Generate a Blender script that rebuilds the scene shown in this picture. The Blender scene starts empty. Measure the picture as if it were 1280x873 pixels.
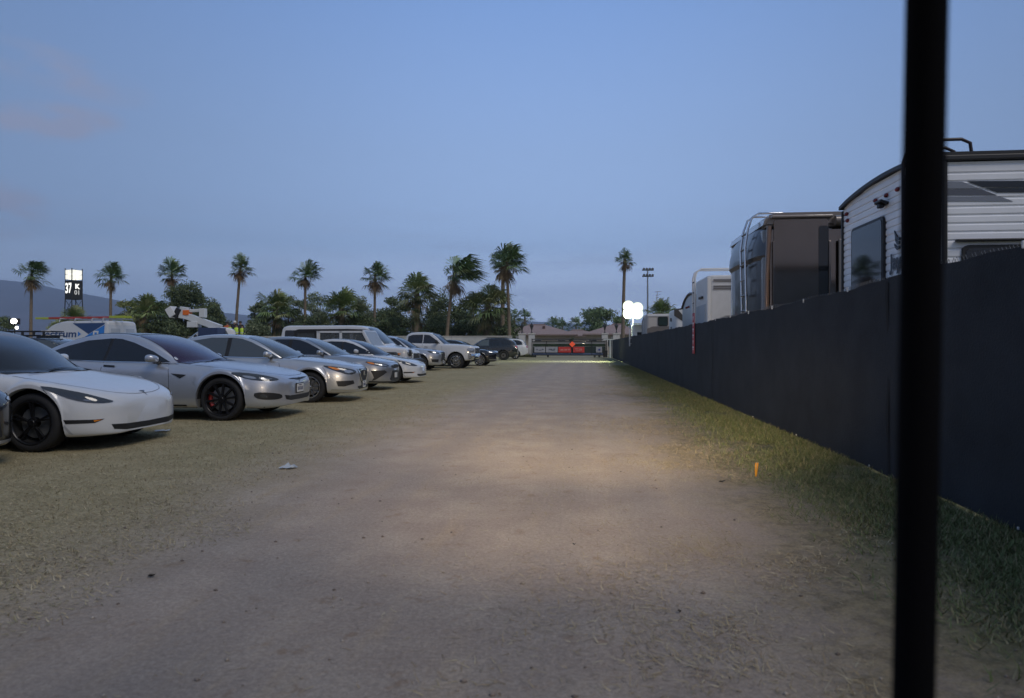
import bpy, bmesh, math, random
import numpy as np
from mathutils import Vector, Matrix, Euler
from mathutils.bvhtree import BVHTree
from mathutils.geometry import delaunay_2d_cdt, intersect_point_tri_2d

random.seed(7)
rng = np.random.default_rng(11)
R = math.radians
scene = bpy.context.scene
COL = scene.collection

# ------------------------------------------------------------------ camera
EYE = 1.22
FPX = 853.0                      # focal length in photo pixels (24 mm lens)
YAW = math.atan(89 / FPX)
HOR = 432.0
cam = bpy.data.objects.new('camera', bpy.data.cameras.new('camera'))
COL.objects.link(cam)
scene.camera = cam
cam.data.sensor_width = 36
cam.data.lens = 24
cam.data.clip_start = 0.05
cam.data.clip_end = 20000
cam.location = (0, 0, EYE)
cam.rotation_euler = (R(90), 0, YAW)
cam.data.shift_y = -(436.5 - HOR) / 1280.0
cam.data.dof.use_dof = True
cam.data.dof.focus_distance = 15
cam.data.dof.aperture_fstop = 2.7

# ------------------------------------------------------------------ sky
world = bpy.data.worlds.new('World')
scene.world = world
world.use_nodes = True
wn = world.node_tree
wl = wn.links
bgn = wn.nodes['Background']
sky = wn.nodes.new('ShaderNodeTexSky')
sky.sky_type = 'NISHITA'
sky.sun_disc = False
SKY_STRENGTH, SKY_GAIN = 0.12, 1.24
SUN_EL, SUN_ROT = R(8), R(132)   # the sun is low behind the camera, the light is after-glow
sky.sun_elevation = SUN_EL
sky.sun_rotation = SUN_ROT
sky.ozone_density = 4.0
sky.air_density = 1.0
sky.dust_density = 0.6
tc = wn.nodes.new('ShaderNodeTexCoord')
sep = wn.nodes.new('ShaderNodeSeparateXYZ')
wl.new(tc.outputs['Generated'], sep.inputs[0])
ramp = wn.nodes.new('ShaderNodeValToRGB')
wl.new(sep.outputs['Z'], ramp.inputs[0])
cr = ramp.color_ramp
# dusk gradient: colour of the clear sky by height above the horizon
SKY_RAMP = [(0.0, (.84, 1.02, 1.42)), (0.06, (.72, .89, 1.28)), (0.14, (.355, .505, .80)), (0.27, (.29, .43, .72)),
            (0.45, (.215, .365, .715)), (0.7, (.215, .315, .53)), (1.0, (.215, .305, .48))]
while len(cr.elements) < len(SKY_RAMP):
    cr.elements.new(0.5)
for e, (p, c) in zip(cr.elements, SKY_RAMP):
    e.position = p
    e.color = (*c, 1)


def wmath(op, a, b=None, c=None):
    n = wn.nodes.new('ShaderNodeMath')
    n.operation = op
    for i, v in enumerate((a, b, c)):
        if v is None:
            continue
        if isinstance(v, (int, float)):
            n.inputs[i].default_value = v
        else:
            wl.new(v, n.inputs[i])
    return n.outputs[0]


def wblob(px, py, sx, sy, rot=0.0):
    """soft patch of cloud round one direction of the sky, in azimuth / elevation"""
    az0 = math.atan2(px - 640, FPX) - YAW
    el0 = math.atan2(HOR - py, math.hypot(FPX, px - 640))
    az = wmath('ARCTAN2', sep.outputs['X'], sep.outputs['Y'])
    el = wmath('ARCSINE', sep.outputs['Z'])
    da = wmath('SUBTRACT', az, az0)
    de = wmath('SUBTRACT', el, el0)
    u = wmath('MULTIPLY', da, 1 / sx)
    v = wmath('MULTIPLY', wmath('ADD', de, wmath('MULTIPLY', da, rot)), 1 / sy)
    r2 = wmath('ADD', wmath('MULTIPLY', u, u), wmath('MULTIPLY', v, v))
    return wmath('MAXIMUM', wmath('SUBTRACT', 1.0, r2), 0.0)


cn = wn.nodes.new('ShaderNodeTexNoise')
cn.inputs['Scale'].default_value = 16
cn.inputs['Detail'].default_value = 7
cmap = wn.nodes.new('ShaderNodeMapping')
cmap.inputs['Scale'].default_value = (1, 1, 2.6)
wl.new(tc.outputs['Generated'], cmap.inputs[0])
wl.new(cmap.outputs[0], cn.inputs['Vector'])
cn2 = wn.nodes.new('ShaderNodeTexNoise')
cn2.inputs['Scale'].default_value = 5
cn2.inputs['Detail'].default_value = 6
cmap2 = wn.nodes.new('ShaderNodeMapping')
cmap2.inputs['Scale'].default_value = (1, 1, 11)
cmap2.inputs['Rotation'].default_value = (0, R(2), 0)
wl.new(tc.outputs['Generated'], cmap2.inputs[0])
wl.new(cmap2.outputs[0], cn2.inputs['Vector'])
blob = wmath('ADD', wmath('ADD', wblob(62, 152, .085, .026, -.12), wmath('MULTIPLY', wblob(75, 92, .11, .03, .12), .5)), wmath('MULTIPLY', wblob(5, 262, .05, .04), .8))
puff = wmath('MULTIPLY', blob, wmath('MULTIPLY', wmath('MAXIMUM', wmath('SUBTRACT', cn.outputs[0], .36), 0), 2.8))
band = wmath('MULTIPLY', wmath('MAXIMUM', wmath('SUBTRACT', cn2.outputs[0], .5), 0), 3.0)
# lens darkening put into the sky colour: brightest along the track, dimmer around
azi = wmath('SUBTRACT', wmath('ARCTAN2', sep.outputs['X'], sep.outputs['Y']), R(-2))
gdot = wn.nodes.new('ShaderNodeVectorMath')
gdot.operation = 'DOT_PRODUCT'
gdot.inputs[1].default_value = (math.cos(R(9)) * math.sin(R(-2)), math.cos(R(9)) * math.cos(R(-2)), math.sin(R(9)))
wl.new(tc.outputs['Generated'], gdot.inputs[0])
vignette = wmath('ADD', .56, wmath('MULTIPLY', wmath('POWER', wmath('MAXIMUM', gdot.outputs['Value'], 0), 6), .49))
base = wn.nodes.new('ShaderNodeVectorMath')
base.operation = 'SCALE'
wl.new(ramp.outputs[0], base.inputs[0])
wl.new(wmath('MULTIPLY', vignette, SKY_GAIN / SKY_STRENGTH), base.inputs['Scale'])
mul = wn.nodes.new('ShaderNodeMix')
mul.data_type = 'RGBA'
mul.inputs[0].default_value = 0.05
wl.new(base.outputs[0], mul.inputs[6])
wl.new(sky.outputs[0], mul.inputs[7])
low = wmath('MULTIPLY', wblob(680, 345, 3.0, .10), .4)
cmask = wmath('MINIMUM', wmath('ADD', wmath('MULTIPLY', puff, 1.9), wmath('MULTIPLY', band, low)), .8)
cmix = wn.nodes.new('ShaderNodeMix')
cmix.data_type = 'RGBA'
wl.new(cmask, cmix.inputs[0])
warm = wn.nodes.new('ShaderNodeMix')
warm.data_type = 'RGBA'
wback = wmath('MULTIPLY', wmath('POWER', wmath('MAXIMUM', wmath('MULTIPLY', wmath('COSINE', azi), -1), 0), 2),
              wmath('MAXIMUM', wmath('SUBTRACT', 1, wmath('MULTIPLY', wmath('ABSOLUTE', sep.outputs['Z']), 1.7)), 0))
wl.new(wmath('MULTIPLY', wback, .85), warm.inputs[0])
wl.new(mul.outputs[2], warm.inputs[6])
warm.inputs[7].default_value = (.46 / SKY_STRENGTH, .36 / SKY_STRENGTH, .29 / SKY_STRENGTH, 1)
wl.new(warm.outputs[2], cmix.inputs[6])
cmix.inputs[7].default_value = (.31 / SKY_STRENGTH, .345 / SKY_STRENGTH, .50 / SKY_STRENGTH, 1)
wl.new(cmix.outputs[2], bgn.inputs[0])
bgn.inputs[1].default_value = SKY_STRENGTH

sun = bpy.data.objects.new('sun', bpy.data.lights.new('sun', 'SUN'))
COL.objects.link(sun)
sun.data.energy = 1.3
sun.data.angle = R(26)
sun.data.color = (1.0, 0.92, 0.84)
sun.rotation_euler = (R(42), 0, R(48))

scene.view_settings.view_transform = 'Standard'
scene.view_settings.look = 'None'
scene.view_settings.exposure = 0.0
scene.view_settings.gamma = 1.0
scene.view_settings.use_curve_mapping = False
scene.cycles.max_bounces = 6
scene.cycles.glossy_bounces = 3
scene.cycles.transmission_bounces = 4
scene.cycles.caustics_reflective = False
scene.cycles.caustics_refractive = False
scene.cycles.use_denoising = True
scene.cycles.sample_clamp_indirect = 4

# ------------------------------------------------------------------ survey helpers: photo pixels -> real places
FWD = Vector((-math.sin(YAW), math.cos(YAW), 0))
RGT = Vector((math.cos(YAW), math.sin(YAW), 0))


def ray(px, py):
    return FWD * FPX + RGT * (px - 640) + Vector((0, 0, 1)) * (HOR - py)


def gp(px, py):                                   # point of the ground seen at a pixel
    d = ray(px, py)
    return Vector((0, 0, EYE)) + d * (EYE / -d.z)


def at_y(px, py, Y):                              # point at world Y seen at a pixel
    d = ray(px, py)
    return Vector((0, 0, EYE)) + d * (Y / d.y)


def at_x(px, py, X):
    d = ray(px, py)
    return Vector((0, 0, EYE)) + d * (X / d.x)


# ------------------------------------------------------------------ materials
MATS = {}


def mat(name, col, rough=0.6, metal=0.0, coat=0.0, emit=None, es=0.0, noise=0.0, nscale=8.0, bump=0.0, bscale=40.0, spec=0.5, alpha=1.0, coat_rough=0.05, attr=False):
    if name in MATS:
        return MATS[name]
    m = bpy.data.materials.new(name)
    m.use_nodes = True
    nt = m.node_tree
    b = nt.nodes['Principled BSDF']
    b.inputs['Base Color'].default_value = (*col, 1)
    b.inputs['Roughness'].default_value = rough
    b.inputs['Metallic'].default_value = metal
    b.inputs['Coat Weight'].default_value = coat
    b.inputs['Coat Roughness'].default_value = coat_rough
    b.inputs['Specular IOR Level'].default_value = spec
    b.inputs['Alpha'].default_value = alpha
    if emit:
        b.inputs['Emission Color'].default_value = (*emit, 1)
        b.inputs['Emission Strength'].default_value = es
    t = nt.nodes.new('ShaderNodeTexCoord')
    src = None
    if attr:
        a = nt.nodes.new('ShaderNodeAttribute')
        a.attribute_name = 'tint'
        src = a.outputs['Color']
        nt.links.new(src, b.inputs['Base Color'])
    if noise:
        n = nt.nodes.new('ShaderNodeTexNoise')
        n.inputs['Scale'].default_value = nscale
        n.inputs['Detail'].default_value = 8
        n.inputs['Roughness'].default_value = .65
        nt.links.new(t.outputs['Object'], n.inputs['Vector'])
        r = nt.nodes.new('ShaderNodeMapRange')
        r.inputs[1].default_value = .3
        r.inputs[2].default_value = .7
        r.inputs[3].default_value = 1 - noise
        r.inputs[4].default_value = 1 + noise
        nt.links.new(n.outputs[0], r.inputs[0])
        mx = nt.nodes.new('ShaderNodeVectorMath')
        mx.operation = 'SCALE'
        if src:
            nt.links.new(src, mx.inputs[0])
        else:
            mx.inputs[0].default_value = col
        nt.links.new(r.outputs[0], mx.inputs['Scale'])
        nt.links.new(mx.outputs[0], b.inputs['Base Color'])
    if bump:
        n2 = nt.nodes.new('ShaderNodeTexNoise')
        n2.inputs['Scale'].default_value = bscale
        n2.inputs['Detail'].default_value = 6
        nt.links.new(t.outputs['Object'], n2.inputs['Vector'])
        bp = nt.nodes.new('ShaderNodeBump')
        bp.inputs['Strength'].default_value = bump
        bp.inputs['Distance'].default_value = .02
        nt.links.new(n2.outputs[0], bp.inputs['Height'])
        nt.links.new(bp.outputs[0], b.inputs['Normal'])
    MATS[name] = m
    return m


M_WHITE = mat('white_car_paint', (.60, .61, .62), .28, 0, 1, noise=.03, nscale=3)
M_SILVER = mat('silver_car_paint', (.50, .515, .54), .30, .75, 1, noise=.03, nscale=3)
M_SILVER2 = mat('pale_silver_car_paint', (.56, .57, .585), .32, .7, 1, noise=.03, nscale=3)
M_GREY = mat('steel_grey_car_paint', (.40, .415, .44), .30, .75, 1, noise=.03, nscale=3)
M_BLACKP = mat('black_car_paint', (.012, .013, .015), .2, 0, 1)
M_NAVY = mat('dark_blue_grey_car_paint', (.03, .04, .055), .25, .4, 1)
M_GLASS = mat('tinted_glass', (.012, .014, .017), .04, 0, 0, spec=.7)
M_GLASSL = mat('pale_tinted_glass', (.07, .085, .095), .05, 0, 0, spec=.8)
M_TRIM = mat('black_trim_plastic', (.014, .014, .015), .5, noise=.1)
M_DARK = mat('dark_underside', (.006, .006, .006), .9)
M_RUBBER = mat('tyre_rubber', (.014, .014, .015), .8, noise=.25, nscale=30, bump=.2)
M_RIMB = mat('black_alloy', (.02, .02, .022), .3, .5)
M_RIMS = mat('bright_alloy', (.62, .63, .65), .25, 1)
M_CHROME = mat('chrome_trim', (.75, .76, .78), .12, 1)
M_LENS = mat('smoked_lamp_lens', (.05, .055, .06), .05, .2, 1)
M_CLEAR = mat('clear_lamp_lens', (.42, .44, .47), .06, .6, 1)
M_AMBER = mat('amber_lamp_lens', (.7, .22, .02), .15, 0, 1)
M_RED = mat('red_lamp_lens', (.35, .01, .012), .15, 0, 1)
M_CALIPER = mat('red_brake_caliper', (.35, .015, .01), .4)
M_PLATE = mat('number_plate', (.6, .6, .58), .4, noise=.08, nscale=20)
M_STEEL = mat('galvanised_steel', (.38, .39, .4), .45, .8, noise=.15, nscale=14)
M_BLACKM = mat('black_painted_metal', (.012, .012, .014), .4, 0, .3)
M_ORANGE = mat('orange_plastic', (.75, .16, .02), .5)
M_WHITEP = mat('white_fibreglass', (.68, .68, .67), .4, noise=.06, nscale=4)


# ------------------------------------------------------------------ mesh helpers
def link(o, parent=None, label=None, cat=None, group=None, kind=None):
    COL.objects.link(o)
    if parent:
        o.parent = parent
    if label:
        o['label'] = label
    if cat:
        o['category'] = cat
    if group:
        o['group'] = group
    if kind:
        o['kind'] = kind
    return o


def empty(name, loc, rz=0.0, label=None, cat=None, group=None):
    o = bpy.data.objects.new(name, None)
    o.empty_display_size = .3
    o.location = loc
    o.rotation_euler = (0, 0, rz)
    return link(o, None, label, cat, group)


def obj(name, bm, m, parent=None, smooth=None, **tags):
    me = bpy.data.meshes.new(name)
    bmesh.ops.recalc_face_normals(bm, faces=bm.faces[:])
    bm.to_mesh(me)
    bm.free()
    for mm in (m if isinstance(m, (list, tuple)) else [m]):
        me.materials.append(mm)
    if smooth:
        me.polygons.foreach_set('use_smooth', [True] * len(me.polygons))
        me.set_sharp_from_angle(angle=R(smooth))
    return link(bpy.data.objects.new(name, me), parent, **tags)


def raw(name, V, faces, m, parent=None, tint=None, smooth=None, **tags):
    """mesh from numpy: V (n,3), faces (k,q); tint one colour per vertex"""
    V = np.asarray(V, np.float32)
    me = bpy.data.meshes.new(name)
    F = faces if isinstance(faces, list) else [faces]
    nl = sum(f.size for f in F)
    npol = sum(len(f) for f in F)
    me.vertices.add(len(V))
    me.loops.add(nl)
    me.polygons.add(npol)
    me.vertices.foreach_set('co', V.ravel())
    me.loops.foreach_set('vertex_index', np.concatenate([f.ravel() for f in F]).astype(np.int32))
    tot = np.concatenate([np.full(len(f), f.shape[1]) for f in F])
    st = np.concatenate([[0], np.cumsum(tot)[:-1]])
    me.polygons.foreach_set('loop_start', st.astype(np.int32))
    me.update(calc_edges=True)
    if tint is not None:
        a = me.color_attributes.new('tint', 'FLOAT_COLOR', 'POINT')
        c = np.ones((len(V), 4), np.float32)
        c[:, :3] = tint
        a.data.foreach_set('color', c.ravel())
    me.materials.append(m)
    if smooth:
        me.polygons.foreach_set('use_smooth', [True] * npol)
        me.set_sharp_from_angle(angle=R(smooth))
    me.validate()
    return link(bpy.data.objects.new(name, me), parent, **tags)


def box(bm, c, s, rot=None, bev=0.0):
    mtx = Matrix.Translation(c)
    if rot is not None:
        mtx = mtx @ Euler(rot).to_matrix().to_4x4()
    r = bmesh.ops.create_cube(bm, size=1, matrix=mtx @ Matrix.Diagonal((*s, 1)))
    if bev:
        es = list({e for v in r['verts'] for e in v.link_edges})
        bmesh.ops.bevel(bm, geom=es, offset=bev, segments=2, affect='EDGES', profile=.5)


def tube(bm, pts, rad, n=8, cap=True):
    pts = [Vector(p) for p in pts]
    rads = rad if isinstance(rad, (list, tuple)) else [rad] * len(pts)
    rings = []
    up = None
    for i, p in enumerate(pts):
        t = (pts[min(i + 1, len(pts) - 1)] - pts[max(i - 1, 0)]).normalized()
        if up is None:
            up = Vector((0, 0, 1)) if abs(t.z) < .9 else Vector((1, 0, 0))
        s = t.cross(up).normalized()
        up = s.cross(t).normalized()
        rings.append([bm.verts.new(p + (s * math.cos(2 * math.pi * k / n) + up * math.sin(2 * math.pi * k / n)) * rads[i]) for k in range(n)])
    for a, b in zip(rings, rings[1:]):
        for k in range(n):
            bm.faces.new((a[k], a[(k + 1) % n], b[(k + 1) % n], b[k]))
    if cap:
        bm.faces.new(rings[0][::-1])
        bm.faces.new(rings[-1])


def prism(bm, poly, axis, lo, hi):
    """polygon of 2-d points pushed along an axis"""
    def p3(p, h):
        return (h, p[0], p[1]) if axis == 'x' else ((p[0], h, p[1]) if axis == 'y' else (p[0], p[1], h))
    a = [bm.verts.new(p3(p, lo)) for p in poly]
    b = [bm.verts.new(p3(p, hi)) for p in poly]
    n = len(poly)
    for k in range(n):
        bm.faces.new((a[k], a[(k + 1) % n], b[(k + 1) % n], b[k]))
    bm.faces.new(a[::-1])
    bm.faces.new(b)


def rrect(x0, z0, x1, z1, r, n=5):
    out = []
    for cx, cz, a0 in ((x1 - r, z1 - r, 0), (x0 + r, z1 - r, 90), (x0 + r, z0 + r, 180), (x1 - r, z0 + r, 270)):
        for k in range(n + 1):
            a = R(a0 + 90 * k / n)
            out.append((cx + r * math.cos(a), cz + r * math.sin(a)))
    return out


def lathe(bm, prof, n=32, axis='y'):
    """prof: (radius, offset) pairs turned round the axis"""
    rings = []
    for r, h in prof:
        ring = []
        for k in range(n):
            a = 2 * math.pi * k / n
            c, s = r * math.cos(a), r * math.sin(a)
            ring.append(bm.verts.new((c, h, s) if axis == 'y' else (c, s, h)))
        rings.append(ring)
    for a, b in zip(rings, rings[1:]):
        for k in range(n):
            bm.faces.new((a[k], a[(k + 1) % n], b[(k + 1) % n], b[k]))
    return rings


def pchip(keys):
    xs = np.array([k[0] for k in keys], float)
    ys = np.array([k[1] for k in keys], float)
    h = np.diff(xs)
    d = np.diff(ys) / h
    m = np.zeros(len(xs))
    for i in range(1, len(xs) - 1):
        if d[i - 1] * d[i] > 0:
            w1, w2 = 2 * h[i] + h[i - 1], h[i] + 2 * h[i - 1]
            m[i] = (w1 + w2) / (w1 / d[i - 1] + w2 / d[i])
    m[0], m[-1] = d[0], d[-1]

    def f(x):
        x = min(max(x, xs[0]), xs[-1])
        i = min(max(int(np.searchsorted(xs, x) - 1), 0), len(h) - 1)
        t = (x - xs[i]) / h[i]
        return ((2 * t ** 3 - 3 * t * t + 1) * ys[i] + (t ** 3 - 2 * t * t + t) * h[i] * m[i]
                + (-2 * t ** 3 + 3 * t * t) * ys[i + 1] + (t ** 3 - t * t) * h[i] * m[i + 1])
    return f


def chaikin(P, it=1, closed=False):
    P = [Vector(p) for p in P]
    for _ in range(it):
        Q = [] if closed else [P[0]]
        n = len(P)
        for i in range(n if closed else n - 1):
            a, b = P[i], P[(i + 1) % n]
            Q += [a * .75 + b * .25, a * .25 + b * .75]
        if not closed:
            Q.append(P[-1])
        P = Q
    return P


def text_mesh(s, size=1.0, bold=0.0):
    cu = bpy.data.curves.new('lettering_curve', 'FONT')
    cu.body = s
    cu.size = size
    cu.offset = bold
    cu.align_x = 'CENTER'
    cu.align_y = 'CENTER'
    o = bpy.data.objects.new('lettering_curve', cu)
    COL.objects.link(o)
    bpy.context.view_layer.update()
    me = bpy.data.meshes.new_from_object(o.evaluated_get(bpy.context.evaluated_depsgraph_get()))
    V = [tuple(v.co) for v in me.vertices]
    F = [tuple(p.vertices) for p in me.polygons]
    bpy.data.objects.remove(o)
    bpy.data.curves.remove(cu)
    bpy.data.meshes.remove(me)
    return V, F


def text_obj(name, s, size, m, parent, mtx, bold=0.0):
    V, F = text_mesh(s, size, bold)
    bm = bmesh.new()
    vs = [bm.verts.new(mtx @ Vector(v)) for v in V]
    for f in F:
        try:
            bm.faces.new([vs[i] for i in f])
        except ValueError:
            pass
    return obj(name, bm, m, parent)

# ------------------------------------------------------------------ ground
def ground_material():
    m = bpy.data.materials.new('dry_field_ground')
    m.use_nodes = True
    nt = m.node_tree
    L = nt.links
    b = nt.nodes['Principled BSDF']
    b.inputs['Roughness'].default_value = .95
    b.inputs['Specular IOR Level'].default_value = .15
    t = nt.nodes.new('ShaderNodeTexCoord')
    s = nt.nodes.new('ShaderNodeSeparateXYZ')
    L.new(t.outputs['Object'], s.inputs[0])

    def noise(scale, detail=6, rough=.6, sx=1.0, sy=1.0):
        mp = nt.nodes.new('ShaderNodeMapping')
        mp.inputs['Scale'].default_value = (sx, sy, 1)
        L.new(t.outputs['Object'], mp.inputs[0])
        n = nt.nodes.new('ShaderNodeTexNoise')
        n.inputs['Scale'].default_value = scale
        n.inputs['Detail'].default_value = detail
        n.inputs['Roughness'].default_value = rough
        L.new(mp.outputs[0], n.inputs['Vector'])
        return n.outputs[0]

    def M(op, a, c=None, e=None):
        n = nt.nodes.new('ShaderNodeMath')
        n.operation = op
        for i, v in enumerate((a, c, e)):
            if v is None:
                continue
            if isinstance(v, (int, float)):
                n.inputs[i].default_value = v
            else:
                L.new(v, n.inputs[i])
        return n.outputs[0]

    def sst(v, lo, hi):
        n = nt.nodes.new('ShaderNodeMapRange')
        n.interpolation_type = 'SMOOTHSTEP'
        n.inputs[1].default_value = lo
        n.inputs[2].default_value = hi
        L.new(v, n.inputs[0])
        return n.outputs[0]

    def mix(f, a, c):
        n = nt.nodes.new('ShaderNodeMix')
        n.data_type = 'RGBA'
        if isinstance(f, (int, float)):
            n.inputs[0].default_value = f
        else:
            L.new(f, n.inputs[0])
        for i, v in ((6, a), (7, c)):
            if isinstance(v, tuple):
                n.inputs[i].default_value = (*v, 1)
            else:
                L.new(v, n.inputs[i])
        return n.outputs[2]

    big = noise(.35, 5)
    mid = noise(1.6, 7)
    fine = noise(22, 8, .7)
    grit = noise(130, 4, .7)
    streak = noise(2.2, 6, .65, 2.2, .35)
    wob = M('SUBTRACT', M('ADD', M('MULTIPLY', big, 1.4), M('ADD', M('MULTIPLY', mid, .9), M('MULTIPLY', fine, .5))), 1.4)
    x = M('ADD', s.outputs['X'], wob)
    # colours of the place: dirt track, straw-strewn lawn, green verge
    dirt = mix(sst(mid, .35, .7), DIRT_A, DIRT_B)
    dirt = mix(M('MULTIPLY', sst(streak, .5, .72), .55), dirt, DIRT_C)
    dirt = mix(M('MULTIPLY', sst(noise(5.5, 7, .7), .57, .68), .55), dirt, (.24, .155, .09))
    lawn = mix(sst(noise(2.5, 8, .72), .35, .65), LAWN_A, LAWN_B)
    lawn = mix(M('MULTIPLY', sst(big, .45, .7), .6), lawn, LAWN_C)
    lawn = mix(M('MULTIPLY', sst(noise(60, 5, .7), .52, .75), .5), lawn, (.36, .31, .19))
    straw = mix(sst(noise(9, 8, .75), .4, .62), (.33, .27, .17), (.20, .165, .11))
    green = mix(sst(noise(7, 8, .7), .35, .65), GREEN_A, GREEN_B)
    def band(x0, w):
        q = M('DIVIDE', M('ABSOLUTE', M('SUBTRACT', M('ADD', s.outputs['X'], M('MULTIPLY', M('SUBTRACT', big, .5), .5)), x0)), w)
        return M('MAXIMUM', M('SUBTRACT', 1, M('MULTIPLY', q, q)), 0)
    ruts = M('ADD', M('ADD', band(-1.62, .28), band(-.22, .28)), M('ADD', M('MULTIPLY', band(-2.3, .2), .6), M('MULTIPLY', band(.42, .22), .7)))
    tread = nt.nodes.new('ShaderNodeTexWave')
    tread.bands_direction = 'DIAGONAL'
    tread.inputs['Scale'].default_value = 7
    tread.inputs['Distortion'].default_value = 5
    tread.inputs['Detail'].default_value = 4
    L.new(t.outputs['Object'], tread.inputs['Vector'])
    rut_h = M('MULTIPLY', ruts, M('ADD', -.5, M('MULTIPLY', tread.outputs[1], .13)))
    dirt = mix(M('MULTIPLY', ruts, M('ADD', .2, M('MULTIPLY', mid, .4))), dirt, (.33, .285, .25))
    leftm = sst(M('MULTIPLY', x, -1.0), 1.9, 4.1)
    c = mix(leftm, dirt, lawn)
    strm = M('MULTIPLY', sst(x, .55, 1.4), sst(M('ADD', mid, M('MULTIPLY', fine, .5)), .45, .85))
    c = mix(strm, c, straw)
    c = mix(sst(x, 1.35, 2.15), c, green)
    # further along the field the grass takes over
    far = M('MULTIPLY', sst(M('ADD', s.outputs['Y'], M('MULTIPLY', wob, 12)), 34, 62), .7)
    c = mix(far, c, mix(sst(mid, .3, .7), (.27, .265, .16), (.33, .31, .20)))
    speck = noise(48, 6, .75)
    val = M('ADD', .30, M('ADD', M('MULTIPLY', fine, .50), M('ADD', M('MULTIPLY', grit, .66), M('MULTIPLY', sst(speck, .38, .66), .30))))
    sc = nt.nodes.new('ShaderNodeVectorMath')
    sc.operation = 'SCALE'
    L.new(c, sc.inputs[0])
    L.new(val, sc.inputs['Scale'])
    L.new(sc.outputs[0], b.inputs['Base Color'])
    h = M('ADD', M('ADD', M('MULTIPLY', rut_h, .5), M('MULTIPLY', fine, .6)), M('ADD', M('MULTIPLY', grit, .25), M('MULTIPLY', mid, .3)))
    bp = nt.nodes.new('ShaderNodeBump')
    bp.inputs['Strength'].default_value = .8
    bp.inputs['Distance'].default_value = .05
    L.new(h, bp.inputs['Height'])
    L.new(bp.outputs[0], b.inputs['Normal'])
    return m


DIRT_A, DIRT_B, DIRT_C = (.37, .305, .255), (.45, .38, .315), (.47, .37, .26)
LAWN_A, LAWN_B, LAWN_C = (.34, .285, .165), (.43, .365, .22), (.30, .275, .155)
GREEN_A, GREEN_B = (.14, .15, .075), (.25, .23, .13)
bm = bmesh.new()
S = 9000
xs = [-S, -400, -60, -20, -8, 0, 8, 30, 200, S]
ys = [-S, -200, -20, 0, 10, 30, 80, 300, S]
gv = [[bm.verts.new((x, y, 0)) for x in xs] for y in ys]
for j in range(len(ys) - 1):
    for i in range(len(xs) - 1):
        bm.faces.new((gv[j][i], gv[j][i + 1], gv[j + 1][i + 1], gv[j + 1][i]))
obj('ground', bm, ground_material(), kind='structure')

# mountains across the valley
def mountains():
    V, F = [], []
    n, k = 90, 14
    az0, az1 = R(-75), R(25)
    nz = lambda t, s: sum(math.sin(t * f * 1.7 + s * f) / f for f in (1, 2.3, 4.1, 7.7, 13, 29)) / 2
    for i in range(n + 1):
        a = az0 + (az1 - az0) * i / n
        pxl = 640 + FPX * math.tan(a + YAW) if abs(a + YAW) < 1.3 else -3000
        ridge = np.interp(pxl, [-900, -200, 0, 40, 110, 200, 400, 620, 900, 1100], [58, 66, 66, 64, 52, 42, 32, 32, 18, 12])
        for j in range(k + 1):
            f = j / k
            d = 4200 + 2600 * f
            hh = ridge / FPX * 6800 * (f ** .8) * (1 + .05 * nz(i * .23, 1)) + 26 * nz(i * .5 + j, 3) * f * (1 - f) * 4
            V.append((math.sin(a) * d, math.cos(a) * d, hh if j else -5))
    for i in range(n):
        for j in range(k):
            q = i * (k + 1) + j
            F.append((q, q + k + 1, q + k + 2, q + 1))
    raw('mountain_range', V, np.array(F), mat('desert_mountain_rock', (.115, .105, .13), .95, noise=.25, nscale=.004, bump=.4, bscale=.01), smooth=80, kind='structure')


mountains()


# ------------------------------------------------------------------ grass and straw
def blades(n, px, py, hmin, hmax, lie, cols, width, curl=.5):
    """n curved blades: px,py arrays of roots; lie 0 upright .. 1 flat; cols (k,3)"""
    h = rng.uniform(hmin, hmax, n)
    ang = rng.uniform(0, 2 * np.pi, n)
    tilt = np.clip(lie + rng.normal(0, .18, n), 0.02, .99) * np.pi / 2
    dx, dy = np.cos(ang), np.sin(ang)
    sx, sy = -dy, dx
    bend = rng.normal(0, curl, n)
    V = np.zeros((n, 6, 3), np.float32)
    for i, f in enumerate((0, .5, 1.0)):
        t2 = np.clip(tilt + bend * (f - .3) * .6, 0, np.pi / 2 * .985)
        ro = h * f * np.sin(t2)
        zz = h * f * np.cos(t2)
        side = bend * h * f * f * .45
        cx = px + dx * ro + sx * side
        cy = py + dy * ro + sy * side
        wv = width * (1 - .75 * f) * .5 * rng.uniform(.7, 1.3, n)
        V[:, 2 * i] = np.stack([cx + sx * wv, cy + sy * wv, zz + .004], 1)
        V[:, 2 * i + 1] = np.stack([cx - sx * wv, cy - sy * wv, zz + .004 + wv * .6], 1)
    base = (np.arange(n) * 6)[:, None]
    F = np.concatenate([base + np.array([0, 1, 3, 2]), base + np.array([2, 3, 5, 4])])
    c = np.asarray(cols)[rng.integers(0, len(cols), n)] * rng.uniform(.7, 1.25, (n, 1))
    return V.reshape(-1, 3), F, np.repeat(c, 6, 0)


def wob2(x, y):
    return .45 * np.sin(x * 1.3 + y * .7) + .4 * np.sin(y * 1.9 - x * .8 + 1) + .3 * np.sin(y * 4.3 + x * 3.1) + .25 * np.sin(7.1 * x - 5.3 * y)


M_BLADE = mat('dry_and_green_blades', (.2, .2, .1), .8, attr=True, spec=.2)
STRAW = [(.42, .35, .22), (.36, .29, .17), (.30, .24, .15), (.46, .40, .27), (.27, .2, .11)]
GRN = [(.13, .17, .065), (.18, .21, .09), (.11, .14, .055), (.23, .235, .115), (.32, .28, .16)]
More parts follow.
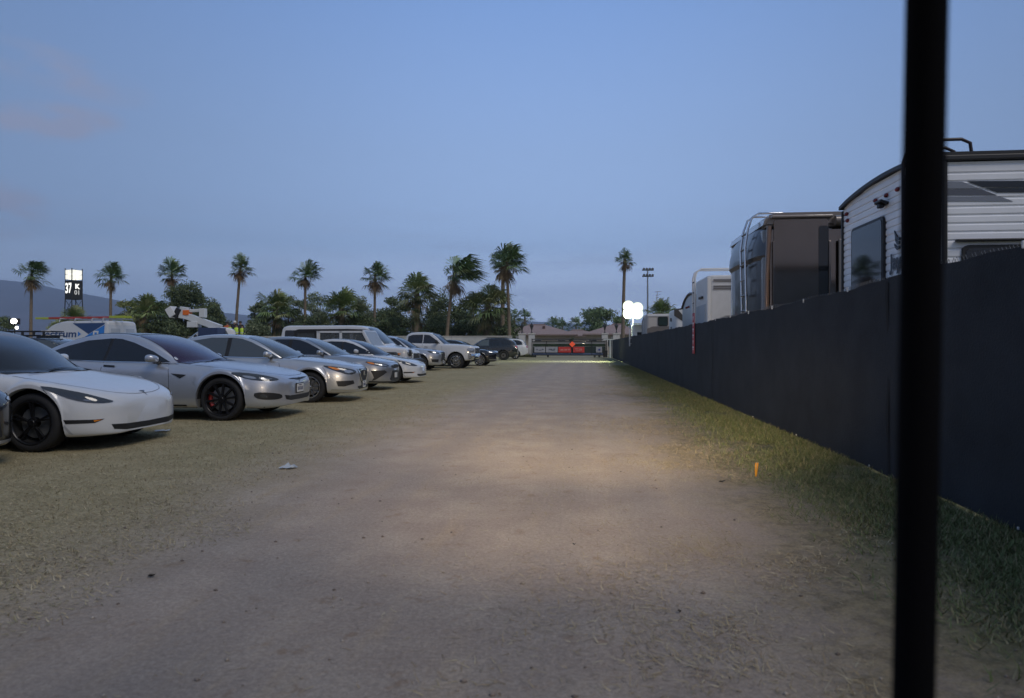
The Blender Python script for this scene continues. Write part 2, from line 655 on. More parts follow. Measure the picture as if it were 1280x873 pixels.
# green verge along the fence
n = 190000
gy = 1.2 + 40 * rng.random(n) ** 1.9
gx = 2.80 - np.abs(rng.normal(0, .62, n))
keep = (gx > 1.0) & (gx + .35 * wob2(gx, gy) * .6 + np.abs(rng.normal(0, .3, n)) * -1 > 1.25) & (wob2(gx * 2.3 + 1, gy * 1.7) + rng.normal(0, .35, n) > -.55)
gx, gy = gx[keep], gy[keep]
V1, F1, C1 = blades(len(gx), gx, gy, .02, .075, .6, GRN, .006)
raw('verge_grass', V1, F1, M_BLADE, tint=C1, kind='stuff', label='short green grass growing along the foot of the dark screen fence')
# loose straw, thick near the verge and thin over the track
n = 80000
sy_ = 1.6 + 22 * rng.random(n) ** 1.8
sx_ = rng.normal(1.15, .7, n)
keep = (sx_ < 2.6) & (wob2(sx_ * 1.1, sy_) + rng.normal(0, .3, len(sx_)) > .15)
ax, ay = sx_[keep], sy_[keep]
n2 = 30000
by = 1.6 + 16 * rng.random(n2) ** 1.6
bx = rng.uniform(-5, 1.2, n2)
keep = wob2(bx * .9 + 3, by * .8) + rng.normal(0, .25, n2) > .5
bx, by = bx[keep], by[keep]
sx_, sy_ = np.concatenate([ax, bx]), np.concatenate([ay, by])
V2, F2, C2 = blades(len(sx_), sx_, sy_, .015, .075, .95, STRAW, .0035, .8)
raw('loose_straw', V2, F2, M_BLADE, tint=C2, kind='stuff', label='loose dry straw strewn over the dirt track and verge')
# dry mown lawn under the parked cars
n = 190000
ly = 2.0 + 34 * rng.random(n) ** 1.7
lx = -1.9 - np.abs(rng.normal(0, 1, n)) * (1.6 + ly * .28)
keep = lx + .5 * wob2(lx, ly) + np.abs(rng.normal(0, .75, n)) < -2.35
lx, ly = lx[keep], ly[keep]
V3, F3, C3 = blades(len(lx), lx, ly, .012, .045, .86, STRAW[:4] + [(.30, .27, .15), (.24, .22, .11), (.34, .29, .17)], .005)
raw('dry_lawn', V3, F3, M_BLADE, tint=C3, kind='stuff', label='short dry mown grass the cars are parked on')

# small stones and clods pressed into the track
n = 5200
py_ = 1.8 + 14 * rng.random(n) ** 1.6
px_ = rng.uniform(-4.5, 2.2, n)
V0 = np.array([(1, 0, 0), (0, 1, 0), (-1, 0, 0), (0, -1, 0), (0, 0, .8), (0, 0, -.4)], float)
F0 = np.array([(0, 1, 4), (1, 2, 4), (2, 3, 4), (3, 0, 4), (1, 0, 5), (2, 1, 5), (3, 2, 5), (0, 3, 5)])
sz = .0022 + .011 * rng.random(n) ** 7
VV = V0[None] * sz[:, None, None] * rng.uniform(.6, 1.3, (n, 6, 1)) + np.stack([px_, py_, sz * .25], 1)[:, None]
FF = (F0[None] + (np.arange(n) * 6)[:, None, None]).reshape(-1, 3)
TT = np.array([(.36, .31, .26), (.26, .22, .19), (.42, .37, .32), (.17, .14, .12)])[rng.integers(0, 4, n)]
raw('loose_grit', VV.reshape(-1, 3), FF, M_BLADE, tint=np.repeat(TT, 6, 0), kind='stuff', label='small stones and clods on the dirt track')

# ------------------------------------------------------------------ screened chain-link fence
FX = 2.80


def fence_top(y):
    return np.interp(y, [-3, 2, 5, 9, 20, 66], [1.93, 1.92, 1.87, 1.80, 1.765, 1.76])


fence = empty('screen_fence', (FX, 30, 0), 0, 'tall dark fabric-screened chain-link fence running along the right of the track', 'fence')
ys_f = np.concatenate([np.arange(-2.5, 26, .12), np.arange(26, 66.1, .5)])
nz_ = 13
V, F = [], []
for i, y in enumerate(ys_f):
    sag = .022 * abs(math.sin(math.pi * (y - .4) / 2.9)) ** 2 * (1 if y > 7 else .6)
    for j in range(nz_):
        f = j / (nz_ - 1)
        rip = .008 * math.sin(y * 1.3 + f * 2 + 2 * math.sin(y * .37)) * math.sin(f * 3.1) + .0025 * math.sin(y * 5.3 + f * 5 + 3 * math.sin(y * .9)) + .012 * math.sin(y * .6) * f
        V.append((rip, y - 30, (.015 + .01 * math.sin(y * 3.7)) * (1 - f) + f * (fence_top(y) - sag + .006 * math.sin(y * 9))))
for i in range(len(ys_f) - 1):
    for j in range(nz_ - 1):
        q = i * nz_ + j
        F.append((q, q + nz_, q + nz_ + 1, q + 1))
def fabric_material():
    m = mat('black_mesh_fabric', (.034, .037, .042), .8, noise=.22, nscale=1.4, bump=.25, bscale=60, spec=.2)
    nt = m.node_tree
    w = nt.nodes.new('ShaderNodeTexWave')
    w.wave_type = 'BANDS'
    w.bands_direction = 'Z'
    w.inputs['Scale'].default_value = 26
    w.inputs['Distortion'].default_value = 1.5
    w.inputs['Detail'].default_value = 3
    t = nt.nodes['Texture Coordinate']
    nt.links.new(t.outputs['Object'], w.inputs['Vector'])
    mr = nt.nodes.new('ShaderNodeMapRange')
    mr.inputs[3].default_value = .77
    mr.inputs[4].default_value = .84
    nt.links.new(w.outputs[1], mr.inputs[0])
    nt.links.new(mr.outputs[0], nt.nodes['Principled BSDF'].inputs['Roughness'])
    return m


raw('fabric_screen', V, np.array(F), fabric_material(), fence, smooth=60)
for k, y in enumerate((2.4, 6.6, 15.2, 26.0)):
    bm = bmesh.new()
    zt = float(fence_top(y)) - .03
    pr_ = [(-.013 + .008 * math.sin(i * .9 + k), y - 30 + .012 * math.sin(i * .6 + k), .04 + (zt - .04) * i / 12) for i in range(13)]
    va = [(bm.verts.new((x_, y_ - .02, z_)), bm.verts.new((x_ - .004, y_ + .02, z_))) for x_, y_, z_ in pr_]
    for p_, q_ in zip(va, va[1:]):
        bm.faces.new((p_[0], p_[1], q_[1], q_[0]))
    obj('fabric_seam', bm, mat('seam_fabric', (.029, .030, .032), .8, spec=.2), fence)
# wire mesh showing above the fabric, its knuckles standing up
bm = bmesh.new()
for a, b_ in ((3.0, 15.0),):
    y = a
    k = 0
    pts = []
    while y < b_:
        zt = float(fence_top(y))
        pts.append((.03, y - 30, zt - .05 if k % 2 else zt + .022 + .012 * math.sin(y * 3.7)))
        y += .05 + .012 * math.sin(y * 5)
        k += 1
    tube(bm, pts, .0021, 4)
    pts2 = [(p[0] + .006, p[1] + .05, p[2]) for p in pts]
    tube(bm, pts2, .0021, 4)
obj('wire_mesh', bm, mat('weathered_wire', (.16, .165, .17), .6, .6), fence)
bm = bmesh.new()
tube(bm, [(.035, y - 30, float(fence_top(y)) - .10) for y in np.arange(-2.5, 66, 2)], .02, 8)
obj('top_rail', bm, M_STEEL, fence, smooth=50)
for y in np.arange(-1.5, 66, 2.9):
    bm = bmesh.new()
    zt = float(fence_top(y)) - .03
    tube(bm, [(.07, y - 30, 0), (.07, y - 30, zt)], .03, 10)
    lathe_r = [(.03, zt), (.034, zt + .01), (.02, zt + .035), (.001, zt + .045)]
    obj('post', bm, M_STEEL, fence, smooth=50)
# pale cable ties at the foot and head of the screen
for y in np.arange(3.2, 16, 1.45):
    bm = bmesh.new()
    box(bm, (-.02, y - 30, float(fence_top(y)) - .015), (.015, .012, .05), bev=.003)
    obj('cable_tie', bm, M_WHITEP, fence)
for y in np.arange(2.4, 12, 2.3):
    bm = bmesh.new()
    box(bm, (-.02, y - 30, .045), (.010, .014, .02), bev=.003)
    obj('cable_tie', bm, M_WHITEP, fence)

# red strip sign hanging on the fence
p = at_x(867, 416, FX - .03)
bm = bmesh.new()
box(bm, (0, 0, 0), (.012, .30, 1.02), bev=.004)
sg = obj('strip_sign', bm, mat('red_sign_board', (.42, .035, .06), .5), label='narrow red vertical sign with white marks on the dark fence', cat='sign')
sg.location = (FX - .035, p.y, p.z - .02)
M_WSIGN = mat('white_sign_paint', (.75, .72, .72), .5)
for k, (w, h) in enumerate(((.09, .06), (.15, .05), (.16, .05), (.14, .045), (.07, .06), (.17, .045))):
    z = .40 - k * .15
    bm = bmesh.new()
    box(bm, (-.0085, 0, z), (.006, w, h), bev=.002)
    obj('sign_mark', bm, M_WSIGN, sg)
    bm = bmesh.new()
    box(bm, (-.0085, 0, z - .055), (.006, w * .35, .035), bev=.002)
    obj('sign_mark', bm, M_WSIGN, sg)

# thin white pole in front of the fence further off and the white end post with a cap plate
a = at_x(787, 432, FX - .12)
bm = bmesh.new()
tube(bm, [(0, 0, EYE - .05), (0, 0, EYE + 20 / FPX * a.y)], .035, 8)
for z_ in (EYE + .1, EYE + .42):
    box(bm, (.06, 0, z_), (.12, .05, .03))
wp = obj('white_pole', bm, M_WHITEP, smooth=50, label='thin white upright pole strapped to the far part of the dark fence', cat='pole')
wp.location = (a.x, a.y, 0)
e = gp(762.5, 447.5)
bm = bmesh.new()
tube(bm, [(0, 0, 0), (0, 0, 1.75)], .07, 10)
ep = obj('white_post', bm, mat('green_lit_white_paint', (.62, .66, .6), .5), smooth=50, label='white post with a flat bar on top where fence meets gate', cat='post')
ep.location = (e.x, e.y, 0)
bm = bmesh.new()
box(bm, (-.1, 0, 1.80), (1.1, .12, .09), bev=.01)
obj('bar', bm, MATS['green_lit_white_paint'], ep)

# small things on the ground
p = gp(945, 600)
bm = bmesh.new()
tube(bm, [(0, 0, 0), (.004, 0, .16)], .0025, 6)
fl = obj('marker_flag', bm, M_STEEL, label='small yellow marker flag on a wire stuck in the verge grass', cat='marker flag')
fl.location = (p.x, p.y, 0)
V, F = [], []
for i in range(7):
    for j in range(4):
        f, g = i / 6, j / 3
        V.append((.003 + g * .028 * (1 - .3 * f) - .012, .012 * math.sin(g * 5 + f * 3), .155 - f * .125))
F = [(i * 4 + j, i * 4 + j + 1, i * 4 + j + 5, i * 4 + j + 4) for i in range(6) for j in range(3)]
raw('flag_film', V, np.array(F), mat('yellow_plastic_film', (.60, .27, .02), .4), fl, smooth=80)
M_PAPER = mat('pale_paper', (.40, .45, .50), .7)
for px, py, s_, lab, mm in ((361, 586, .16, 'crumpled pale paper scrap lying on the lawn edge', M_PAPER), (203, 540, .2, 'flat pale paper scrap beside the front of the white car', M_PAPER)):
    p = gp(px, py)
    V, F = [], []
    for i in range(6):
        for j in range(5):
            V.append((p.x + (i / 5 - .5) * s_ + rng.normal(0, .008), p.y + (j / 4 - .5) * s_ * .6 + rng.normal(0, .008), .012 + abs(rng.normal(0, .014))))
    F = [(i * 5 + j, i * 5 + 5 + j, i * 5 + 6 + j, i * 5 + 1 + j) for i in range(5) for j in range(4)]
    raw('paper_scrap', V, np.array(F), mm, label=lab, cat='litter')
M_LEAF = mat('dark_dead_leaf', (.03, .024, .018), .8)
for px, py, s_, lab in ((718, 682, .03, 'small dark dead leaf on the middle of the track'), (850, 767, .025, 'tiny dark clod at the right of the track in front'), (902, 603, .07, 'dark ragged leaf left of the yellow flag'), (962, 596, .06, 'dark ragged leaf right of the yellow flag'), (188, 722, .05, 'dark dry leaf on the near left of the track'), (715, 563, .03, 'dark pebble on the lit middle of the track')):
    p = gp(px, py)
    V = [(p.x, p.y, .004)]
    k = 9
    for i in range(k):
        a = 2 * math.pi * i / k
        r_ = s_ * .55 * rng.uniform(.35, 1.0)
        V.append((p.x + r_ * math.cos(a), p.y + r_ * math.sin(a) * .8, .006 + rng.uniform(0, .014)))
    F = np.array([(0, i + 1, (i + 1) % k + 1) for i in range(k)])
    raw('dead_leaf', V, F, M_LEAF, label=lab, cat='leaf')

# ------------------------------------------------------------------ vehicles
SEC_CAR = [(.70, 0), (.93, 0), (.985, .12), (1.0, .42), (.995, .70), (.965, .93), (.90, 1.02)]       # (share of half width, share of side height)
TOP_CAR = [(.74, .66), (.40, .93), (.0, 1.0)]                                                # (share of half width, share of crown)
GQ_CAR = [(.0, .0), (.15, .15), (.55, .50), (.86, .86)]
WHEELS = {}


def wheel_meshes(Rw, rr, spokes, style, rim_m, wid=.225):
    key = (Rw, rr, spokes, style, rim_m.name)
    if key in WHEELS:
        return WHEELS[key]
    hw = wid / 2
    bm = bmesh.new()
    lathe(bm, [(rr - .012, -hw + .03), (rr + .006, -hw + .012), (rr + .03, -hw), (Rw - .035, -hw + .002), (Rw - .012, -hw + .016), (Rw, -hw + .045),
               (Rw, hw - .045), (Rw - .012, hw - .016), (Rw - .035, hw), (rr + .03, hw), (rr - .012, hw - .03)], 44)
    for i in range(3):                                        # tread grooves
        y = (-.25 + .25 * i) * wid
        lathe(bm, [(Rw + .0012, y - .004), (Rw + .0012, y + .004)], 44)
    bmesh.ops.recalc_face_normals(bm, faces=bm.faces[:])
    ty = bpy.data.meshes.new('tyre')
    bm.to_mesh(ty)
    bm.free()
    ty.materials.append(M_RUBBER)
    bm = bmesh.new()                                          # barrel, disc and caliper space
    lathe(bm, [(rr + .004, -hw + .02), (rr - .016, -hw + .05), (rr - .03, hw * .3), (.05, hw * .3)], 32)
    bar = bpy.data.meshes.new('wheel')
    bm.to_mesh(bar)
    bm.free()
    bar.materials.append(M_DARK)
    bm = bmesh.new()
    lathe(bm, [(rr + .004, -hw + .012), (rr + .008, -hw + .004), (rr - .004, -hw + .003), (rr - .014, -hw + .012), (rr - .02, -hw + .04)], 44)
    lathe(bm, [(.001, -hw + .018), (.03, -hw + .016), (.036, -hw + .022), (.055, -hw + .024), (.062, -hw + .05)], 20)
    for k in range(spokes):
        a = 2 * math.pi * (k + .25) / spokes
        c, s = math.cos(a), math.sin(a)
        subs = ((-.10, .022), (.10, .022)) if style == 'double' else (((0, .044),) if style == 'thin' else ((0, .06),))
        for da, w in subs:
            c2, s2 = math.cos(a + da), math.sin(a + da)
            p0 = Vector((c * .05, -hw + .028, s * .05))
            p1 = Vector((c2 * (rr - .01), -hw + .016, s2 * (rr - .01)))
            t = (p1 - p0).normalized()
            sd = t.cross(Vector((0, 1, 0))).normalized()
            w0, w1 = (w * .75, w) if style != 'star' else (.10, .045)
            vs = []
            for p, w_ in ((p0, w0), (p1, w1)):
                for y in (-.004, .028):
                    for q in (-.5, .5):
                        vs.append(bm.verts.new(p + sd * w_ * q * (.8 if y < 0 else 1) + Vector((0, y, 0))))
            for f in ((0, 1, 5, 4), (2, 3, 7, 6), (0, 2, 6, 4), (1, 3, 7, 5), (0, 1, 3, 2), (4, 5, 7, 6)):
                bm.faces.new([vs[i] for i in f])
    bmesh.ops.recalc_face_normals(bm, faces=bm.faces[:])
    ri = bpy.data.meshes.new('rim')
    bm.to_mesh(ri)
    bm.free()
    ri.materials.append(rim_m)
    bm = bmesh.new()
    lathe(bm, [(.06, -.02), (rr * .74, -.02), (rr * .74, .0)], 28)
    di = bpy.data.meshes.new('brake_disc')
    bm.to_mesh(di)
    bm.free()
    di.materials.append(M_STEEL)
    for me in (ty, ri, bar, di):
        me.polygons.foreach_set('use_smooth', [True] * len(me.polygons))
        me.set_sharp_from_angle(angle=R(38))
    WHEELS[key] = (ty, bar, ri, di)
    return WHEELS[key]


class Car:
    def __init__(s, name, label, cat, spec, paint, loc=(0, 0, 0), rz=0.0, group=None, trim=True):
        s.sp, s.paint = spec, paint
        s.L, s.W, s.R = spec['L'], spec['W'], spec['R']
        s.root = empty(name, loc, rz, label, cat, group)
        s.build_body()
        s.build_wheels()

    def X(s, a):
        return s.L / 2 - a

    def build_body(s):
        sp = s.sp
        hw = pchip(sp['plan'])
        zb, zs, zt = pchip(sp['zb']), pchip(sp['zs']), pchip(sp['zt'])
        Ra = sp.get('Ra', s.R + .045)
        axs = sp['axles']
        sts = set(np.round(np.concatenate([np.arange(0, .3, .03), np.arange(.3, s.L - .25, .07), np.arange(s.L - .25, s.L + .001, .04), [s.L]]), 4))
        for a in axs:
            sts = {x for x in sts if abs(x - a) > Ra + .03}
            sts |= {round(a + Ra * math.sin(R(t)), 4) for t in np.arange(-90, 90.1, 7.5)}
            sts |= {a - Ra - .004, a + Ra + .004}
        sts = sorted(x for x in sts if 0 <= x <= s.L)
        sec = sp.get('sec', SEC_CAR)
        top = sp.get('top', TOP_CAR)
        rings = []
        bm = bmesh.new()
        for a in sts:
            w, z0, z1, z2 = hw(a), zb(a), zs(a), zt(a)
            zlow = z0
            arch = 0.0
            for ax in axs:
                dx = abs(a - ax)
                if dx <= Ra:
                    za = sp.get('zc', s.R) + math.sqrt(max(Ra * Ra - dx * dx, 0))
                    if za > zlow:
                        zlow, arch = za, min(1.0, (za - z0) / .12)
            zlow = min(zlow, z1 - .05)
            pts = []
            for i, (fy, fz) in enumerate(sec):
                fy2 = fy + (1.012 - fy) * arch if i in (1, 2, 3) else fy
                # side points stay where they are unless the arch has cut them away
                z = z0 + fz * (z1 - z0)
                if z < zlow + .02 * i:
                    z = zlow + .02 * i if i else zlow
                if i == 1:
                    z = zlow
                pts.append((0, fy2 * w, min(z, z1 + .02)))
            ys = sec[-1][0]
            zsh = z0 + sec[-1][1] * (z1 - z0)
            for fy, fz in top:
                pts.append((0, fy * w, zsh + fz * (z2 - zsh)))
            pts = chaikin(pts, 2)
            x = s.X(a)
            rings.append((x, pts))
        bow = sp.get('bow', .0)
        verts = []
        for x, pts in rings:
            row = [bm.verts.new((x, -p.y, p.z)) for p in pts]
            row += [bm.verts.new((x, p.y, p.z)) for p in reversed(pts[:-1])]
            verts.append(row)
        for A, B in zip(verts, verts[1:]):
            for k in range(len(A) - 1):
                bm.faces.new((A[k], B[k], B[k + 1], A[k + 1]))
        for row in (verts[0], verts[-1]):
            bm.faces.new(row)
        # greenhouse
        if 'roof' in sp:
            roof = pchip(sp['roof'])
            yb = pchip(sp['gy'])
            k = sp.get('tumble', .32)
            a0, a1 = sp['roof'][0][0], sp['roof'][-1][0]
            bf, br = sp.get('bowf', .30), sp.get('bowr', .25)
            gst = list(np.arange(a0, a1, .06)) + [a1]
            if sp.get('gst'):
                gst = sorted(set(gst) | set(sp['gst']))
            gq = sp.get('gq', GQ_CAR)
            gt = sp.get('gt', [(.97, .955), (.80, .985), (.45, .998), (0, 1.0)])   # roof edge: share of rail half-width, share of height
            gv_ = []
            for a in gst:
                zbelt = zs(a) - sp.get('sink', .06)
                H = max(roof(a) - zbelt, .012)
                w = yb(a)
                pts = [(0, w - k * f * H, zbelt + f2 * H) for f, f2 in gq]
                wr = w - k * .9 * H
                pts += [(0, wr * fy, zbelt + fz * H) for fy, fz in gt]
                pts = chaikin(pts, 2)
                tb = (a - a0) / (a1 - a0)
                off = -bf * max(0, 1 - tb / .45) + br * max(0, (tb - .6) / .4)
                row = [(s.X(a) + off * (p.y / max(w, .01)) ** 2, -p.y, p.z) for p in pts]
                row += [(s.X(a) + off * (p.y / max(w, .01)) ** 2, p.y, p.z) for p in reversed(pts[:-1])]
                gv_.append([bm.verts.new(p) for p in row])
            for A, B in zip(gv_, gv_[1:]):
                for q in range(len(A) - 1):
                    bm.faces.new((A[q], B[q], B[q + 1], A[q + 1]))
            for row in (gv_[0], gv_[-1]):
                bm.faces.new(row)
        bmesh.ops.recalc_face_normals(bm, faces=bm.faces[:])
        bm.normal_update()
        s.bvh = BVHTree.FromBMesh(bm)
        s.body = obj('body', bm, s.paint, s.root, smooth=sp.get('sharp', 42))
        # dark pan and wheel houses underneath
        bm = bmesh.new()
        W2 = s.W / 2
        segs = []
        e = .25
        cur = e
        for ax in axs:
            segs.append((cur, ax - Ra))
            cur = ax + Ra
        segs.append((cur, s.L - e))
        for a, b in segs:
            if b > a:
                box(bm, ((s.X(a) + s.X(b)) / 2, 0, sp.get('pan', .34)), (b - a, s.W * .84, sp.get('panh', .26)))
        for ax in axs:
            for sd in (-1, 1):
                n = 20
                ring = []
                for i in range(n + 1):
                    t = math.pi * i / n
                    x, z = s.X(ax) + (Ra - .004) * math.cos(t), sp.get('zc', s.R) + (Ra - .004) * math.sin(t)
                    ring.append((bm.verts.new((x, sd * W2 * .955, z)), bm.verts.new((x, sd * W2 * .55, z))))
                for p, q in zip(ring, ring[1:]):
                    bm.faces.new((p[0], q[0], q[1], p[1]))
                bm.faces.new([r[1] for r in ring])
            box(bm, (s.X(ax), 0, s.R + .05), (2 * Ra - .1, s.W * .5, .16))
        obj('underside', bm, M_DARK, s.root)

    def build_wheels(s):
        sp = s.sp
        ty, bar, ri, di = wheel_meshes(s.R, sp.get('rr', s.R - .105), sp.get('spokes', 10), sp.get('wstyle', 'thin'), sp.get('rim', M_RIMB), sp.get('ww', .225))
        yo = s.W / 2 - sp.get('ww', .225) / 2 - sp.get('inset', .035)
        first = True
        for ax in sp['axles']:
            for sd in (-1, 1):
                w = link(bpy.data.objects.new('wheel', bar), s.root)
                w.location = (s.X(ax), sd * yo, s.R)
                w.rotation_euler = (0, 0, 0 if sd < 0 else math.pi)
                link(bpy.data.objects.new('tyre', ty), w)
                link(bpy.data.objects.new('rim', ri), w)
                link(bpy.data.objects.new('brake_disc', di), w)
                if sp.get('caliper') and sd < 0:
                    bm = bmesh.new()
                    pts = [(.20 * math.cos(R(t)), -.035, .20 * math.sin(R(t))) for t in range(150, 216, 8)]
                    tube(bm, pts, .035, 6)
                    obj('caliper', bm, M_CALIPER, w, smooth=50)

    # -- pieces laid on the skin of the body: the outline is cast on the body and follows it
    def _basis(s, d):
        d = Vector(d).normalized()
        u = d.cross(Vector((0, 0, 1))) if abs(d.z) < .95 else Vector((0, 1, 0))
        u.normalize()
        v = u.cross(d).normalized()
        return d, u, v

    def _cast(s, p2, basis, off):
        d, u, v = basis
        o = u * p2[0] + v * p2[1] - d * 12
        h, n, i, t = s.bvh.ray_cast(o, d)
        if h is None:
            return None
        if n.dot(d) > 0:
            n = -n
        return h + n * off

    def A(s, a, y, z):
        return (s.X(a), y, z)

    def patch(s, name, pts, d, m, off=.007, res=.05, rnd=0, mirror=True, parent=None, thick=0.0):
        """pts: (a, y, z) outline; d: looking direction"""
        if mirror == 'both':
            mirror = True
        basis = s._basis(d)
        dd, u, v = basis
        P = [Vector(s.A(*p)) for p in pts]
        P2 = [Vector((p.dot(u), p.dot(v))) for p in P]
        if rnd:
            P2 = chaikin([(p.x, p.y, 0) for p in P2], rnd, True)
            P2 = [Vector((p.x, p.y)) for p in P2]
        B = []
        for i, p in enumerate(P2):
            q = P2[(i + 1) % len(P2)]
            n = max(1, int((q - p).length / res))
            B += [p.lerp(q, k / n) for k in range(n)]
        nb = len(B)
        x0, x1 = min(p.x for p in B), max(p.x for p in B)
        y0, y1 = min(p.y for p in B), max(p.y for p in B)

        def inside(q):
            c = False
            for i in range(nb):
                a, b = B[i], B[i - 1]
                if (a.y > q.y) != (b.y > q.y) and q.x < (b.x - a.x) * (q.y - a.y) / (b.y - a.y) + a.x:
                    c = not c
            return c
        I = []
        x = x0 + res * .5
        while x < x1:
            y = y0 + res * .5
            while y < y1:
                q = Vector((x, y))
                if inside(q) and min((b - q).length for b in B) > res * .4:
                    I.append(q)
                y += res
            x += res
        vs, es, fs, *_ = delaunay_2d_cdt(B + I, [], [list(range(nb))], 1, 1e-6)
        got = [s._cast(q, basis, off) for q in vs]
        objs = []
        bm = bmesh.new()
        for mir in ((1, -1) if mirror == True else (1,)):
            bv = [None if g is None else bm.verts.new((g.x, g.y * mir, g.z)) for g in got]
            for f in fs:
                if all(bv[i] is not None for i in f):
                    # drop slivers that fell off an edge
                    ps = [bv[i].co for i in f]
                    if max((ps[i] - ps[i - 1]).length for i in range(3)) < res * 5:
                        bm.faces.new([bv[i] for i in f])
            if mirror == 'split':
                break
        if thick:
            r = bmesh.ops.extrude_face_region(bm, geom=bm.faces[:])
            bm.normal_update()
        lo = [v_ for v_ in bm.verts if not v_.link_faces]
        bmesh.ops.delete(bm, geom=lo, context='VERTS')
        return obj(name, bm, m, parent or s.root, smooth=30)

    def pair(s, name, pts, d, m, **k):
        """one piece on each flank, each an object of its own"""
        a = s.patch(name, pts, d, m, mirror=False, **k)
        me = a.data.copy()
        co = np.empty(len(me.vertices) * 3, np.float32)
        me.vertices.foreach_get('co', co)
        co[1::3] *= -1
        me.vertices.foreach_set('co', co)
        me.flip_normals()
        b = link(bpy.data.objects.new(name, me), k.get('parent') or s.root)
        return a, b

    def seam(s, name, pts, d, m=None, w=.007, off=.002, mirror=True, parent=None):
        basis = s._basis(d)
        dd, u, v = basis
        P = chaikin([s.A(*p) for p in pts], 1)
        Q = []
        for p, q in zip(P, P[1:]):
            n = max(1, int((q - p).length / .05))
            Q += [p.lerp(q, k / n) for k in range(n)]
        Q.append(P[-1])
        P2 = [Vector((p.dot(u), p.dot(v))) for p in Q]
        for mir in ((1, -1) if mirror else (1,)):
            bm = bmesh.new()
            prev = None
            for i, p in enumerate(P2):
                t = (P2[min(i + 1, len(P2) - 1)] - P2[max(i - 1, 0)]).normalized()
                nrm = Vector((-t.y, t.x)) * w / 2
                a, b = s._cast(p + nrm, basis, off), s._cast(p - nrm, basis, off)
                if a is None or b is None:
                    prev = None
                    continue
                va, vb = bm.verts.new((a.x, a.y * mir, a.z)), bm.verts.new((b.x, b.y * mir, b.z))
                if prev and (va.co - prev[0].co).length < .3:
                    bm.faces.new((prev[0], va, vb, prev[1]))
                prev = (va, vb)
            lo = [v_ for v_ in bm.verts if not v_.link_faces]
            bmesh.ops.delete(bm, geom=lo, context='VERTS')
            o = obj(name, bm, m or M_DARK, parent or s.root)
        return o

    def mirrors(s, a, z, y, m=None, size=(.12, .21, .135)):
        for sd in (-1, 1):
            bm = bmesh.new()
            w, h, dp = size[1], size[2], size[0]
            bmesh.ops.create_uvsphere(bm, u_segments=20, v_segments=12, radius=1)
            for v in bm.verts:
                x_, y_, z_ = (math.copysign(abs(q) ** .62, q) for q in v.co)
                fx = 1 - .30 * max(x_, 0)                  # the shell tapers to the front
                lift = .16 * y_                            # and rises outwards
                z_ = z_ * (.5 if z_ > 0 else .42) * fx + lift * .5
                v.co = (s.X(a) + x_ * dp * .55, sd * (y + w * .46 + y_ * w * .54 * fx), z + z_ * h)
            mr = obj('mirror', bm, m or s.paint, s.root, smooth=50)
            bm = bmesh.new()
            tube(bm, [(s.X(a) + .01, sd * (y - .10), z - .07), (s.X(a), sd * (y + .06), z - .045)], .028, 8)
            obj('mirror_stalk', bm, M_TRIM, mr, smooth=50)

    def pillar(s, pts):
        s.pair('door_pillar', [(a, 0, z) for a, z in pts], SD, M_TRIM, off=.004)

    def handles(s, spots, m=None, w=.19, h=.028):
        for a, z in spots:
            s.pair('door_handle', [(a, 0, z), (a + w, 0, z + .012), (a + w, 0, z + .012 + h), (a, 0, z + h)], (0, 1, 0), m or M_TRIM, off=.012, res=.03)

    def plate(s, a, z, y=0.0, lines=True):
        bm = bmesh.new()
        h = s.bvh.ray_cast(Vector((20, y, z)), Vector((-1, 0, 0)))[0]
        x = (h.x if h else s.X(0)) + .012
        box(bm, (x, y, z), (.012, .33, .17), bev=.004)
        fr = obj('number_plate', bm, M_TRIM, s.root)
        bm = bmesh.new()
        box(bm, (x + .0075, y, z), (.004, .30, .14), bev=.002)
        obj('plate_face', bm, M_PLATE, fr)
        if lines:
            bm = bmesh.new()
            for k in range(6):
                box(bm, (x + .0105, y - .1 + .04 * k, z - .008), (.002, .022, .06))
            box(bm, (x + .0105, y, z + .05), (.002, .12, .014))
            obj('plate_marks', bm, mat('plate_ink', (.05, .06, .12), .6), fr)

    def bar(s, name, pts, r, m, parent=None, n=8):
        bm = bmesh.new()
        tube(bm, [s.A(*p) for p in pts], r, n)
        return obj(name, bm, m, parent or s.root, smooth=50)


def place(spec, wheel_px=None, rz=0.0, nose=None):
    """car centre so that its near front wheel stands on a ground pixel, or its nose at a world point"""
    c, s_ = math.cos(rz), math.sin(rz)
    if wheel_px:
        lx, ly = spec['L'] / 2 - spec['axles'][0], -(spec['W'] / 2 - .12)
        g = gp(*wheel_px)
    else:
        lx, ly = spec['L'] / 2, -spec['W'] / 2
        g = Vector((nose[0], nose[1], 0))
    return (g.x - (lx * c - ly * s_), g.y - (lx * s_ + ly * c), 0)


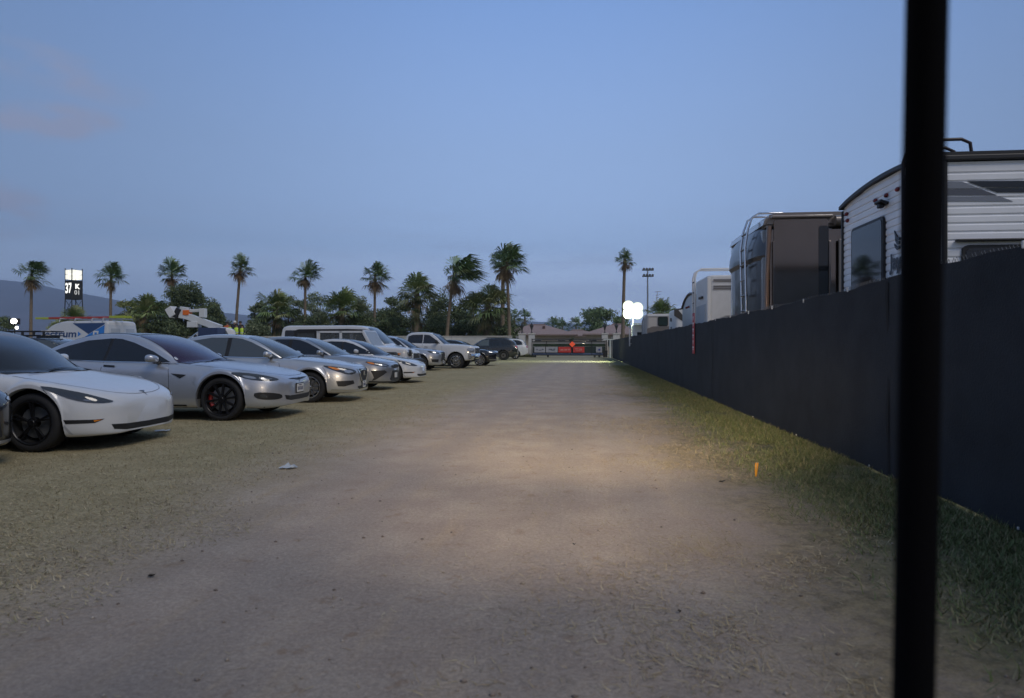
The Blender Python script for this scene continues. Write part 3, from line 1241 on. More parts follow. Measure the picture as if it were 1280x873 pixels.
# ---- profiles: every list runs (metres behind the nose, value)
SPEC_ELECTRIC = dict(
    L=4.69, W=1.85, R=.338, rr=.245, axles=(.84, 3.715), spokes=5, wstyle='double', rim=M_RIMB, Ra=.385,
    plan=[(0, .42), (.03, .56), (.10, .70), (.22, .80), (.42, .873), (.8, .915), (1.3, .92), (2.4, .925), (3.6, .92), (4.2, .87), (4.55, .74), (4.69, .58)],
    zb=[(0, .20), (.03, .185), (.10, .18), (.45, .165), (.7, .18), (4.0, .2), (4.45, .28), (4.69, .42)],
    zs=[(0, .49), (.04, .535), (.12, .595), (.3, .675), (.55, .745), (.85, .80), (1.2, .845), (2.0, .90), (3.2, .95), (4.1, .99), (4.5, 1.0), (4.69, .93)],
    zt=[(0, .565), (.04, .615), (.12, .665), (.3, .725), (.55, .785), (.9, .855), (1.2, .905), (2.0, .96), (3.2, 1.0), (4.1, 1.06), (4.5, 1.08), (4.69, 1.0)],
    roof=[(1.02, .865), (1.3, .985), (1.7, 1.19), (2.1, 1.345), (2.5, 1.425), (2.85, 1.442), (3.3, 1.40), (3.8, 1.27), (4.2, 1.13), (4.5, 1.045)],
    gy=[(1.02, .74), (1.3, .80), (2.0, .865), (2.8, .875), (3.5, .84), (4.1, .74), (4.5, .62)], tumble=.36, bowf=.42, bowr=.2)

SPEC_SALOON_E = dict(
    L=4.97, W=1.96, R=.352, rr=.265, axles=(.93, 3.89), spokes=10, wstyle='thin', rim=M_RIMB, caliper=True, Ra=.40,
    plan=[(0, .44), (.03, .58), (.10, .73), (.22, .84), (.42, .915), (.8, .96), (1.3, .965), (2.5, .965), (3.7, .975), (4.4, .92), (4.8, .80), (4.97, .62)],
    zb=[(0, .235), (.03, .22), (.10, .21), (.3, .19), (.7, .2), (4.2, .2), (4.7, .3), (4.97, .45)],
    zs=[(0, .58), (.04, .62), (.12, .665), (.3, .715), (.55, .765), (.9, .82), (1.3, .865), (2.2, .91), (3.2, .95), (4.2, 1.0), (4.7, 1.02), (4.97, .95)],
    zt=[(0, .645), (.04, .69), (.12, .735), (.3, .785), (.6, .845), (1.0, .905), (1.4, .955), (2.2, 1.0), (3.2, 1.02), (4.2, 1.06), (4.7, 1.09), (4.97, 1.0)],
    roof=[(1.30, .92), (1.6, 1.06), (2.0, 1.24), (2.4, 1.37), (2.75, 1.43), (3.05, 1.435), (3.5, 1.36), (3.9, 1.25), (4.25, 1.13), (4.5, 1.06)],
    gy=[(1.30, .78), (1.6, .84), (2.2, .90), (3.1, .90), (3.8, .84), (4.2, .75), (4.5, .66)], tumble=.38, bowf=.40, bowr=.2)

SPEC_MIDSIZE = dict(
    L=4.87, W=1.83, R=.33, rr=.222, axles=(.96, 3.74), spokes=10, wstyle='thin', rim=M_RIMS, Ra=.375,
    plan=[(0, .46), (.03, .58), (.09, .70), (.22, .80), (.45, .87), (.8, .905), (1.3, .912), (2.5, .915), (3.8, .91), (4.4, .86), (4.75, .74), (4.87, .6)],
    zb=[(0, .215), (.03, .21), (.10, .205), (.4, .19), (.7, .2), (4.2, .2), (4.6, .3), (4.87, .42)],
    zs=[(0, .60), (.03, .655), (.10, .70), (.3, .755), (.6, .81), (.95, .855), (1.35, .895), (2.2, .93), (3.2, .965), (4.2, 1.02), (4.7, 1.03), (4.87, .96)],
    zt=[(0, .69), (.03, .735), (.10, .785), (.3, .83), (.6, .885), (1.0, .935), (1.4, .98), (2.2, 1.0), (3.2, 1.03), (4.2, 1.08), (4.7, 1.1), (4.87, 1.02)],
    roof=[(1.22, .935), (1.5, 1.06), (1.9, 1.245), (2.25, 1.375), (2.6, 1.45), (3.0, 1.468), (3.4, 1.44), (3.8, 1.34), (4.15, 1.2), (4.4, 1.09)],
    gy=[(1.22, .74), (1.5, .79), (2.1, .845), (3.0, .85), (3.7, .81), (4.2, .72), (4.4, .64)], tumble=.34, bowf=.36, bowr=.2)

SPEC_SUV = dict(
    L=4.9, W=1.93, R=.37, rr=.26, axles=(.93, 3.75), spokes=10, wstyle='thin', rim=M_RIMS, Ra=.425, pan=.42, panh=.3,
    plan=[(0, .5), (.03, .62), (.09, .74), (.22, .84), (.45, .915), (.8, .955), (1.3, .962), (2.5, .965), (3.8, .96), (4.5, .92), (4.8, .82), (4.9, .72)],
    zb=[(0, .30), (.03, .28), (.10, .265), (.4, .25), (.7, .26), (4.2, .27), (4.6, .34), (4.9, .5)],
    zs=[(0, .78), (.03, .83), (.10, .88), (.3, .93), (.6, .98), (.95, 1.01), (1.35, 1.04), (2.2, 1.07), (3.2, 1.1), (4.2, 1.13), (4.7, 1.13), (4.9, 1.02)],
    zt=[(0, .88), (.03, .92), (.10, .96), (.3, 1.0), (.6, 1.05), (1.0, 1.09), (1.4, 1.12), (2.2, 1.14), (3.2, 1.16), (4.2, 1.18), (4.7, 1.18), (4.9, 1.1)],
    roof=[(1.2, 1.08), (1.5, 1.24), (1.9, 1.47), (2.2, 1.60), (2.6, 1.69), (3.1, 1.72), (3.7, 1.70), (4.2, 1.63), (4.5, 1.5), (4.75, 1.2)],
    gy=[(1.2, .78), (1.5, .84), (2.1, .885), (3.0, .89), (3.9, .87), (4.4, .80), (4.75, .70)], tumble=.28, bowf=.30, bowr=.14, gt=[(.98, .95), (.84, .985), (.45, .998), (0, 1.0)])


def side_glass(c, outline, m=M_GLASS, name='side_window', rnd=1, **k):
    return c.pair(name, [(a, 0, z) for a, z in outline], (0, 1, 0), m, rnd=rnd, **k)


def rw(a0, z0, a1, z1, r=.07):
    return [(a, z) for a, z in rrect(a0, z0, a1, z1, r, 4)]


def screen(c, pts, m=M_GLASS, name='windshield', **k):
    """windshield or roof glass outline in (a, y) for one half, mirrored to the other"""
    full = [(a, y, 0) for a, y in pts] + [(a, -y, 0) for a, y in reversed(pts)]
    return c.patch(name, full, (0, 0, -1), m, mirror=False, res=.07, **k)


FR = (-1, 0, 0)             # looking at the nose
SD = (0, 1, 0)              # looking at the near flank


def quarter(deg):           # looking at the near front corner, deg away from the nose
    return (-math.cos(R(deg)), math.sin(R(deg)), 0)


ROW = 'cars parked in the first row facing the track'


def electric_car(paint, label, loc, rz, rims=M_RIMB, brows=True):
    sp = dict(SPEC_ELECTRIC, rim=rims)
    c = Car('electric_car', label, 'car', sp, paint, loc, rz, ROW)
    screen(c, [(1.10, .0), (1.12, .40), (1.25, .74), (1.50, .705), (2.1, .60), (2.33, .565), (2.38, .3), (2.40, .0)])
    screen(c, [(2.44, 0), (2.42, .3), (2.40, .56), (3.2, .60), (3.9, .55), (4.15, .48), (4.2, 0)], name='roof_glass')
    side_glass(c, [(1.46, .935), (1.78, 1.10), (2.15, 1.265), (2.42, 1.335), (2.46, 1.335), (2.46, .955)], name='front_side_window', rnd=0)
    side_glass(c, [(2.52, .958), (2.52, 1.34), (2.9, 1.352), (3.35, 1.30), (3.75, 1.19), (3.95, 1.08), (3.95, 1.0)], name='rear_side_window', rnd=0)
    c.pair('headlight', [(.80, -.86, .765), (.62, -.80, .735), (.36, -.70, .672), (.16, -.57, .592), (.10, -.50, .558), (.22, -.62, .553), (.36, -.72, .578), (.52, -.80, .638)], quarter(48), M_LENS, rnd=1, res=.02, off=.010)
    c.pair('headlight_lamp', [(.35, -.72, .604), (.30, -.67, .596), (.28, -.655, .576), (.33, -.70, .580)], quarter(48), MATS.get('dim_lamp_lens') or mat('dim_lamp_lens', (.2, .21, .23), .1, .5, 1), off=.014, res=.02, rnd=1)
    c.patch('lower_intake', [(.0, .0, .285), (.0, .40, .292), (.1, .62, .305), (.1, .585, .245), (0, .42, .222), (0, 0, .218), (0, -.42, .222), (0, -.585, .245), (0, -.62, .305), (0, -.40, .292)], FR, M_TRIM, mirror=False, res=.04, off=.003)
    c.pair('bumper_slot', [(.46, -.86, .375), (.20, -.70, .372), (.14, -.62, .375), (.2, -.70, .333), (.44, -.85, .33)], quarter(52), M_TRIM, res=.03, off=.004)
    c.pair('marker_lamp', [(.21, -.71, .366), (.155, -.64, .368), (.21, -.70, .345)], quarter(52), M_AMBER, res=.02, off=.008)
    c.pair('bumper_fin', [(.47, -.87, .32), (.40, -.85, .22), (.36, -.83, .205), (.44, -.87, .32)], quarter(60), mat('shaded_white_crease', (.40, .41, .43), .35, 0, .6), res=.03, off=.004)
    c.seam('hood_seam', [(1.14, -.78, .90), (.75, -.80, .82), (.40, -.66, .70), (.16, -.46, .62), (.08, -.2, .60), (.07, 0, .60)], (-.5, .3, -1), w=.006)
    c.seam('door_seam', [(1.52, 0, .92), (1.40, 0, .75), (1.36, 0, .5), (1.42, 0, .24)], SD)
    c.seam('door_seam', [(2.49, 0, .95), (2.5, 0, .6), (2.46, 0, .24)], SD)
    c.pillar([(2.44, .955), (2.44, 1.335), (2.54, 1.34), (2.54, .958)])
    c.seam('bumper_seam', [(.66, 0, .72), (.60, 0, .66), (.565, 0, .60)], SD, w=.006)
    c.seam('wiper', [(1.10, -.60, .95), (1.16, -.1, .95), (1.14, .45, .95)], (0, 0, -1), M_TRIM, w=.022, off=.016, mirror=False)
    c.handles([(2.25, .80), (3.3, .84)])
    # the small emblem on the nose: a bar over a tapering stem
    e = c.patch('emblem', [(.10, -.052, .655), (.10, .052, .655), (.10, .04, .64), (.10, .013, .635), (.03, .0, .585), (.10, -.013, .635), (.10, -.04, .64)], (-1, 0, -.45), mat('grey_emblem', (.06, .06, .065), .3, .6), mirror=False, res=.015, off=.004)
    c.mirrors(1.95, 1.03, .90)
    return c


loc = place(SPEC_ELECTRIC, (45, 565), R(1))
electric_car(M_WHITE, 'white electric sedan with black wheels, nearest in the row, cut by the left frame edge', loc, R(1))
loc = place(SPEC_ELECTRIC, None, R(0), nose=(-5.28, 21.3))
electric_car(mat('cool_white_car_paint', (.57, .59, .62), .28, 0, 1, noise=.03, nscale=3), 'white electric sedan with orange marker lamp, fifth in the row beside the grey sedan', loc, R(0), M_RIMS)

# ---- silver electric saloon
sp = SPEC_SALOON_E
c = Car('electric_saloon', 'satin silver electric saloon with black ten-spoke wheels and red calipers', 'car', sp, mat('satin_silver_car_paint', (.52, .54, .58), .36, .7, .7, noise=.03, nscale=3, coat_rough=.15), place(sp, (279, 526), R(2)), R(2), ROW)
screen(c, [(1.36, .0), (1.38, .42), (1.52, .80), (1.8, .76), (2.3, .65), (2.5, .61), (2.54, .3), (2.55, .0)], mat('violet_tinted_glass', (.05, .035, .075), .06, .35, 0, spec=.8))
screen(c, [(2.58, 0), (2.57, .3), (2.54, .60), (3.2, .63), (3.7, .60), (3.95, .55), (4.0, 0)], name='roof_glass')
side_glass(c, [(1.86, .945), (2.15, 1.12), (2.5, 1.265), (2.72, 1.325), (2.85, 1.335), (2.92, .965)], name='front_side_window', rnd=0)
side_glass(c, [(2.96, .967), (2.90, 1.335), (3.3, 1.30), (3.65, 1.21), (3.95, 1.115), (4.1, 1.05), (3.8, .99)], name='rear_side_window', rnd=0)
c.seam('window_trim', [(1.70, 0, .915), (2.4, 0, .944), (3.3, 0, .965), (3.85, 0, .985), (4.15, 0, 1.04)], SD, M_CHROME, w=.009, off=.008)
c.pair('headlight', [(.86, -.90, .785), (.6, -.85, .775), (.34, -.74, .735), (.16, -.60, .675), (.14, -.58, .65), (.25, -.70, .64), (.45, -.82, .655), (.62, -.88, .70)], quarter(50), M_LENS, rnd=1, res=.022, off=.009)
c.pair('headlight_lamp', [(.66, -.86, .735), (.48, -.80, .715), (.42, -.78, .672), (.56, -.85, .69)], quarter(50), M_CLEAR, off=.013, res=.025, rnd=1)
c.pair('lamp_strip', [(.40, -.775, .70), (.22, -.67, .675), (.24, -.68, .66), (.40, -.78, .67)], quarter(50), mat('dim_lamp_lens', (.2, .21, .23), .1, .5, 1), off=.013, res=.025)
c.patch('upper_intake', [(.0, .0, .66), (.02, .25, .668), (.05, .42, .66), (.02, .25, .645), (0, 0, .632), (.02, -.25, .645), (.05, -.42, .66), (.02, -.25, .668)], FR, M_TRIM, mirror=False, res=.03)
c.patch('emblem', [(.0, -.05, .665), (.0, .05, .665), (.0, .035, .65), (.0, .013, .645), (.0, .0, .575), (0, -.013, .645), (0, -.035, .65)], FR, M_TRIM, mirror=False, res=.015, off=.009)
c.patch('lower_intake', [(0, 0, .375), (0, .40, .38), (.1, .56, .40), (.1, .52, .325), (0, .36, .30), (0, 0, .295), (0, -.36, .30), (0, -.52, .325), (0, -.56, .40), (0, -.40, .38)], FR, M_TRIM, mirror=False, res=.04, off=.003)
fa, fb = c.pair('fog_intake', [(.42, -.86, .465), (.22, -.74, .455), (.08, -.60, .42), (.07, -.58, .35), (.2, -.72, .335), (.36, -.84, .35), (.43, -.87, .40)], quarter(50), M_TRIM, rnd=1, res=.03)
c.pair('fog_lamp', [(.36, -.83, .43), (.27, -.78, .43), (.25, -.76, .37), (.34, -.82, .37)], quarter(50), M_LENS, rnd=1, res=.02, off=.009)
c.seam('hood_seam', [(1.40, -.84, .93), (.9, -.84, .85), (.5, -.74, .78), (.22, -.55, .72), (.09, -.3, .69), (.07, 0, .69)], (-.5, .3, -1), w=.006)
c.seam('door_seam', [(1.86, 0, .94), (1.80, 0, .8), (1.78, 0, .5), (1.79, 0, .26)], SD)
c.seam('door_seam', [(2.94, 0, .95), (2.96, 0, .6), (2.92, 0, .26)], SD)
c.seam('door_seam', [(4.1, 0, .99), (3.95, 0, .85), (3.72, 0, .74)], SD)
c.patch('sill_trim', [(1.5, 0, .262), (3.3, 0, .262), (3.3, 0, .235), (1.5, 0, .235)], SD, M_TRIM, off=.006)
c.pair('fender_badge', [(1.50, 0, .745), (1.76, 0, .765), (1.60, 0, .685)], SD, M_TRIM, res=.03, off=.008)
c.pillar([(2.90, .966), (2.83, 1.333), (2.92, 1.334), (2.98, .967)])
c.seam('bumper_seam', [(.72, 0, .76), (.62, 0, .70), (.60, 0, .63)], SD, w=.006)
c.seam('wiper', [(1.37, -.62, 1), (1.43, -.1, 1), (1.41, .5, 1)], (0, 0, -1), M_TRIM, w=.022, off=.016, mirror=False)
c.handles([(2.72, .86), (3.6, .89)])
c.mirrors(2.02, 1.0, .93, size=(.15, .22, .14))
c.plate(0, .49)

# ---- silver midsize sedan with chrome V grille
sp = SPEC_MIDSIZE
c = Car('midsize_sedan', 'silver sedan with chrome-edged V grille and amber lamps, third in the row', 'car', sp, M_SILVER2, place(sp, (388, 503.5), R(6)), R(6), ROW)
screen(c, [(1.28, .0), (1.30, .42), (1.42, .735), (1.7, .70), (2.2, .60), (2.36, .575), (2.4, .3), (2.41, .0)], M_GLASSL)
GL_A = M_GLASSL
side_glass(c, [(1.66, .96), (1.95, 1.14), (2.25, 1.29), (2.45, 1.36), (2.66, 1.385), (2.70, .985)], GL_A, 'front_side_window', 0)
side_glass(c, [(2.78, .988), (2.75, 1.385), (3.1, 1.385), (3.5, 1.32), (3.85, 1.19), (4.0, 1.10), (3.9, 1.03)], GL_A, 'rear_side_window', 0)
c.seam('window_trim', [(1.56, 0, .945), (2.4, 0, .965), (3.3, 0, .985), (4.0, 0, 1.03)], SD, M_CHROME, w=.014, off=.008)
c.pair('headlight', [(.72, -.845, .80), (.45, -.80, .765), (.22, -.70, .725), (.10, -.58, .69), (.06, -.50, .655), (.12, -.60, .60), (.24, -.72, .595), (.40, -.80, .66), (.6, -.84, .735)], quarter(45), M_LENS, rnd=1, res=.025, off=.009)
c.pair('turn_lamp', [(.62, -.845, .775), (.44, -.80, .745), (.34, -.77, .70), (.44, -.81, .69)], quarter(45), M_AMBER, off=.013, res=.025, rnd=1)
c.pair('headlight_lamp', [(.30, -.75, .70), (.16, -.64, .68), (.13, -.6, .635), (.26, -.73, .625)], quarter(45), M_CLEAR, off=.013, res=.025, rnd=1)
c.patch('grille', [(0, 0, .70), (0, .36, .71), (0, .44, .69), (0, .30, .45), (0, .22, .40), (0, -.22, .40), (0, -.30, .45), (0, -.44, .69), (0, -.36, .71)], FR, M_TRIM, mirror=False, res=.04, off=.004)
c.seam('grille_chrome', [(0, -.45, .715), (0, -.32, .52), (0, -.20, .43), (0, 0, .405), (0, .20, .43), (0, .32, .52), (0, .45, .715)], FR, M_CHROME, w=.045, off=.012, mirror=False)
c.patch('emblem', [(0, .07 * math.cos(R(t)), .60 + .055 * math.sin(R(t))) for t in range(0, 360, 30)], FR, M_CHROME, mirror=False, res=.03, off=.016)
c.patch('lower_intake', [(0, -.52, .335), (0, .52, .335), (0, .46, .27), (0, -.46, .27)], FR, M_TRIM, mirror=False, res=.05)
c.pair('fog_recess', [(.42, -.83, .46), (.12, -.62, .47), (.10, -.60, .40), (.28, -.76, .345), (.38, -.82, .35)], quarter(48), M_TRIM, res=.03)
c.seam('bumper_lip', [(.5, -.86, .275), (.2, -.74, .262), (.03, -.4, .26), (0, 0, .26)], quarter(30), M_CHROME, w=.018, off=.006)
c.seam('hood_seam', [(1.32, -.80, .925), (.8, -.79, .855), (.35, -.66, .78), (.12, -.5, .735), (.05, -.3, .73), (.04, 0, .73)], (-.5, .3, -1), w=.006)
c.seam('door_seam', [(1.66, 0, .95), (1.58, 0, .8), (1.52, 0, .5), (1.55, 0, .25)], SD)
c.seam('door_seam', [(2.74, 0, .975), (2.74, 0, .6), (2.70, 0, .25)], SD)
c.pillar([(2.69, .986), (2.65, 1.384), (2.76, 1.385), (2.79, .988)])
c.seam('bumper_seam', [(.68, 0, .76), (.62, 0, .68), (.60, 0, .60)], SD, w=.006)
c.seam('wiper', [(1.30, -.58, 1), (1.36, -.1, 1), (1.34, .48, 1)], (0, 0, -1), M_TRIM, w=.022, off=.016, mirror=False)
c.handles([(2.42, .86), (3.45, .90)], M_CHROME)
c.mirrors(1.80, 1.02, .885, size=(.14, .22, .14))
c.plate(0, .36)

# ---- grey sedan with black X-shaped front
c = Car('sports_sedan', 'steel grey sedan with black lower grille corners, fourth in the row', 'car', dict(SPEC_MIDSIZE, rim=M_RIMB), M_GREY, place(SPEC_MIDSIZE, None, R(2), nose=(-5.2, 17.75)), R(2), ROW)
screen(c, [(1.28, .0), (1.30, .42), (1.42, .735), (1.7, .70), (2.2, .60), (2.36, .575), (2.4, .3), (2.41, .0)], M_GLASSL)
side_glass(c, [(1.66, .96), (1.95, 1.14), (2.25, 1.29), (2.45, 1.36), (2.66, 1.385), (2.70, .985)], M_GLASS, 'front_side_window', 0)
side_glass(c, [(2.78, .988), (2.75, 1.385), (3.1, 1.385), (3.5, 1.32), (3.85, 1.19), (4.0, 1.10), (3.9, 1.03)], M_GLASS, 'rear_side_window', 0)
c.pair('headlight', [(.66, -.845, .79), (.40, -.79, .765), (.16, -.65, .72), (.05, -.50, .67), (.09, -.55, .64), (.26, -.74, .655), (.5, -.83, .71)], quarter(45), M_LENS, rnd=1, res=.025, off=.009)
c.pair('turn_lamp', [(.60, -.845, .775), (.42, -.80, .755), (.38, -.79, .705), (.5, -.83, .72)], quarter(45), M_AMBER, off=.013, res=.025, rnd=1)
c.pair('headlight_lamp', [(.30, -.76, .715), (.14, -.63, .69), (.12, -.60, .66), (.27, -.74, .68)], quarter(45), M_CLEAR, off=.013, res=.025, rnd=1)
c.patch('upper_grille', [(0, -.50, .66), (0, -.2, .69), (0, .2, .69), (0, .50, .66), (0, .3, .60), (0, 0, .585), (0, -.3, .60)], FR, M_TRIM, mirror=False, res=.04, off=.004)
c.patch('lower_grille', [(0, -.36, .53), (0, .36, .53), (0, .54, .30), (0, .44, .255), (0, -.44, .255), (0, -.54, .30)], FR, M_TRIM, mirror=False, res=.04, off=.004)
c.pair('corner_vent', [(.48, -.84, .54), (.16, -.66, .55), (.12, -.6, .50), (.36, -.80, .30), (.44, -.84, .27), (.40, -.82, .36)], quarter(50), M_TRIM, res=.03)
c.seam('bumper_lip', [(.5, -.86, .25), (.2, -.74, .235), (.03, -.4, .235), (0, 0, .235)], quarter(30), M_TRIM, w=.03, off=.006)
c.seam('hood_seam', [(1.32, -.80, .925), (.8, -.79, .855), (.35, -.66, .78), (.12, -.5, .735), (.05, -.3, .73), (.04, 0, .73)], (-.5, .3, -1), w=.006)
c.seam('door_seam', [(1.66, 0, .95), (1.58, 0, .8), (1.52, 0, .5), (1.55, 0, .25)], SD)
c.pillar([(2.69, .986), (2.65, 1.384), (2.76, 1.385), (2.79, .988)])
c.handles([(2.42, .86), (3.45, .90)])
c.mirrors(1.80, 1.02, .885, size=(.14, .22, .14))
c.plate(0, .40, lines=False)

# ---- dark car whose nose just enters at the left edge
sp = dict(SPEC_MIDSIZE, rim=M_RIMB)
g = at_y(11, 500, 5.7)
c = Car('dark_sedan', 'black car nose with mesh grille at the far left frame edge', 'car', sp, M_BLACKP, (g.x - sp['L'] / 2 - .60, 5.75, 0), R(2), ROW)
screen(c, [(1.28, .0), (1.42, .735), (2.36, .575), (2.41, .0)])
side_glass(c, [(1.66, .96), (2.25, 1.29), (2.66, 1.385), (2.70, .985)], name='front_side_window', rnd=0)
gm = mat('grille_mesh', (.05, .052, .06), .25, .8)
c.patch('grille', [(0, -.40, .69), (0, .40, .69), (0, .46, .30), (0, -.46, .30)], FR, M_TRIM, mirror=False, res=.05)
for k in range(7):
    c.seam('grille_bar', [(0, -.42, .34 + .05 * k), (0, 0, .35 + .05 * k), (0, .42, .34 + .05 * k)], FR, gm, w=.012, off=.012, mirror=False)
c.pair('headlight', [(.60, -.84, .76), (.2, -.68, .72), (.06, -.52, .68), (.12, -.6, .64), (.4, -.8, .68)], quarter(45), M_CLEAR, rnd=1, res=.03)
c.seam('bumper_lip', [(.5, -.86, .26), (.2, -.74, .25), (.03, -.4, .25), (0, 0, .25)], quarter(30), M_SILVER, w=.03, off=.008)
c.mirrors(1.80, 1.02, .885)

M_CLEARG = mat('clear_window_glass', (.10, .11, .11), .04, spec=.8, alpha=.42)
# ---- white boxy off-roader with black hardtop
SPEC_OFFROAD = dict(
    L=4.4, W=1.80, R=.40, rr=.235, axles=(.78, 3.75), spokes=5, wstyle='wide', rim=M_RIMB, Ra=.47, ww=.25, inset=-.03, pan=.52, panh=.24, sharp=30,
    sec=[(.85, 0), (.97, .02), (.99, .2), (1, .5), (1, .8), (.985, .97), (.95, 1.0)], top=[(.9, .35), (.6, .85), (0, 1)],
    plan=[(0, .36), (.02, .40), (.06, .43), (.3, .48), (.9, .60), (1.25, .70), (1.32, .785), (2, .79), (4.3, .79), (4.4, .76)],
    zb=[(0, .62), (.1, .55), (1.2, .46), (3.5, .46), (4.4, .55)],
    zs=[(0, 1.0), (.05, 1.06), (.5, 1.10), (1.3, 1.15), (2.0, 1.16), (4.3, 1.16), (4.4, 1.12)],
    zt=[(0, 1.08), (.06, 1.13), (.5, 1.17), (1.3, 1.22), (2, 1.2), (4.3, 1.2), (4.4, 1.16)])
loc = place(SPEC_OFFROAD, None, R(-1), nose=(-6.68, 24.9))
c = Car('offroad_car', 'white off-road car with black hardtop and black flared fenders behind the fifth car', 'car', SPEC_OFFROAD, M_WHITE, loc, R(-1), ROW)
c.root['label'] = 'white boxy off-road car with black hardtop, between the white sedan and the long van'
X = c.X


def slab(name, poly, y0, y1, m, car, sharp=40):
    """side outline (a, z) with holes left open by building it of bars; here a plain plate"""
    bm = bmesh.new()
    prism(bm, [(car.X(a), z) for a, z in poly], 'y', y0, y1)
    return obj(name, bm, m, car.root, smooth=sharp)


bm = bmesh.new()
prism(bm, [(X(1.62), 1.78), (X(1.66), 1.83), (X(2.2), 1.85), (X(4.2), 1.84), (X(4.32), 1.80), (X(4.32), 1.75), (X(1.64), 1.74)], 'y', -.70, .70)
bmesh.ops.bevel(bm, geom=bm.edges[:], offset=.025, segments=2, affect='EDGES')
obj('hardtop', bm, M_TRIM, c.root, smooth=40)
for sd in (-1, 1):
    y = sd * .745
    for poly in (((1.28, 1.18), (1.35, 1.16), (1.66, 1.76), (1.60, 1.78)), ((2.42, 1.14), (2.52, 1.14), (2.52, 1.77), (2.42, 1.77)), ((3.30, 1.14), (3.42, 1.14), (3.42, 1.77), (3.30, 1.77)),
                 ((1.64, 1.70), (3.4, 1.70), (3.4, 1.77), (1.62, 1.77))):
        bm = bmesh.new()
        prism(bm, [(X(a), z) for a, z in poly], 'y', y - .03, y + .03)
        obj('window_frame', bm, M_WHITE, c.root)
    slab('quarter_panel', [(3.42, 1.14), (4.33, 1.14), (4.31, 1.77), (3.42, 1.77)], y - .028, y + .028, M_TRIM, c)
    slab('quarter_window', [(3.52, 1.22), (4.2, 1.22), (4.19, 1.68), (3.52, 1.68)], y - .034, y + .034, M_CLEARG, c)
    slab('front_side_window', [(1.36, 1.17), (2.42, 1.17), (2.42, 1.70), (1.64, 1.70)], y - .01, y + .01, M_CLEARG, c)
    slab('rear_side_window', [(2.52, 1.17), (3.30, 1.17), (3.30, 1.70), (2.52, 1.70)], y - .01, y + .01, M_CLEARG, c)
    bm = bmesh.new()
    box(bm, (X(1.5), sd * .93, 1.29), (.13, .16, .24), bev=.04)
    m_ = obj('mirror', bm, M_TRIM, c.root, smooth=50)
    # flared fenders
    for ax, hw_ in ((.78, .60), (3.75, .62)):
        bm = bmesh.new()
        prof = [(-.68, .62), (-.60, .80), (-.42, .97), (.40, .97), (.58, .84), (.70, .58)]
        o = [(X(ax) - p, z) for p, z in prof]
        i_ = [(X(ax) - p * .93, z - .06) for p, z in reversed(prof)]
        prism(bm, o + i_, 'y', sd * .56, sd * .94)
        bmesh.ops.bevel(bm, geom=bm.edges[:], offset=.012, segments=1, affect='EDGES')
        f_ = obj('fender', bm, M_TRIM, c.root, smooth=50)
        if ax < 1:
            bm = bmesh.new()
            box(bm, (X(.20), sd * .72, .90), (.06, .22, .07), bev=.012)
            obj('turn_lamp', bm, M_AMBER, f_)
    bm = bmesh.new()
    lathe(bm, [(.001, .02), (.07, .015), (.085, 0), (.085, -.05)], 20, 'y')
    hl = obj('headlight', bm, M_CLEAR, c.root, smooth=50)
    hl.rotation_euler = (0, 0, -R(90))
    hl.location = (X(-.02), sd * .27, .95)
bm = bmesh.new()
prism(bm, [(X(1.24), 1.19), (X(1.28), 1.18), (X(1.64), 1.79), (X(1.60), 1.80)], 'y', -.72, .72)
obj('windshield_frame', bm, M_WHITE, c.root)
bm = bmesh.new()
prism(bm, [(X(1.255), 1.235), (X(1.28), 1.235), (X(1.60), 1.765), (X(1.575), 1.765)], 'y', -.66, .66)
obj('windshield', bm, M_CLEARG, c.root)
for k in range(7):
    bm = bmesh.new()
    box(bm, (X(-.01), -.165 + .055 * k, .92), (.03, .026, .24), bev=.01)
    obj('grille_slot', bm, M_TRIM, c.root)
bm = bmesh.new()
box(bm, (X(-.22), 0, .62), (.22, 1.66, .20), bev=.04)
obj('bumper', bm, M_TRIM, c.root, smooth=40)
c.seam('door_seam', [(1.36, 0, 1.13), (1.36, 0, .6)], SD)
c.seam('door_seam', [(2.47, 0, 1.13), (2.47, 0, .55)], SD)
c.handles([(2.2, 1.02), (3.1, 1.02)])

# ---- long white passenger van
SPEC_VAN = dict(
    L=5.9, W=2.0, R=.37, rr=.22, axles=(.95, 4.5), spokes=8, wstyle='wide', rim=M_RIMS, Ra=.43, pan=.44, panh=.24,
    sec=[(.8, 0), (.95, .02), (.99, .2), (1, .5), (.995, .78), (.98, .97), (.95, 1.01)],
    plan=[(0, .62), (.03, .74), (.1, .84), (.3, .93), (.8, .98), (1.5, 1.0), (5.6, 1.0), (5.85, .97), (5.9, .93)],
    zb=[(0, .36), (.1, .34), (.6, .33), (5.4, .36), (5.9, .46)],
    zs=[(0, .82), (.05, .92), (.2, 1.0), (.7, 1.1), (1.2, 1.2), (1.6, 1.24), (5.8, 1.26), (5.9, 1.24)],
    zt=[(0, .92), (.05, 1.0), (.2, 1.07), (.7, 1.17), (1.2, 1.27), (1.6, 1.3), (5.8, 1.32), (5.9, 1.3)],
    roof=[(.95, 1.22), (1.2, 1.42), (1.7, 1.84), (1.95, 2.0), (2.3, 2.08), (2.8, 2.10), (5.5, 2.10), (5.72, 2.05), (5.84, 1.9), (5.88, 1.4)],
    gst=[5.74, 5.78, 5.81], gy=[(.95, .82), (1.3, .92), (2, .96), (5.6, .965), (5.88, .93)], tumble=.15, bowf=.18, bowr=.03,
    gt=[(.985, .95), (.90, .985), (.5, .998), (0, 1.0)])
c = Car('passenger_van', 'long white passenger van with dark side windows behind the off-road car', 'van', SPEC_VAN, M_WHITE, place(SPEC_VAN, None, R(-1), nose=(-7.3, 28.4)), R(-1), ROW)
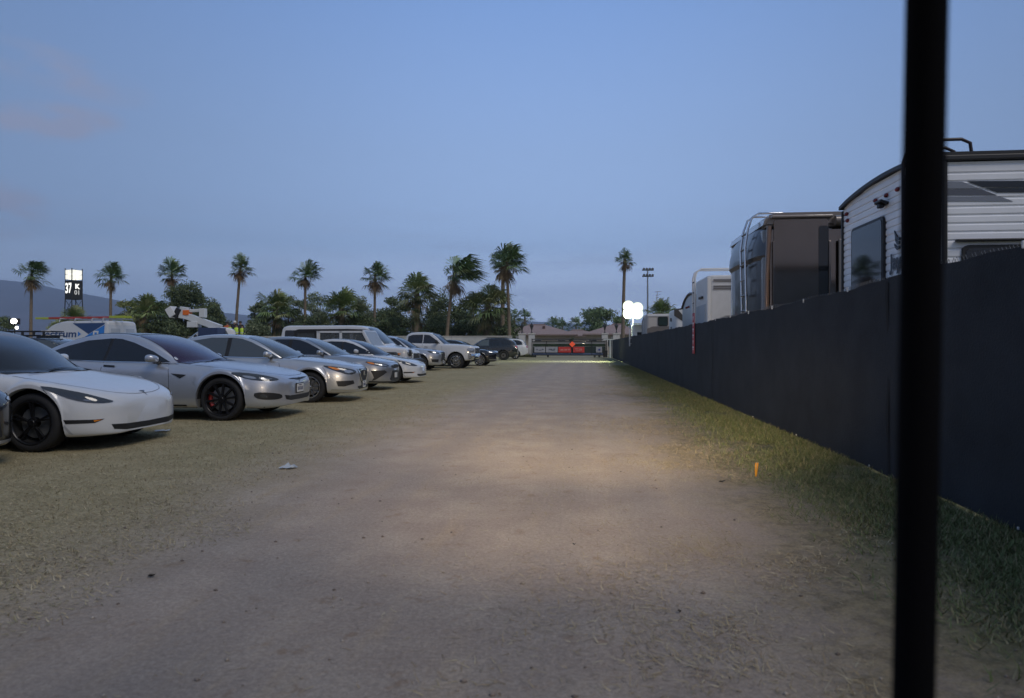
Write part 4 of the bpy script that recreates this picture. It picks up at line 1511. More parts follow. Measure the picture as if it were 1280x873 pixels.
screen(c, [(1.08, 0), (1.10, .5), (1.20, .82), (1.75, .765), (1.95, .73), (1.98, .4), (1.98, 0)], M_GLASSL)
side_glass(c, [(1.42, 1.33), (1.75, 1.66), (1.98, 1.83), (2.5, 1.86), (2.55, 1.33)], name='front_side_window', rnd=0)
side_glass(c, rw(2.72, 1.33, 3.7, 1.90), name='sliding_door_window', rnd=0)
side_glass(c, rw(3.82, 1.33, 4.9, 1.90), name='rear_side_window', rnd=0)
side_glass(c, rw(5.1, 1.33, 5.66, 1.88), name='rear_corner_window', rnd=0)
c.pair('headlight', [(.30, -.92, .93), (.04, -.72, .90), (.03, -.70, .74), (.26, -.9, .74)], quarter(45), M_CLEAR, rnd=1)
c.pair('turn_lamp', [(.44, -.94, .93), (.33, -.92, .93), (.3, -.91, .74), (.4, -.94, .74)], quarter(50), M_AMBER)
c.patch('grille', [(0, -.52, .88), (0, .52, .88), (0, .52, .62), (0, -.52, .62)], FR, M_TRIM, mirror=False)
c.patch('bumper', [(0, -.7, .54), (0, .7, .54), (0, .7, .40), (0, -.7, .40)], FR, M_CHROME, mirror=False, off=.01)
c.mirrors(1.5, 1.36, .98, M_TRIM, (.1, .2, .3))
c.seam('door_seam', [(1.45, 0, 1.28), (1.40, 0, .9), (1.42, 0, .4)], SD)
c.seam('door_seam', [(2.62, 0, 1.9), (2.62, 0, .4)], SD)

# ---- silver SUV, headlight and dark grille turned to the track
sp = dict(SPEC_SUV, rim=M_RIMS)
c = Car('silver_suv', 'silver SUV nose with dark spindle grille between van and pickup', 'SUV', sp, M_SILVER, place(sp, None, R(-1), nose=(-6.9, 32.2)), R(-1), ROW)


def suv_front(c, lens=M_LENS):
    screen(c, [(1.26, 0), (1.28, .45), (1.40, .77), (1.75, .72), (2.1, .66), (2.18, .62), (2.22, .3), (2.23, 0)])
    side_glass(c, [(1.66, 1.11), (1.98, 1.40), (2.25, 1.56), (2.75, 1.60), (2.75, 1.13)], name='front_side_window', rnd=0)
    side_glass(c, [(2.82, 1.13), (2.82, 1.605), (3.6, 1.60), (3.72, 1.15)], name='rear_side_window', rnd=0)
    side_glass(c, [(3.80, 1.16), (3.70, 1.60), (4.1, 1.56), (4.4, 1.4), (4.45, 1.22)], name='quarter_window', rnd=0)
    c.pair('headlight', [(.60, -.90, .96), (.3, -.82, .93), (.06, -.6, .86), (.1, -.64, .80), (.3, -.82, .82), (.5, -.88, .88)], quarter(45), lens, rnd=1, res=.04)
    c.pair('headlight_lamp', [(.34, -.84, .91), (.14, -.68, .875), (.14, -.68, .825), (.3, -.82, .845)], quarter(45), M_CLEAR, off=.009, res=.03, rnd=1)
    c.mirrors(1.85, 1.18, .93)
    c.seam('door_seam', [(1.70, 0, 1.1), (1.62, 0, .8), (1.6, 0, .36)], SD)
    c.seam('door_seam', [(2.78, 0, 1.12), (2.78, 0, .36)], SD)
    c.handles([(2.48, 1.0), (3.4, 1.03)])
    c.patch('sill_cladding', [(1.5, 0, .36), (3.2, 0, .36), (3.2, 0, .29), (1.5, 0, .29)], SD, M_TRIM)


suv_front(c)
c.patch('grille', [(0, -.42, .90), (0, .42, .90), (0, .30, .70), (0, .46, .44), (0, -.46, .44), (0, -.30, .70)], FR, M_TRIM, mirror=False)
c.seam('grille_chrome', [(0, -.44, .92), (0, -.32, .70), (0, -.48, .43)], FR, M_CHROME, w=.03, off=.012, mirror=True)
c.pair('fog_recess', [(.40, -.88, .56), (.1, -.64, .55), (.12, -.66, .40), (.36, -.86, .42)], quarter(48), M_TRIM)
c.plate(0, .42)

# ---- white pickup
SPEC_PICKUP = dict(
    L=5.82, W=2.02, R=.405, rr=.265, axles=(.98, 4.55), spokes=5, wstyle='star', rim=M_CHROME, Ra=.485, ww=.27, pan=.55, panh=.26,
    sec=[(.82, 0), (.95, .02), (.99, .18), (1, .45), (.995, .75), (.975, .96), (.93, 1.02)], top=[(.80, .6), (.45, .92), (0, 1)],
    plan=[(0, .70), (.03, .80), (.1, .87), (.3, .95), (.7, 1.0), (1.4, 1.0), (5.7, 1.0), (5.82, .98)],
    zb=[(0, .50), (.1, .46), (.5, .42), (5.4, .46), (5.82, .55)],
    zs=[(0, 1.02), (.04, 1.10), (.15, 1.15), (.6, 1.20), (1.2, 1.235), (2.0, 1.25), (3.8, 1.28), (5.8, 1.36), (5.82, 1.34)],
    zt=[(0, 1.10), (.04, 1.16), (.15, 1.21), (.6, 1.27), (1.2, 1.315), (2, 1.33), (3.8, 1.33), (5.8, 1.38), (5.82, 1.35)],
    roof=[(1.42, 1.26), (1.7, 1.45), (2.05, 1.72), (2.3, 1.86), (2.6, 1.92), (3.0, 1.935), (3.45, 1.90), (3.68, 1.80), (3.82, 1.35)],
    gst=[3.72, 3.76, 3.79], gy=[(1.42, .80), (1.75, .88), (2.3, .92), (3.5, .915), (3.82, .86)], tumble=.22, bowf=.22, bowr=.04,
    gt=[(.98, .95), (.85, .985), (.45, .998), (0, 1.0)])
c = Car('pickup_truck', 'white crew-cab pickup with chrome bumper and bright five-spoke wheels', 'pickup truck', SPEC_PICKUP, M_WHITE, place(SPEC_PICKUP, (570, 461), R(-2)), R(-2), ROW)
screen(c, [(1.50, 0), (1.52, .45), (1.62, .79), (2.0, .74), (2.3, .69), (2.34, .4), (2.36, 0)])
side_glass(c, [(1.85, 1.32), (2.15, 1.57), (2.42, 1.76), (2.72, 1.79), (2.76, 1.33)], name='front_side_window', rnd=0)
side_glass(c, [(2.80, 1.33), (2.78, 1.79), (3.35, 1.78), (3.58, 1.70), (3.62, 1.36)], name='rear_side_window', rnd=0)
c.pair('headlight', [(.42, -.96, 1.09), (.04, -.76, 1.08), (.03, -.74, .84), (.34, -.93, .86)], quarter(40), M_CLEAR, rnd=1)
c.patch('grille', [(0, -.66, 1.08), (0, .66, 1.08), (0, .60, .80), (0, -.60, .80)], FR, M_TRIM, mirror=False)
c.seam('grille_chrome', [(0, -.64, .95), (0, .64, .95)], FR, M_CHROME, w=.04, off=.012, mirror=False)
c.seam('grille_chrome', [(0, 0, 1.07), (0, 0, .81)], FR, M_CHROME, w=.05, off=.014, mirror=False)
bm = bmesh.new()
pr = [(-.02, .78), (.02, .80), (.10, .80), (.10, .52), (.02, .50), (-.06, .56), (-.06, .72)]
for y0, y1 in ((-.98, .98),):
    n = 16
    rows = []
    for i in range(n + 1):
        y = y0 + (y1 - y0) * i / n
        back = .22 * abs(y / .98) ** 4
        rows.append([bm.verts.new((c.X(a + back - .03), y, z)) for a, z in pr])
    for p, q in zip(rows, rows[1:]):
        for k in range(len(pr)):
            bm.faces.new((p[k], p[(k + 1) % len(pr)], q[(k + 1) % len(pr)], q[k]))
    bm.faces.new(rows[0])
    bm.faces.new(rows[-1][::-1])
bp_ = obj('bumper', bm, M_CHROME, c.root, smooth=50)
c.patch('lower_bumper', [(0, -.8, .60), (0, .8, .60), (0, .75, .47), (0, -.75, .47)], FR, M_TRIM, mirror=False, off=.03)
c.mirrors(1.98, 1.40, .97, M_TRIM, (.13, .24, .22))
c.seam('door_seam', [(1.78, 0, 1.28), (1.70, 0, .95), (1.72, 0, .5)], SD)
c.seam('door_seam', [(2.78, 0, 1.3), (2.78, 0, .5)], SD)
c.seam('door_seam', [(3.72, 0, 1.3), (3.72, 0, .5)], SD)
c.handles([(2.48, 1.12), (3.4, 1.14)])
c.bar('antenna', [(1.2, -.75, 1.28), (1.3, -.75, 2.0)], .005, M_TRIM)

# ---- grey car just behind the pickup, only its roof line shows
sp = dict(SPEC_MIDSIZE, rim=M_RIMS)
c = Car('grey_sedan', 'grey sedan mostly hidden behind the white pickup hood', 'car', sp, M_GREY, place(sp, None, R(0), nose=(-6.6, 38.9)), 0, ROW)
screen(c, [(1.28, .0), (1.30, .42), (1.42, .735), (1.7, .70), (2.2, .60), (2.36, .575), (2.4, .3), (2.41, .0)], M_GLASSL)
side_glass(c, [(1.66, .96), (1.95, 1.14), (2.25, 1.29), (2.45, 1.36), (2.66, 1.385), (2.70, .985)], name='front_side_window', rnd=0)
side_glass(c, [(2.78, .988), (2.75, 1.385), (3.1, 1.385), (3.5, 1.32), (3.85, 1.19), (4.0, 1.10), (3.9, 1.03)], name='rear_side_window', rnd=0)
c.mirrors(1.80, 1.02, .885)

# ---- black crossover beyond the pickup
sp = dict(SPEC_SUV, L=4.6, rim=M_RIMS, axles=(.92, 3.6))
for k in ('plan', 'zb', 'zs', 'zt'):
    sp[k] = [(min(a, 4.6 - .02 * (len(SPEC_SUV[k]) - 1 - i)) if i > len(SPEC_SUV[k]) - 4 else a, v) for i, (a, v) in enumerate(SPEC_SUV[k])]
    sp[k] = [(a, v * .93 if k != 'plan' else v) for a, v in sp[k]]
sp['roof'] = [(a * .94 + .05, z * .91) for a, z in SPEC_SUV['roof']]
sp['gy'] = [(a * .94 + .05, z) for a, z in SPEC_SUV['gy']]
sp['R'] = .35
sp['Ra'] = .405
c = Car('black_crossover', 'black crossover with grey spoked wheels beyond the white pickup', 'SUV', sp, M_BLACKP, place(sp, (600, 457.5), R(-2)), R(-2), ROW)
screen(c, [(1.26, 0), (1.28, .45), (1.40, .77), (1.75, .70), (2.0, .64), (2.06, .3), (2.06, 0)])
side_glass(c, [(1.62, 1.04), (1.95, 1.27), (2.2, 1.42), (2.6, 1.45), (2.6, 1.06)], name='front_side_window', rnd=0)
side_glass(c, [(2.68, 1.06), (2.68, 1.455), (3.4, 1.45), (3.8, 1.3), (3.9, 1.12)], name='rear_side_window', rnd=0)
c.pair('headlight', [(.56, -.88, .88), (.28, -.80, .86), (.06, -.6, .81), (.1, -.64, .765), (.3, -.82, .79)], quarter(45), M_CLEAR, rnd=1, res=.04)
c.patch('grille', [(0, -.5, .78), (0, .5, .78), (0, .4, .55), (0, -.4, .55)], FR, M_TRIM, mirror=False)
c.seam('bumper_lip', [(.4, -.87, .37), (.15, -.72, .36), (0, -.3, .36), (0, 0, .36)], quarter(30), M_CHROME, w=.03, off=.012)
c.mirrors(1.78, 1.10, .93)

# ---- black SUV backed in, its tail to the track
def back_car(name, label, paint, tail, rz, dark=True):
    """parked the other way round: tail at the world point"""
    sp = dict(SPEC_SUV, L=5.1, rim=M_RIMB if dark else M_RIMS, axles=(.95, 3.95), R=.40, Ra=.46)
    for k in ('plan', 'zb', 'zs', 'zt'):
        sp[k] = [(a + .2 if a > 3 else a, v * (1.06 if k != 'plan' else 1)) for a, v in SPEC_SUV[k]]
    sp['roof'] = [(a + (.25 if a > 3 else 0), z * 1.07) for a, z in SPEC_SUV['roof']]
    sp['gy'] = [(a + (.25 if a > 3 else 0), z) for a, z in SPEC_SUV['gy']]
    th = math.pi + rz
    cx, cy = tail[0] - math.cos(rz) * sp['L'] / 2, tail[1] - math.sin(rz) * sp['L'] / 2
    c = Car(name, label, 'SUV', sp, paint, (cx, cy, 0), th, ROW)
    screen(c, [(1.26, 0), (1.28, .45), (1.40, .77), (1.75, .72), (2.1, .66), (2.18, .62), (2.22, .3), (2.23, 0)], M_GLASSL)
    side_glass(c, [(1.66, 1.18), (1.98, 1.47), (2.25, 1.64), (2.75, 1.70), (2.75, 1.20)], M_GLASSL, 'front_side_window', 0)
    side_glass(c, [(2.82, 1.20), (2.82, 1.71), (3.6, 1.71), (3.72, 1.22)], name='rear_side_window', rnd=0)
    side_glass(c, [(3.80, 1.22), (3.70, 1.71), (4.3, 1.67), (4.55, 1.5), (4.6, 1.28)], name='quarter_window', rnd=0)
    BK = (1, 0, 0)
    c.patch('rear_window', [(4.6, -.56, 1.60), (4.6, .56, 1.60), (4.9, .66, 1.26), (4.9, -.66, 1.26)], BK, M_GLASS, mirror=False)
    c.pair('tail_lamp', [(5.0, -.86, 1.20), (5.1, -.62, 1.18), (5.1, -.66, 1.0), (4.95, -.88, 1.02)], (math.cos(R(45)), math.sin(R(45)), 0), M_RED, rnd=1)
    c.pair('reversing_lamp', [(5.05, -.78, 1.10), (5.1, -.66, 1.09), (5.1, -.68, 1.03), (5.04, -.80, 1.04)], (math.cos(R(45)), math.sin(R(45)), 0), M_CLEAR, rnd=1, off=.01, res=.03)
    c.patch('rear_bumper', [(5.1, -.7, .62), (5.1, .7, .62), (5.1, .66, .44), (5.1, -.66, .44)], BK, M_TRIM, mirror=False, off=.012)
    c.patch('rear_plate', [(5.1, -.16, .90), (5.1, .16, .90), (5.1, .16, .75), (5.1, -.16, .75)], BK, M_PLATE if not dark else mat('dim_plate', (.3, .3, .3), .5), mirror=False, off=.012)
    for sd in (-1, 1):
        c.bar('roof_rail', [(2.5, sd * .62, 1.80), (2.6, sd * .62, 1.86), (4.2, sd * .62, 1.85), (4.35, sd * .62, 1.76)], .018, M_TRIM)
    c.mirrors(1.85, 1.25, .93)
    c.handles([(2.48, 1.06), (3.4, 1.09)])
    return c


g = gp(647, 451.5)
back_car('black_suv', 'large black SUV parked with its tail to the track', M_BLACKP, (g.x - .3, 56.5), R(3))
g = gp(655, 450)
back_car('white_suv', 'white SUV tail beside the white wall, last in the row', M_WHITE, (-5.0, 61.5), R(8), dark=False)

# ------------------------------------------------------------------ second row and beyond, left
ROW2 = 'vehicles parked behind the first row'
# cargo van with ladder, nose to the left
SPEC_CARGO = dict(
    L=5.75, W=2.05, R=.36, rr=.21, axles=(.95, 4.5), spokes=8, wstyle='wide', rim=M_STEEL, Ra=.42, pan=.44, panh=.24,
    sec=[(.8, 0), (.95, .02), (.99, .15), (1, .4), (1, .8), (.99, .97), (.97, 1.0)],
    plan=[(0, .62), (.03, .74), (.1, .84), (.3, .94), (.8, 1.0), (1.5, 1.025), (5.6, 1.025), (5.72, 1.0), (5.75, .97)],
    zb=[(0, .34), (.6, .33), (5.4, .38), (5.75, .46)],
    zs=[(0, .85), (.05, .95), (.2, 1.05), (.6, 1.18), (1.0, 1.28), (1.4, 1.33), (5.7, 1.34), (5.75, 1.3)],
    zt=[(0, .95), (.05, 1.03), (.2, 1.13), (.6, 1.26), (1.0, 1.35), (1.4, 1.40), (5.7, 1.40), (5.75, 1.36)],
    roof=[(.75, 1.24), (1.1, 1.56), (1.5, 1.95), (1.9, 2.25), (2.4, 2.42), (3.0, 2.50), (5.4, 2.50), (5.62, 2.46), (5.70, 2.3), (5.74, 1.45)],
    gst=[5.64, 5.67, 5.72], gy=[(.75, .82), (1.2, .94), (2, .99), (5.5, 1.0), (5.74, .96)], tumble=.09, bowf=.2, bowr=.02,
    gt=[(.985, .955), (.90, .985), (.5, .998), (0, 1.0)])
p = at_y(100, 420, 33.6)
cx = p.x
VAN_RZ = math.pi - R(10)
c = Car('cargo_van', 'tall white cargo van with blue graphics and a ladder on its roof rack', 'van', SPEC_CARGO, M_WHITE, (cx, 33.6, 0), VAN_RZ, ROW2)
screen(c, [(.95, 0), (.98, .5), (1.08, .84), (1.6, .80), (1.85, .76), (1.9, .4), (1.9, 0)])
M_NAVYG = mat('dark_blue_graphic', (.02, .055, .16), .4)
M_BLUEG = mat('bright_blue_graphic', (.02, .20, .62), .4)
FARSD = (0, -1, 0)          # the flank on its left side, which is the one turned to the track
c.patch('blue_panel', [(3.42, 1, 2.36), (5.5, 1, 2.36), (5.5, 1, 2.3), (4.5, 1, 1.80)], FARSD, M_NAVYG, mirror=False, off=.006)
c.patch('bright_panel', [(5.5, 1, 2.26), (5.5, 1, 1.2), (3.5, 1, 1.2), (4.54, 1, 1.80)], FARSD, M_BLUEG, mirror=False, off=.006)
bs = c._basis(FARSD)
V, F = text_mesh('spectrum', 1.0, .025)
tx0, tx1 = min(q[0] for q in V), max(q[0] for q in V)
dd, u, v = bs
bm = bmesh.new()
c0 = Vector(c.A(2.35, 1, 1.80))
vs = []
for q in V:
    h = c._cast((c0.dot(u) + q[0] * 2.75 / (tx1 - tx0), c0.dot(v) + q[1] * .50), bs, .007)
    vs.append(bm.verts.new(h) if h else None)
for f in F:
    if all(vs[i] is not None for i in f):
        try:
            bm.faces.new([vs[i] for i in f])
        except ValueError:
            pass
obj('lettering', bm, M_NAVYG, c.root)
c.patch('arrow_mark', [(3.82, 1, 1.93), (4.02, 1, 1.80), (3.82, 1, 1.67)], FARSD, M_BLUEG, mirror=False, off=.007, res=.04)
c.patch('white_badge', [(4.80, 1, 1.96), (5.14, 1, 1.96), (5.14, 1, 1.70), (4.80, 1, 1.70)], FARSD, M_WHITEP, mirror=False, off=.010)
c.patch('badge_mark', [(4.89, 1, 1.88), (5.05, 1, 1.88), (5.05, 1, 1.78), (4.89, 1, 1.78)], FARSD, M_BLUEG, mirror=False, off=.014)
BKV = (1, 0, 0)
c.patch('rear_door', [(5.7, -.86, 2.26), (5.7, -.02, 2.26), (5.7, -.02, .62), (5.7, -.86, .62)], BKV, mat('van_pressed_panel', (.50, .53, .57), .35, 0, 1), mirror=False, off=.008)
c.patch('rear_door', [(5.7, .02, 2.26), (5.7, .86, 2.26), (5.7, .86, .62), (5.7, .02, .62)], BKV, MATS['van_pressed_panel'], mirror=False, off=.008)
for sd in (-1, 1):
    c.patch('rear_window', [(5.7, sd * .18, 2.08), (5.7, sd * .74, 2.08), (5.7, sd * .74, 1.55), (5.7, sd * .18, 1.55)], BKV, mat('van_blind_window', (.36, .40, .45), .25, 0, 1), mirror=False, off=.012)
    c.patch('tail_lamp', [(5.7, sd * .90, 1.5), (5.7, sd * .97, 1.5), (5.7, sd * .97, 1.05), (5.7, sd * .90, 1.05)], BKV, M_RED, mirror=False, off=.01, res=.03)
c.mirrors(1.45, 1.5, 1.0, M_TRIM, (.1, .2, .32))
for a in (2.6, 3.6, 4.7, 5.4):
    c.bar('rack_bar', [(a, -.95, 2.42), (a, -.92, 2.60), (a, .92, 2.60), (a, .95, 2.42)], .025, M_STEEL)
M_LADR = mat('red_fibreglass_ladder', (.42, .05, .04), .5)
M_LADG = mat('lime_fibreglass_end', (.42, .5, .06), .5)
lad = empty('extension_ladder', (cx + .35, 33.2, 2.66), VAN_RZ + math.pi, 'red extension ladder with lime ends lying on the white van rack', 'ladder')
for y in (-.2, .2):
    bm = bmesh.new()
    box(bm, (.1, y, 0), (4.0, .04, .10), bev=.008)
    obj('rail', bm, M_LADR, lad)
    bm = bmesh.new()
    box(bm, (-2.35, y, 0), (.9, .042, .10), bev=.008)
    obj('rail_end', bm, M_LADG, lad)
    bm = bmesh.new()
    box(bm, (2.6, y, .02), (1.0, .042, .11), bev=.008)
    obj('rail_end', bm, M_LADG, lad)
for k in range(17):
    bm = bmesh.new()
    tube(bm, [(-2.4 + .31 * k, -.2, 0), (-2.4 + .31 * k, .2, 0)], .018, 6)
    obj('rung', bm, M_STEEL, lad)

# black wagon with roof rack
sp = dict(SPEC_SUV, L=4.8, rim=M_RIMB)
for k in ('plan', 'zb', 'zs', 'zt'):
    sp[k] = [(a if i < len(SPEC_SUV[k]) - 1 else 4.85, v * (.92 if k != 'plan' else 1)) for i, (a, v) in enumerate(SPEC_SUV[k])]
sp['roof'] = [(a, z * .885) for a, z in SPEC_SUV['roof']]
sp['L'] = 4.85
p = at_y(92, 425, 23.6)
c = Car('black_wagon', 'black wagon with roof basket behind the silver electric saloon', 'car', sp, M_BLACKP, (p.x - 1.2, 24.4, 0), R(2), ROW2)
screen(c, [(1.26, 0), (1.28, .45), (1.40, .77), (1.75, .70), (2.05, .62), (2.1, .3), (2.1, 0)], M_GLASSL)
side_glass(c, [(1.60, 1.03), (1.95, 1.25), (2.2, 1.39), (2.7, 1.43), (2.7, 1.04)], M_GLASSL, 'front_side_window', 0)
side_glass(c, [(2.78, 1.04), (2.78, 1.43), (3.7, 1.40), (4.1, 1.3), (4.2, 1.1)], name='rear_side_window', rnd=0)
c.mirrors(1.78, 1.08, .93)
rk = empty('roof_basket', (p.x - 2.3, 24.4, 1.60), R(2), 'black steel roof basket on the black wagon', 'roof basket')
for z in (0, .16):
    bm = bmesh.new()
    tube(bm, [(-.95, -.55, z), (.75, -.55, z), (.95, -.35, z), (.95, .35, z), (.75, .55, z), (-.95, .55, z), (-.95, -.55, z)], .022, 6)
    obj('rim_tube', bm, M_BLACKM, rk)
for x in (-.9, -.45, 0, .45, .85):
    bm = bmesh.new()
    box(bm, (x, -.55, .08), (.09, .03, .18))
    obj('upright', bm, M_BLACKM, rk)
    bm = bmesh.new()
    box(bm, (x, 0, 0), (.05, 1.08, .02))
    obj('cross_slat', bm, M_BLACKM, rk)
for x in (-.7, .6):
    bm = bmesh.new()
    box(bm, (x, 0, -.07), (.06, 1.15, .1))
    obj('foot', bm, M_BLACKM, rk)

# bucket truck: cab to the left, boom folded over it
T0 = at_y(240, 420, 33.5)
bt = Car('bucket_truck', 'white utility bucket truck with folded boom behind the silver sedans', 'truck', dict(SPEC_PICKUP, L=5.82, rim=M_RIMS), mat('dull_white_truck_paint', (.6, .61, .62), .35, 0, .6), (T0.x + .45, 35.2, 0), math.pi + R(28), ROW2)
bt.root.scale = (1.12, 1.12, 1.14)
screen(bt, [(1.50, 0), (1.52, .45), (1.62, .79), (2.0, .74), (2.3, .69), (2.34, .4), (2.36, 0)], M_GLASSL)
bt.patch('side_window', [(1.85, .9, 1.32), (2.15, .9, 1.57), (2.42, .9, 1.76), (3.3, .9, 1.77), (3.5, .9, 1.4)], FARSD, M_GLASSL, mirror=False)
bt.mirrors(1.98, 1.42, .97, M_TRIM, (.13, .24, .3))
M_BOOM = mat('white_boom_paint', (.62, .64, .64), .4)


def bpart(name, pts, w, m, ysz=None):
    """straight boom member through local (x right along the row, z) points"""
    bm = bmesh.new()
    (x0, z0), (x1, z1) = pts
    L_ = math.hypot(x1 - x0, z1 - z0)
    box(bm, ((x0 + x1) / 2, 0, (z0 + z1) / 2), (L_, ysz or w, w), rot=(0, -math.atan2(z1 - z0, x1 - x0), 0), bev=.02)
    o = obj(name, bm, m, bt.root)
    o.matrix_parent_inverse = Matrix.Identity(4)
    # members are laid out in world directions round the truck
    o.matrix_local = bt_inv @ Matrix.Translation((T0.x, 34.6, 0))
    return o


bpy.context.view_layer.update()
bt_inv = (Matrix.Translation(bt.root.location) @ Matrix.Rotation(bt.root.rotation_euler.z, 4, 'Z') @ Matrix.Diagonal((1.12, 1.12, 1.14, 1))).inverted()
zz = lambda py: EYE + (HOR - py) / FPX * 34.6 * 1.08
xx = lambda px: at_y(px, 400, 34.6).x - T0.x
bpart('upper_boom', [(xx(230), zz(390)), (xx(256), zz(389))], .16, M_BOOM, .2)
bpart('lower_boom', [(xx(228), zz(394)), (xx(276), zz(411))], .34, M_BOOM, .3)
bpart('elbow', [(xx(254), zz(387)), (xx(254), zz(398))], .30, M_BOOM, .3)
bpart('boom_head', [(xx(231), zz(385)), (xx(229), zz(399))], .36, M_BOOM, .34)
bpart('boom_joint', [(xx(234.5), zz(389)), (xx(234.5), zz(395))], .32, M_ORANGE, .4)
bpart('dark_cover', [(xx(226.5), zz(387)), (xx(221), zz(398))], .28, M_TRIM, .5)
bpart('bucket', [(xx(220), zz(389)), (xx(213), zz(393.5))], .52, M_WHITEP, .6)
bpart('boom_rest', [(xx(243), zz(403)), (xx(243), zz(410))], .55, M_BOOM, .5)
bpart('tool_body', [(xx(258), zz(420)), (xx(282), zz(420))], .8, mat('dark_blue_tool_body', (.03, .05, .12), .4), 1.6)

# white work light bar / long pale vehicle just showing over the sedans
# low flatbed with people standing on it
p = at_y(293, 405, 46)
fb = empty('flatbed_trailer', (p.x + .2, 46.6, 0), R(2), 'low dark flatbed trailer carrying people behind the parked cars', 'trailer')
bm = bmesh.new()
box(bm, (0, 0, 1.07), (4.6, 2.1, .14), bev=.02)
obj('deck', bm, mat('dark_deck_board', (.05, .045, .04), .8, noise=.3), fb)
for y in (-1.03, 1.03):
    bm = bmesh.new()
    box(bm, (0, y, .90), (4.6, .08, .20), bev=.01)
    obj('side_beam', bm, M_BLACKM, fb)
for x in (-.5, .4):
    for y in (-.95, .95):
        bm = bmesh.new()
        lathe(bm, [(.16, -.09), (.30, -.1), (.36, -.07), (.36, .07), (.30, .1), (.16, .09), (.16, -.09)], 24)
        w_ = obj('wheel', bm, M_RUBBER, fb, smooth=50)
        w_.location = (x, y, .36)
bm = bmesh.new()
tube(bm, [(2.2, .6, .8), (3.4, 0, .5), (2.2, -.6, .8)], .05, 8)
obj('drawbar', bm, M_BLACKM, fb)
bm = bmesh.new()
tube(bm, [(3.3, 0, .5), (3.3, 0, 0)], .04, 8)
obj('jack', bm, M_BLACKM, fb)


def person(loc, rz, label, top, legs, vest=None, hat=None, h=1.75, arm=0.0, group='people standing on the flatbed'):
    """one figure: skinned skeleton, coloured by height"""
    s = h / 1.75
    J = dict(pel=(0, 0, .95), sp=(0, .02, 1.2), ch=(0, .0, 1.40), nk=(0, .0, 1.50), hd=(0, .03, 1.60), tp=(0, .02, 1.73))
    for sd, n in ((-1, 'l'), (1, 'r')):
        J.update({n + 'h': (sd * .10, 0, .90), n + 'k': (sd * .12, .03, .50), n + 'a': (sd * .13, -.01, .09), n + 't': (sd * .15, .14, .04),
                  n + 's': (sd * .18, 0, 1.40), n + 'e': (sd * .27, -.02 + .1 * arm, 1.13), n + 'w': (sd * .24, .12 + .15 * arm, .92 + .12 * arm), n + 'f': (sd * .22, .17 + .17 * arm, .84 + .14 * arm)})
    rad = dict(pel=.14, sp=.13, ch=.15, nk=.06, hd=.095, tp=.06, h=.095, k=.062, a=.045, t=.04, s=.07, e=.046, w=.033, f=.035)
    names = list(J)
    E = [('pel', 'sp'), ('sp', 'ch'), ('ch', 'nk'), ('nk', 'hd'), ('hd', 'tp')]
    for n in 'lr':
        E += [('pel', n + 'h'), (n + 'h', n + 'k'), (n + 'k', n + 'a'), (n + 'a', n + 't'), ('ch', n + 's'), (n + 's', n + 'e'), (n + 'e', n + 'w'), (n + 'w', n + 'f')]
    me = bpy.data.meshes.new('person')
    me.from_pydata([tuple(c * s for c in J[n]) for n in names], [(names.index(a), names.index(b)) for a, b in E], [])
    o = bpy.data.objects.new('person', me)
    COL.objects.link(o)
    md = o.modifiers.new('skin', 'SKIN')
    for n, sv in zip(names, me.skin_vertices[0].data):
        r = rad.get(n, rad.get(n[1:], .05)) * s
        sv.radius = (r * (1.25 if n in ('ch', 'sp', 'pel') else 1), r)
        sv.use_root = n == 'pel'
    o.modifiers.new('sub', 'SUBSURF').levels = 2
    bpy.context.view_layer.update()
    m2 = bpy.data.meshes.new_from_object(o.evaluated_get(bpy.context.evaluated_depsgraph_get()))
    o.modifiers.clear()
    o.data = m2
    m2.name = 'person'
    skin = mat('skin', (.36, .22, .16), .55)
    for m_ in (top, legs, skin, M_BLACKM):
        m2.materials.append(m_)
    for p_ in m2.polygons:
        z, x = p_.center.z / s, abs(p_.center.x) / s
        p_.material_index = 3 if z < .10 else (1 if z < .98 and x < .22 else (2 if z > 1.49 or (x > .17 and z < 1.0) else 0))
        p_.use_smooth = True
    o.location = loc
    o.rotation_euler = (0, 0, rz)
    o['label'], o['category'], o['group'] = label, 'person', group
    if vest:
        bm = bmesh.new()
        n = 16
        rows = []
        for z, rx, ry in ((.98, .205, .175), (1.15, .20, .17), (1.32, .225, .18), (1.43, .20, .15), (1.475, .12, .10)):
            rows.append([bm.verts.new((rx * s * math.cos(2 * math.pi * k / n), ry * s * math.sin(2 * math.pi * k / n), z * s)) for k in range(n)])
        for a, b in zip(rows, rows[1:]):
            for k in range(n):
                bm.faces.new((a[k], a[(k + 1) % n], b[(k + 1) % n], b[k]))
        v_ = obj('vest', bm, vest, o, smooth=60)
        bm = bmesh.new()
        lathe(bm, [(.208 * s, 1.07 * s), (.206 * s, 1.12 * s)], 16, 'z')
        obj('reflective_band', bm, mat('reflective_tape', (.6, .62, .6), .3), v_)
    bm = bmesh.new()
    lathe(bm, [(.112 * s, 1.635 * s), (.112 * s, 1.68 * s), (.09 * s, 1.735 * s), (.04 * s, 1.765 * s), (.001, 1.77 * s)], 16, 'z')
    h_ = obj('hair' if not hat else 'helmet', bm, hat or mat('dark_hair', (.02, .015, .012), .7), o, smooth=60)
    h_.location = (0, .015, 0)
    return o


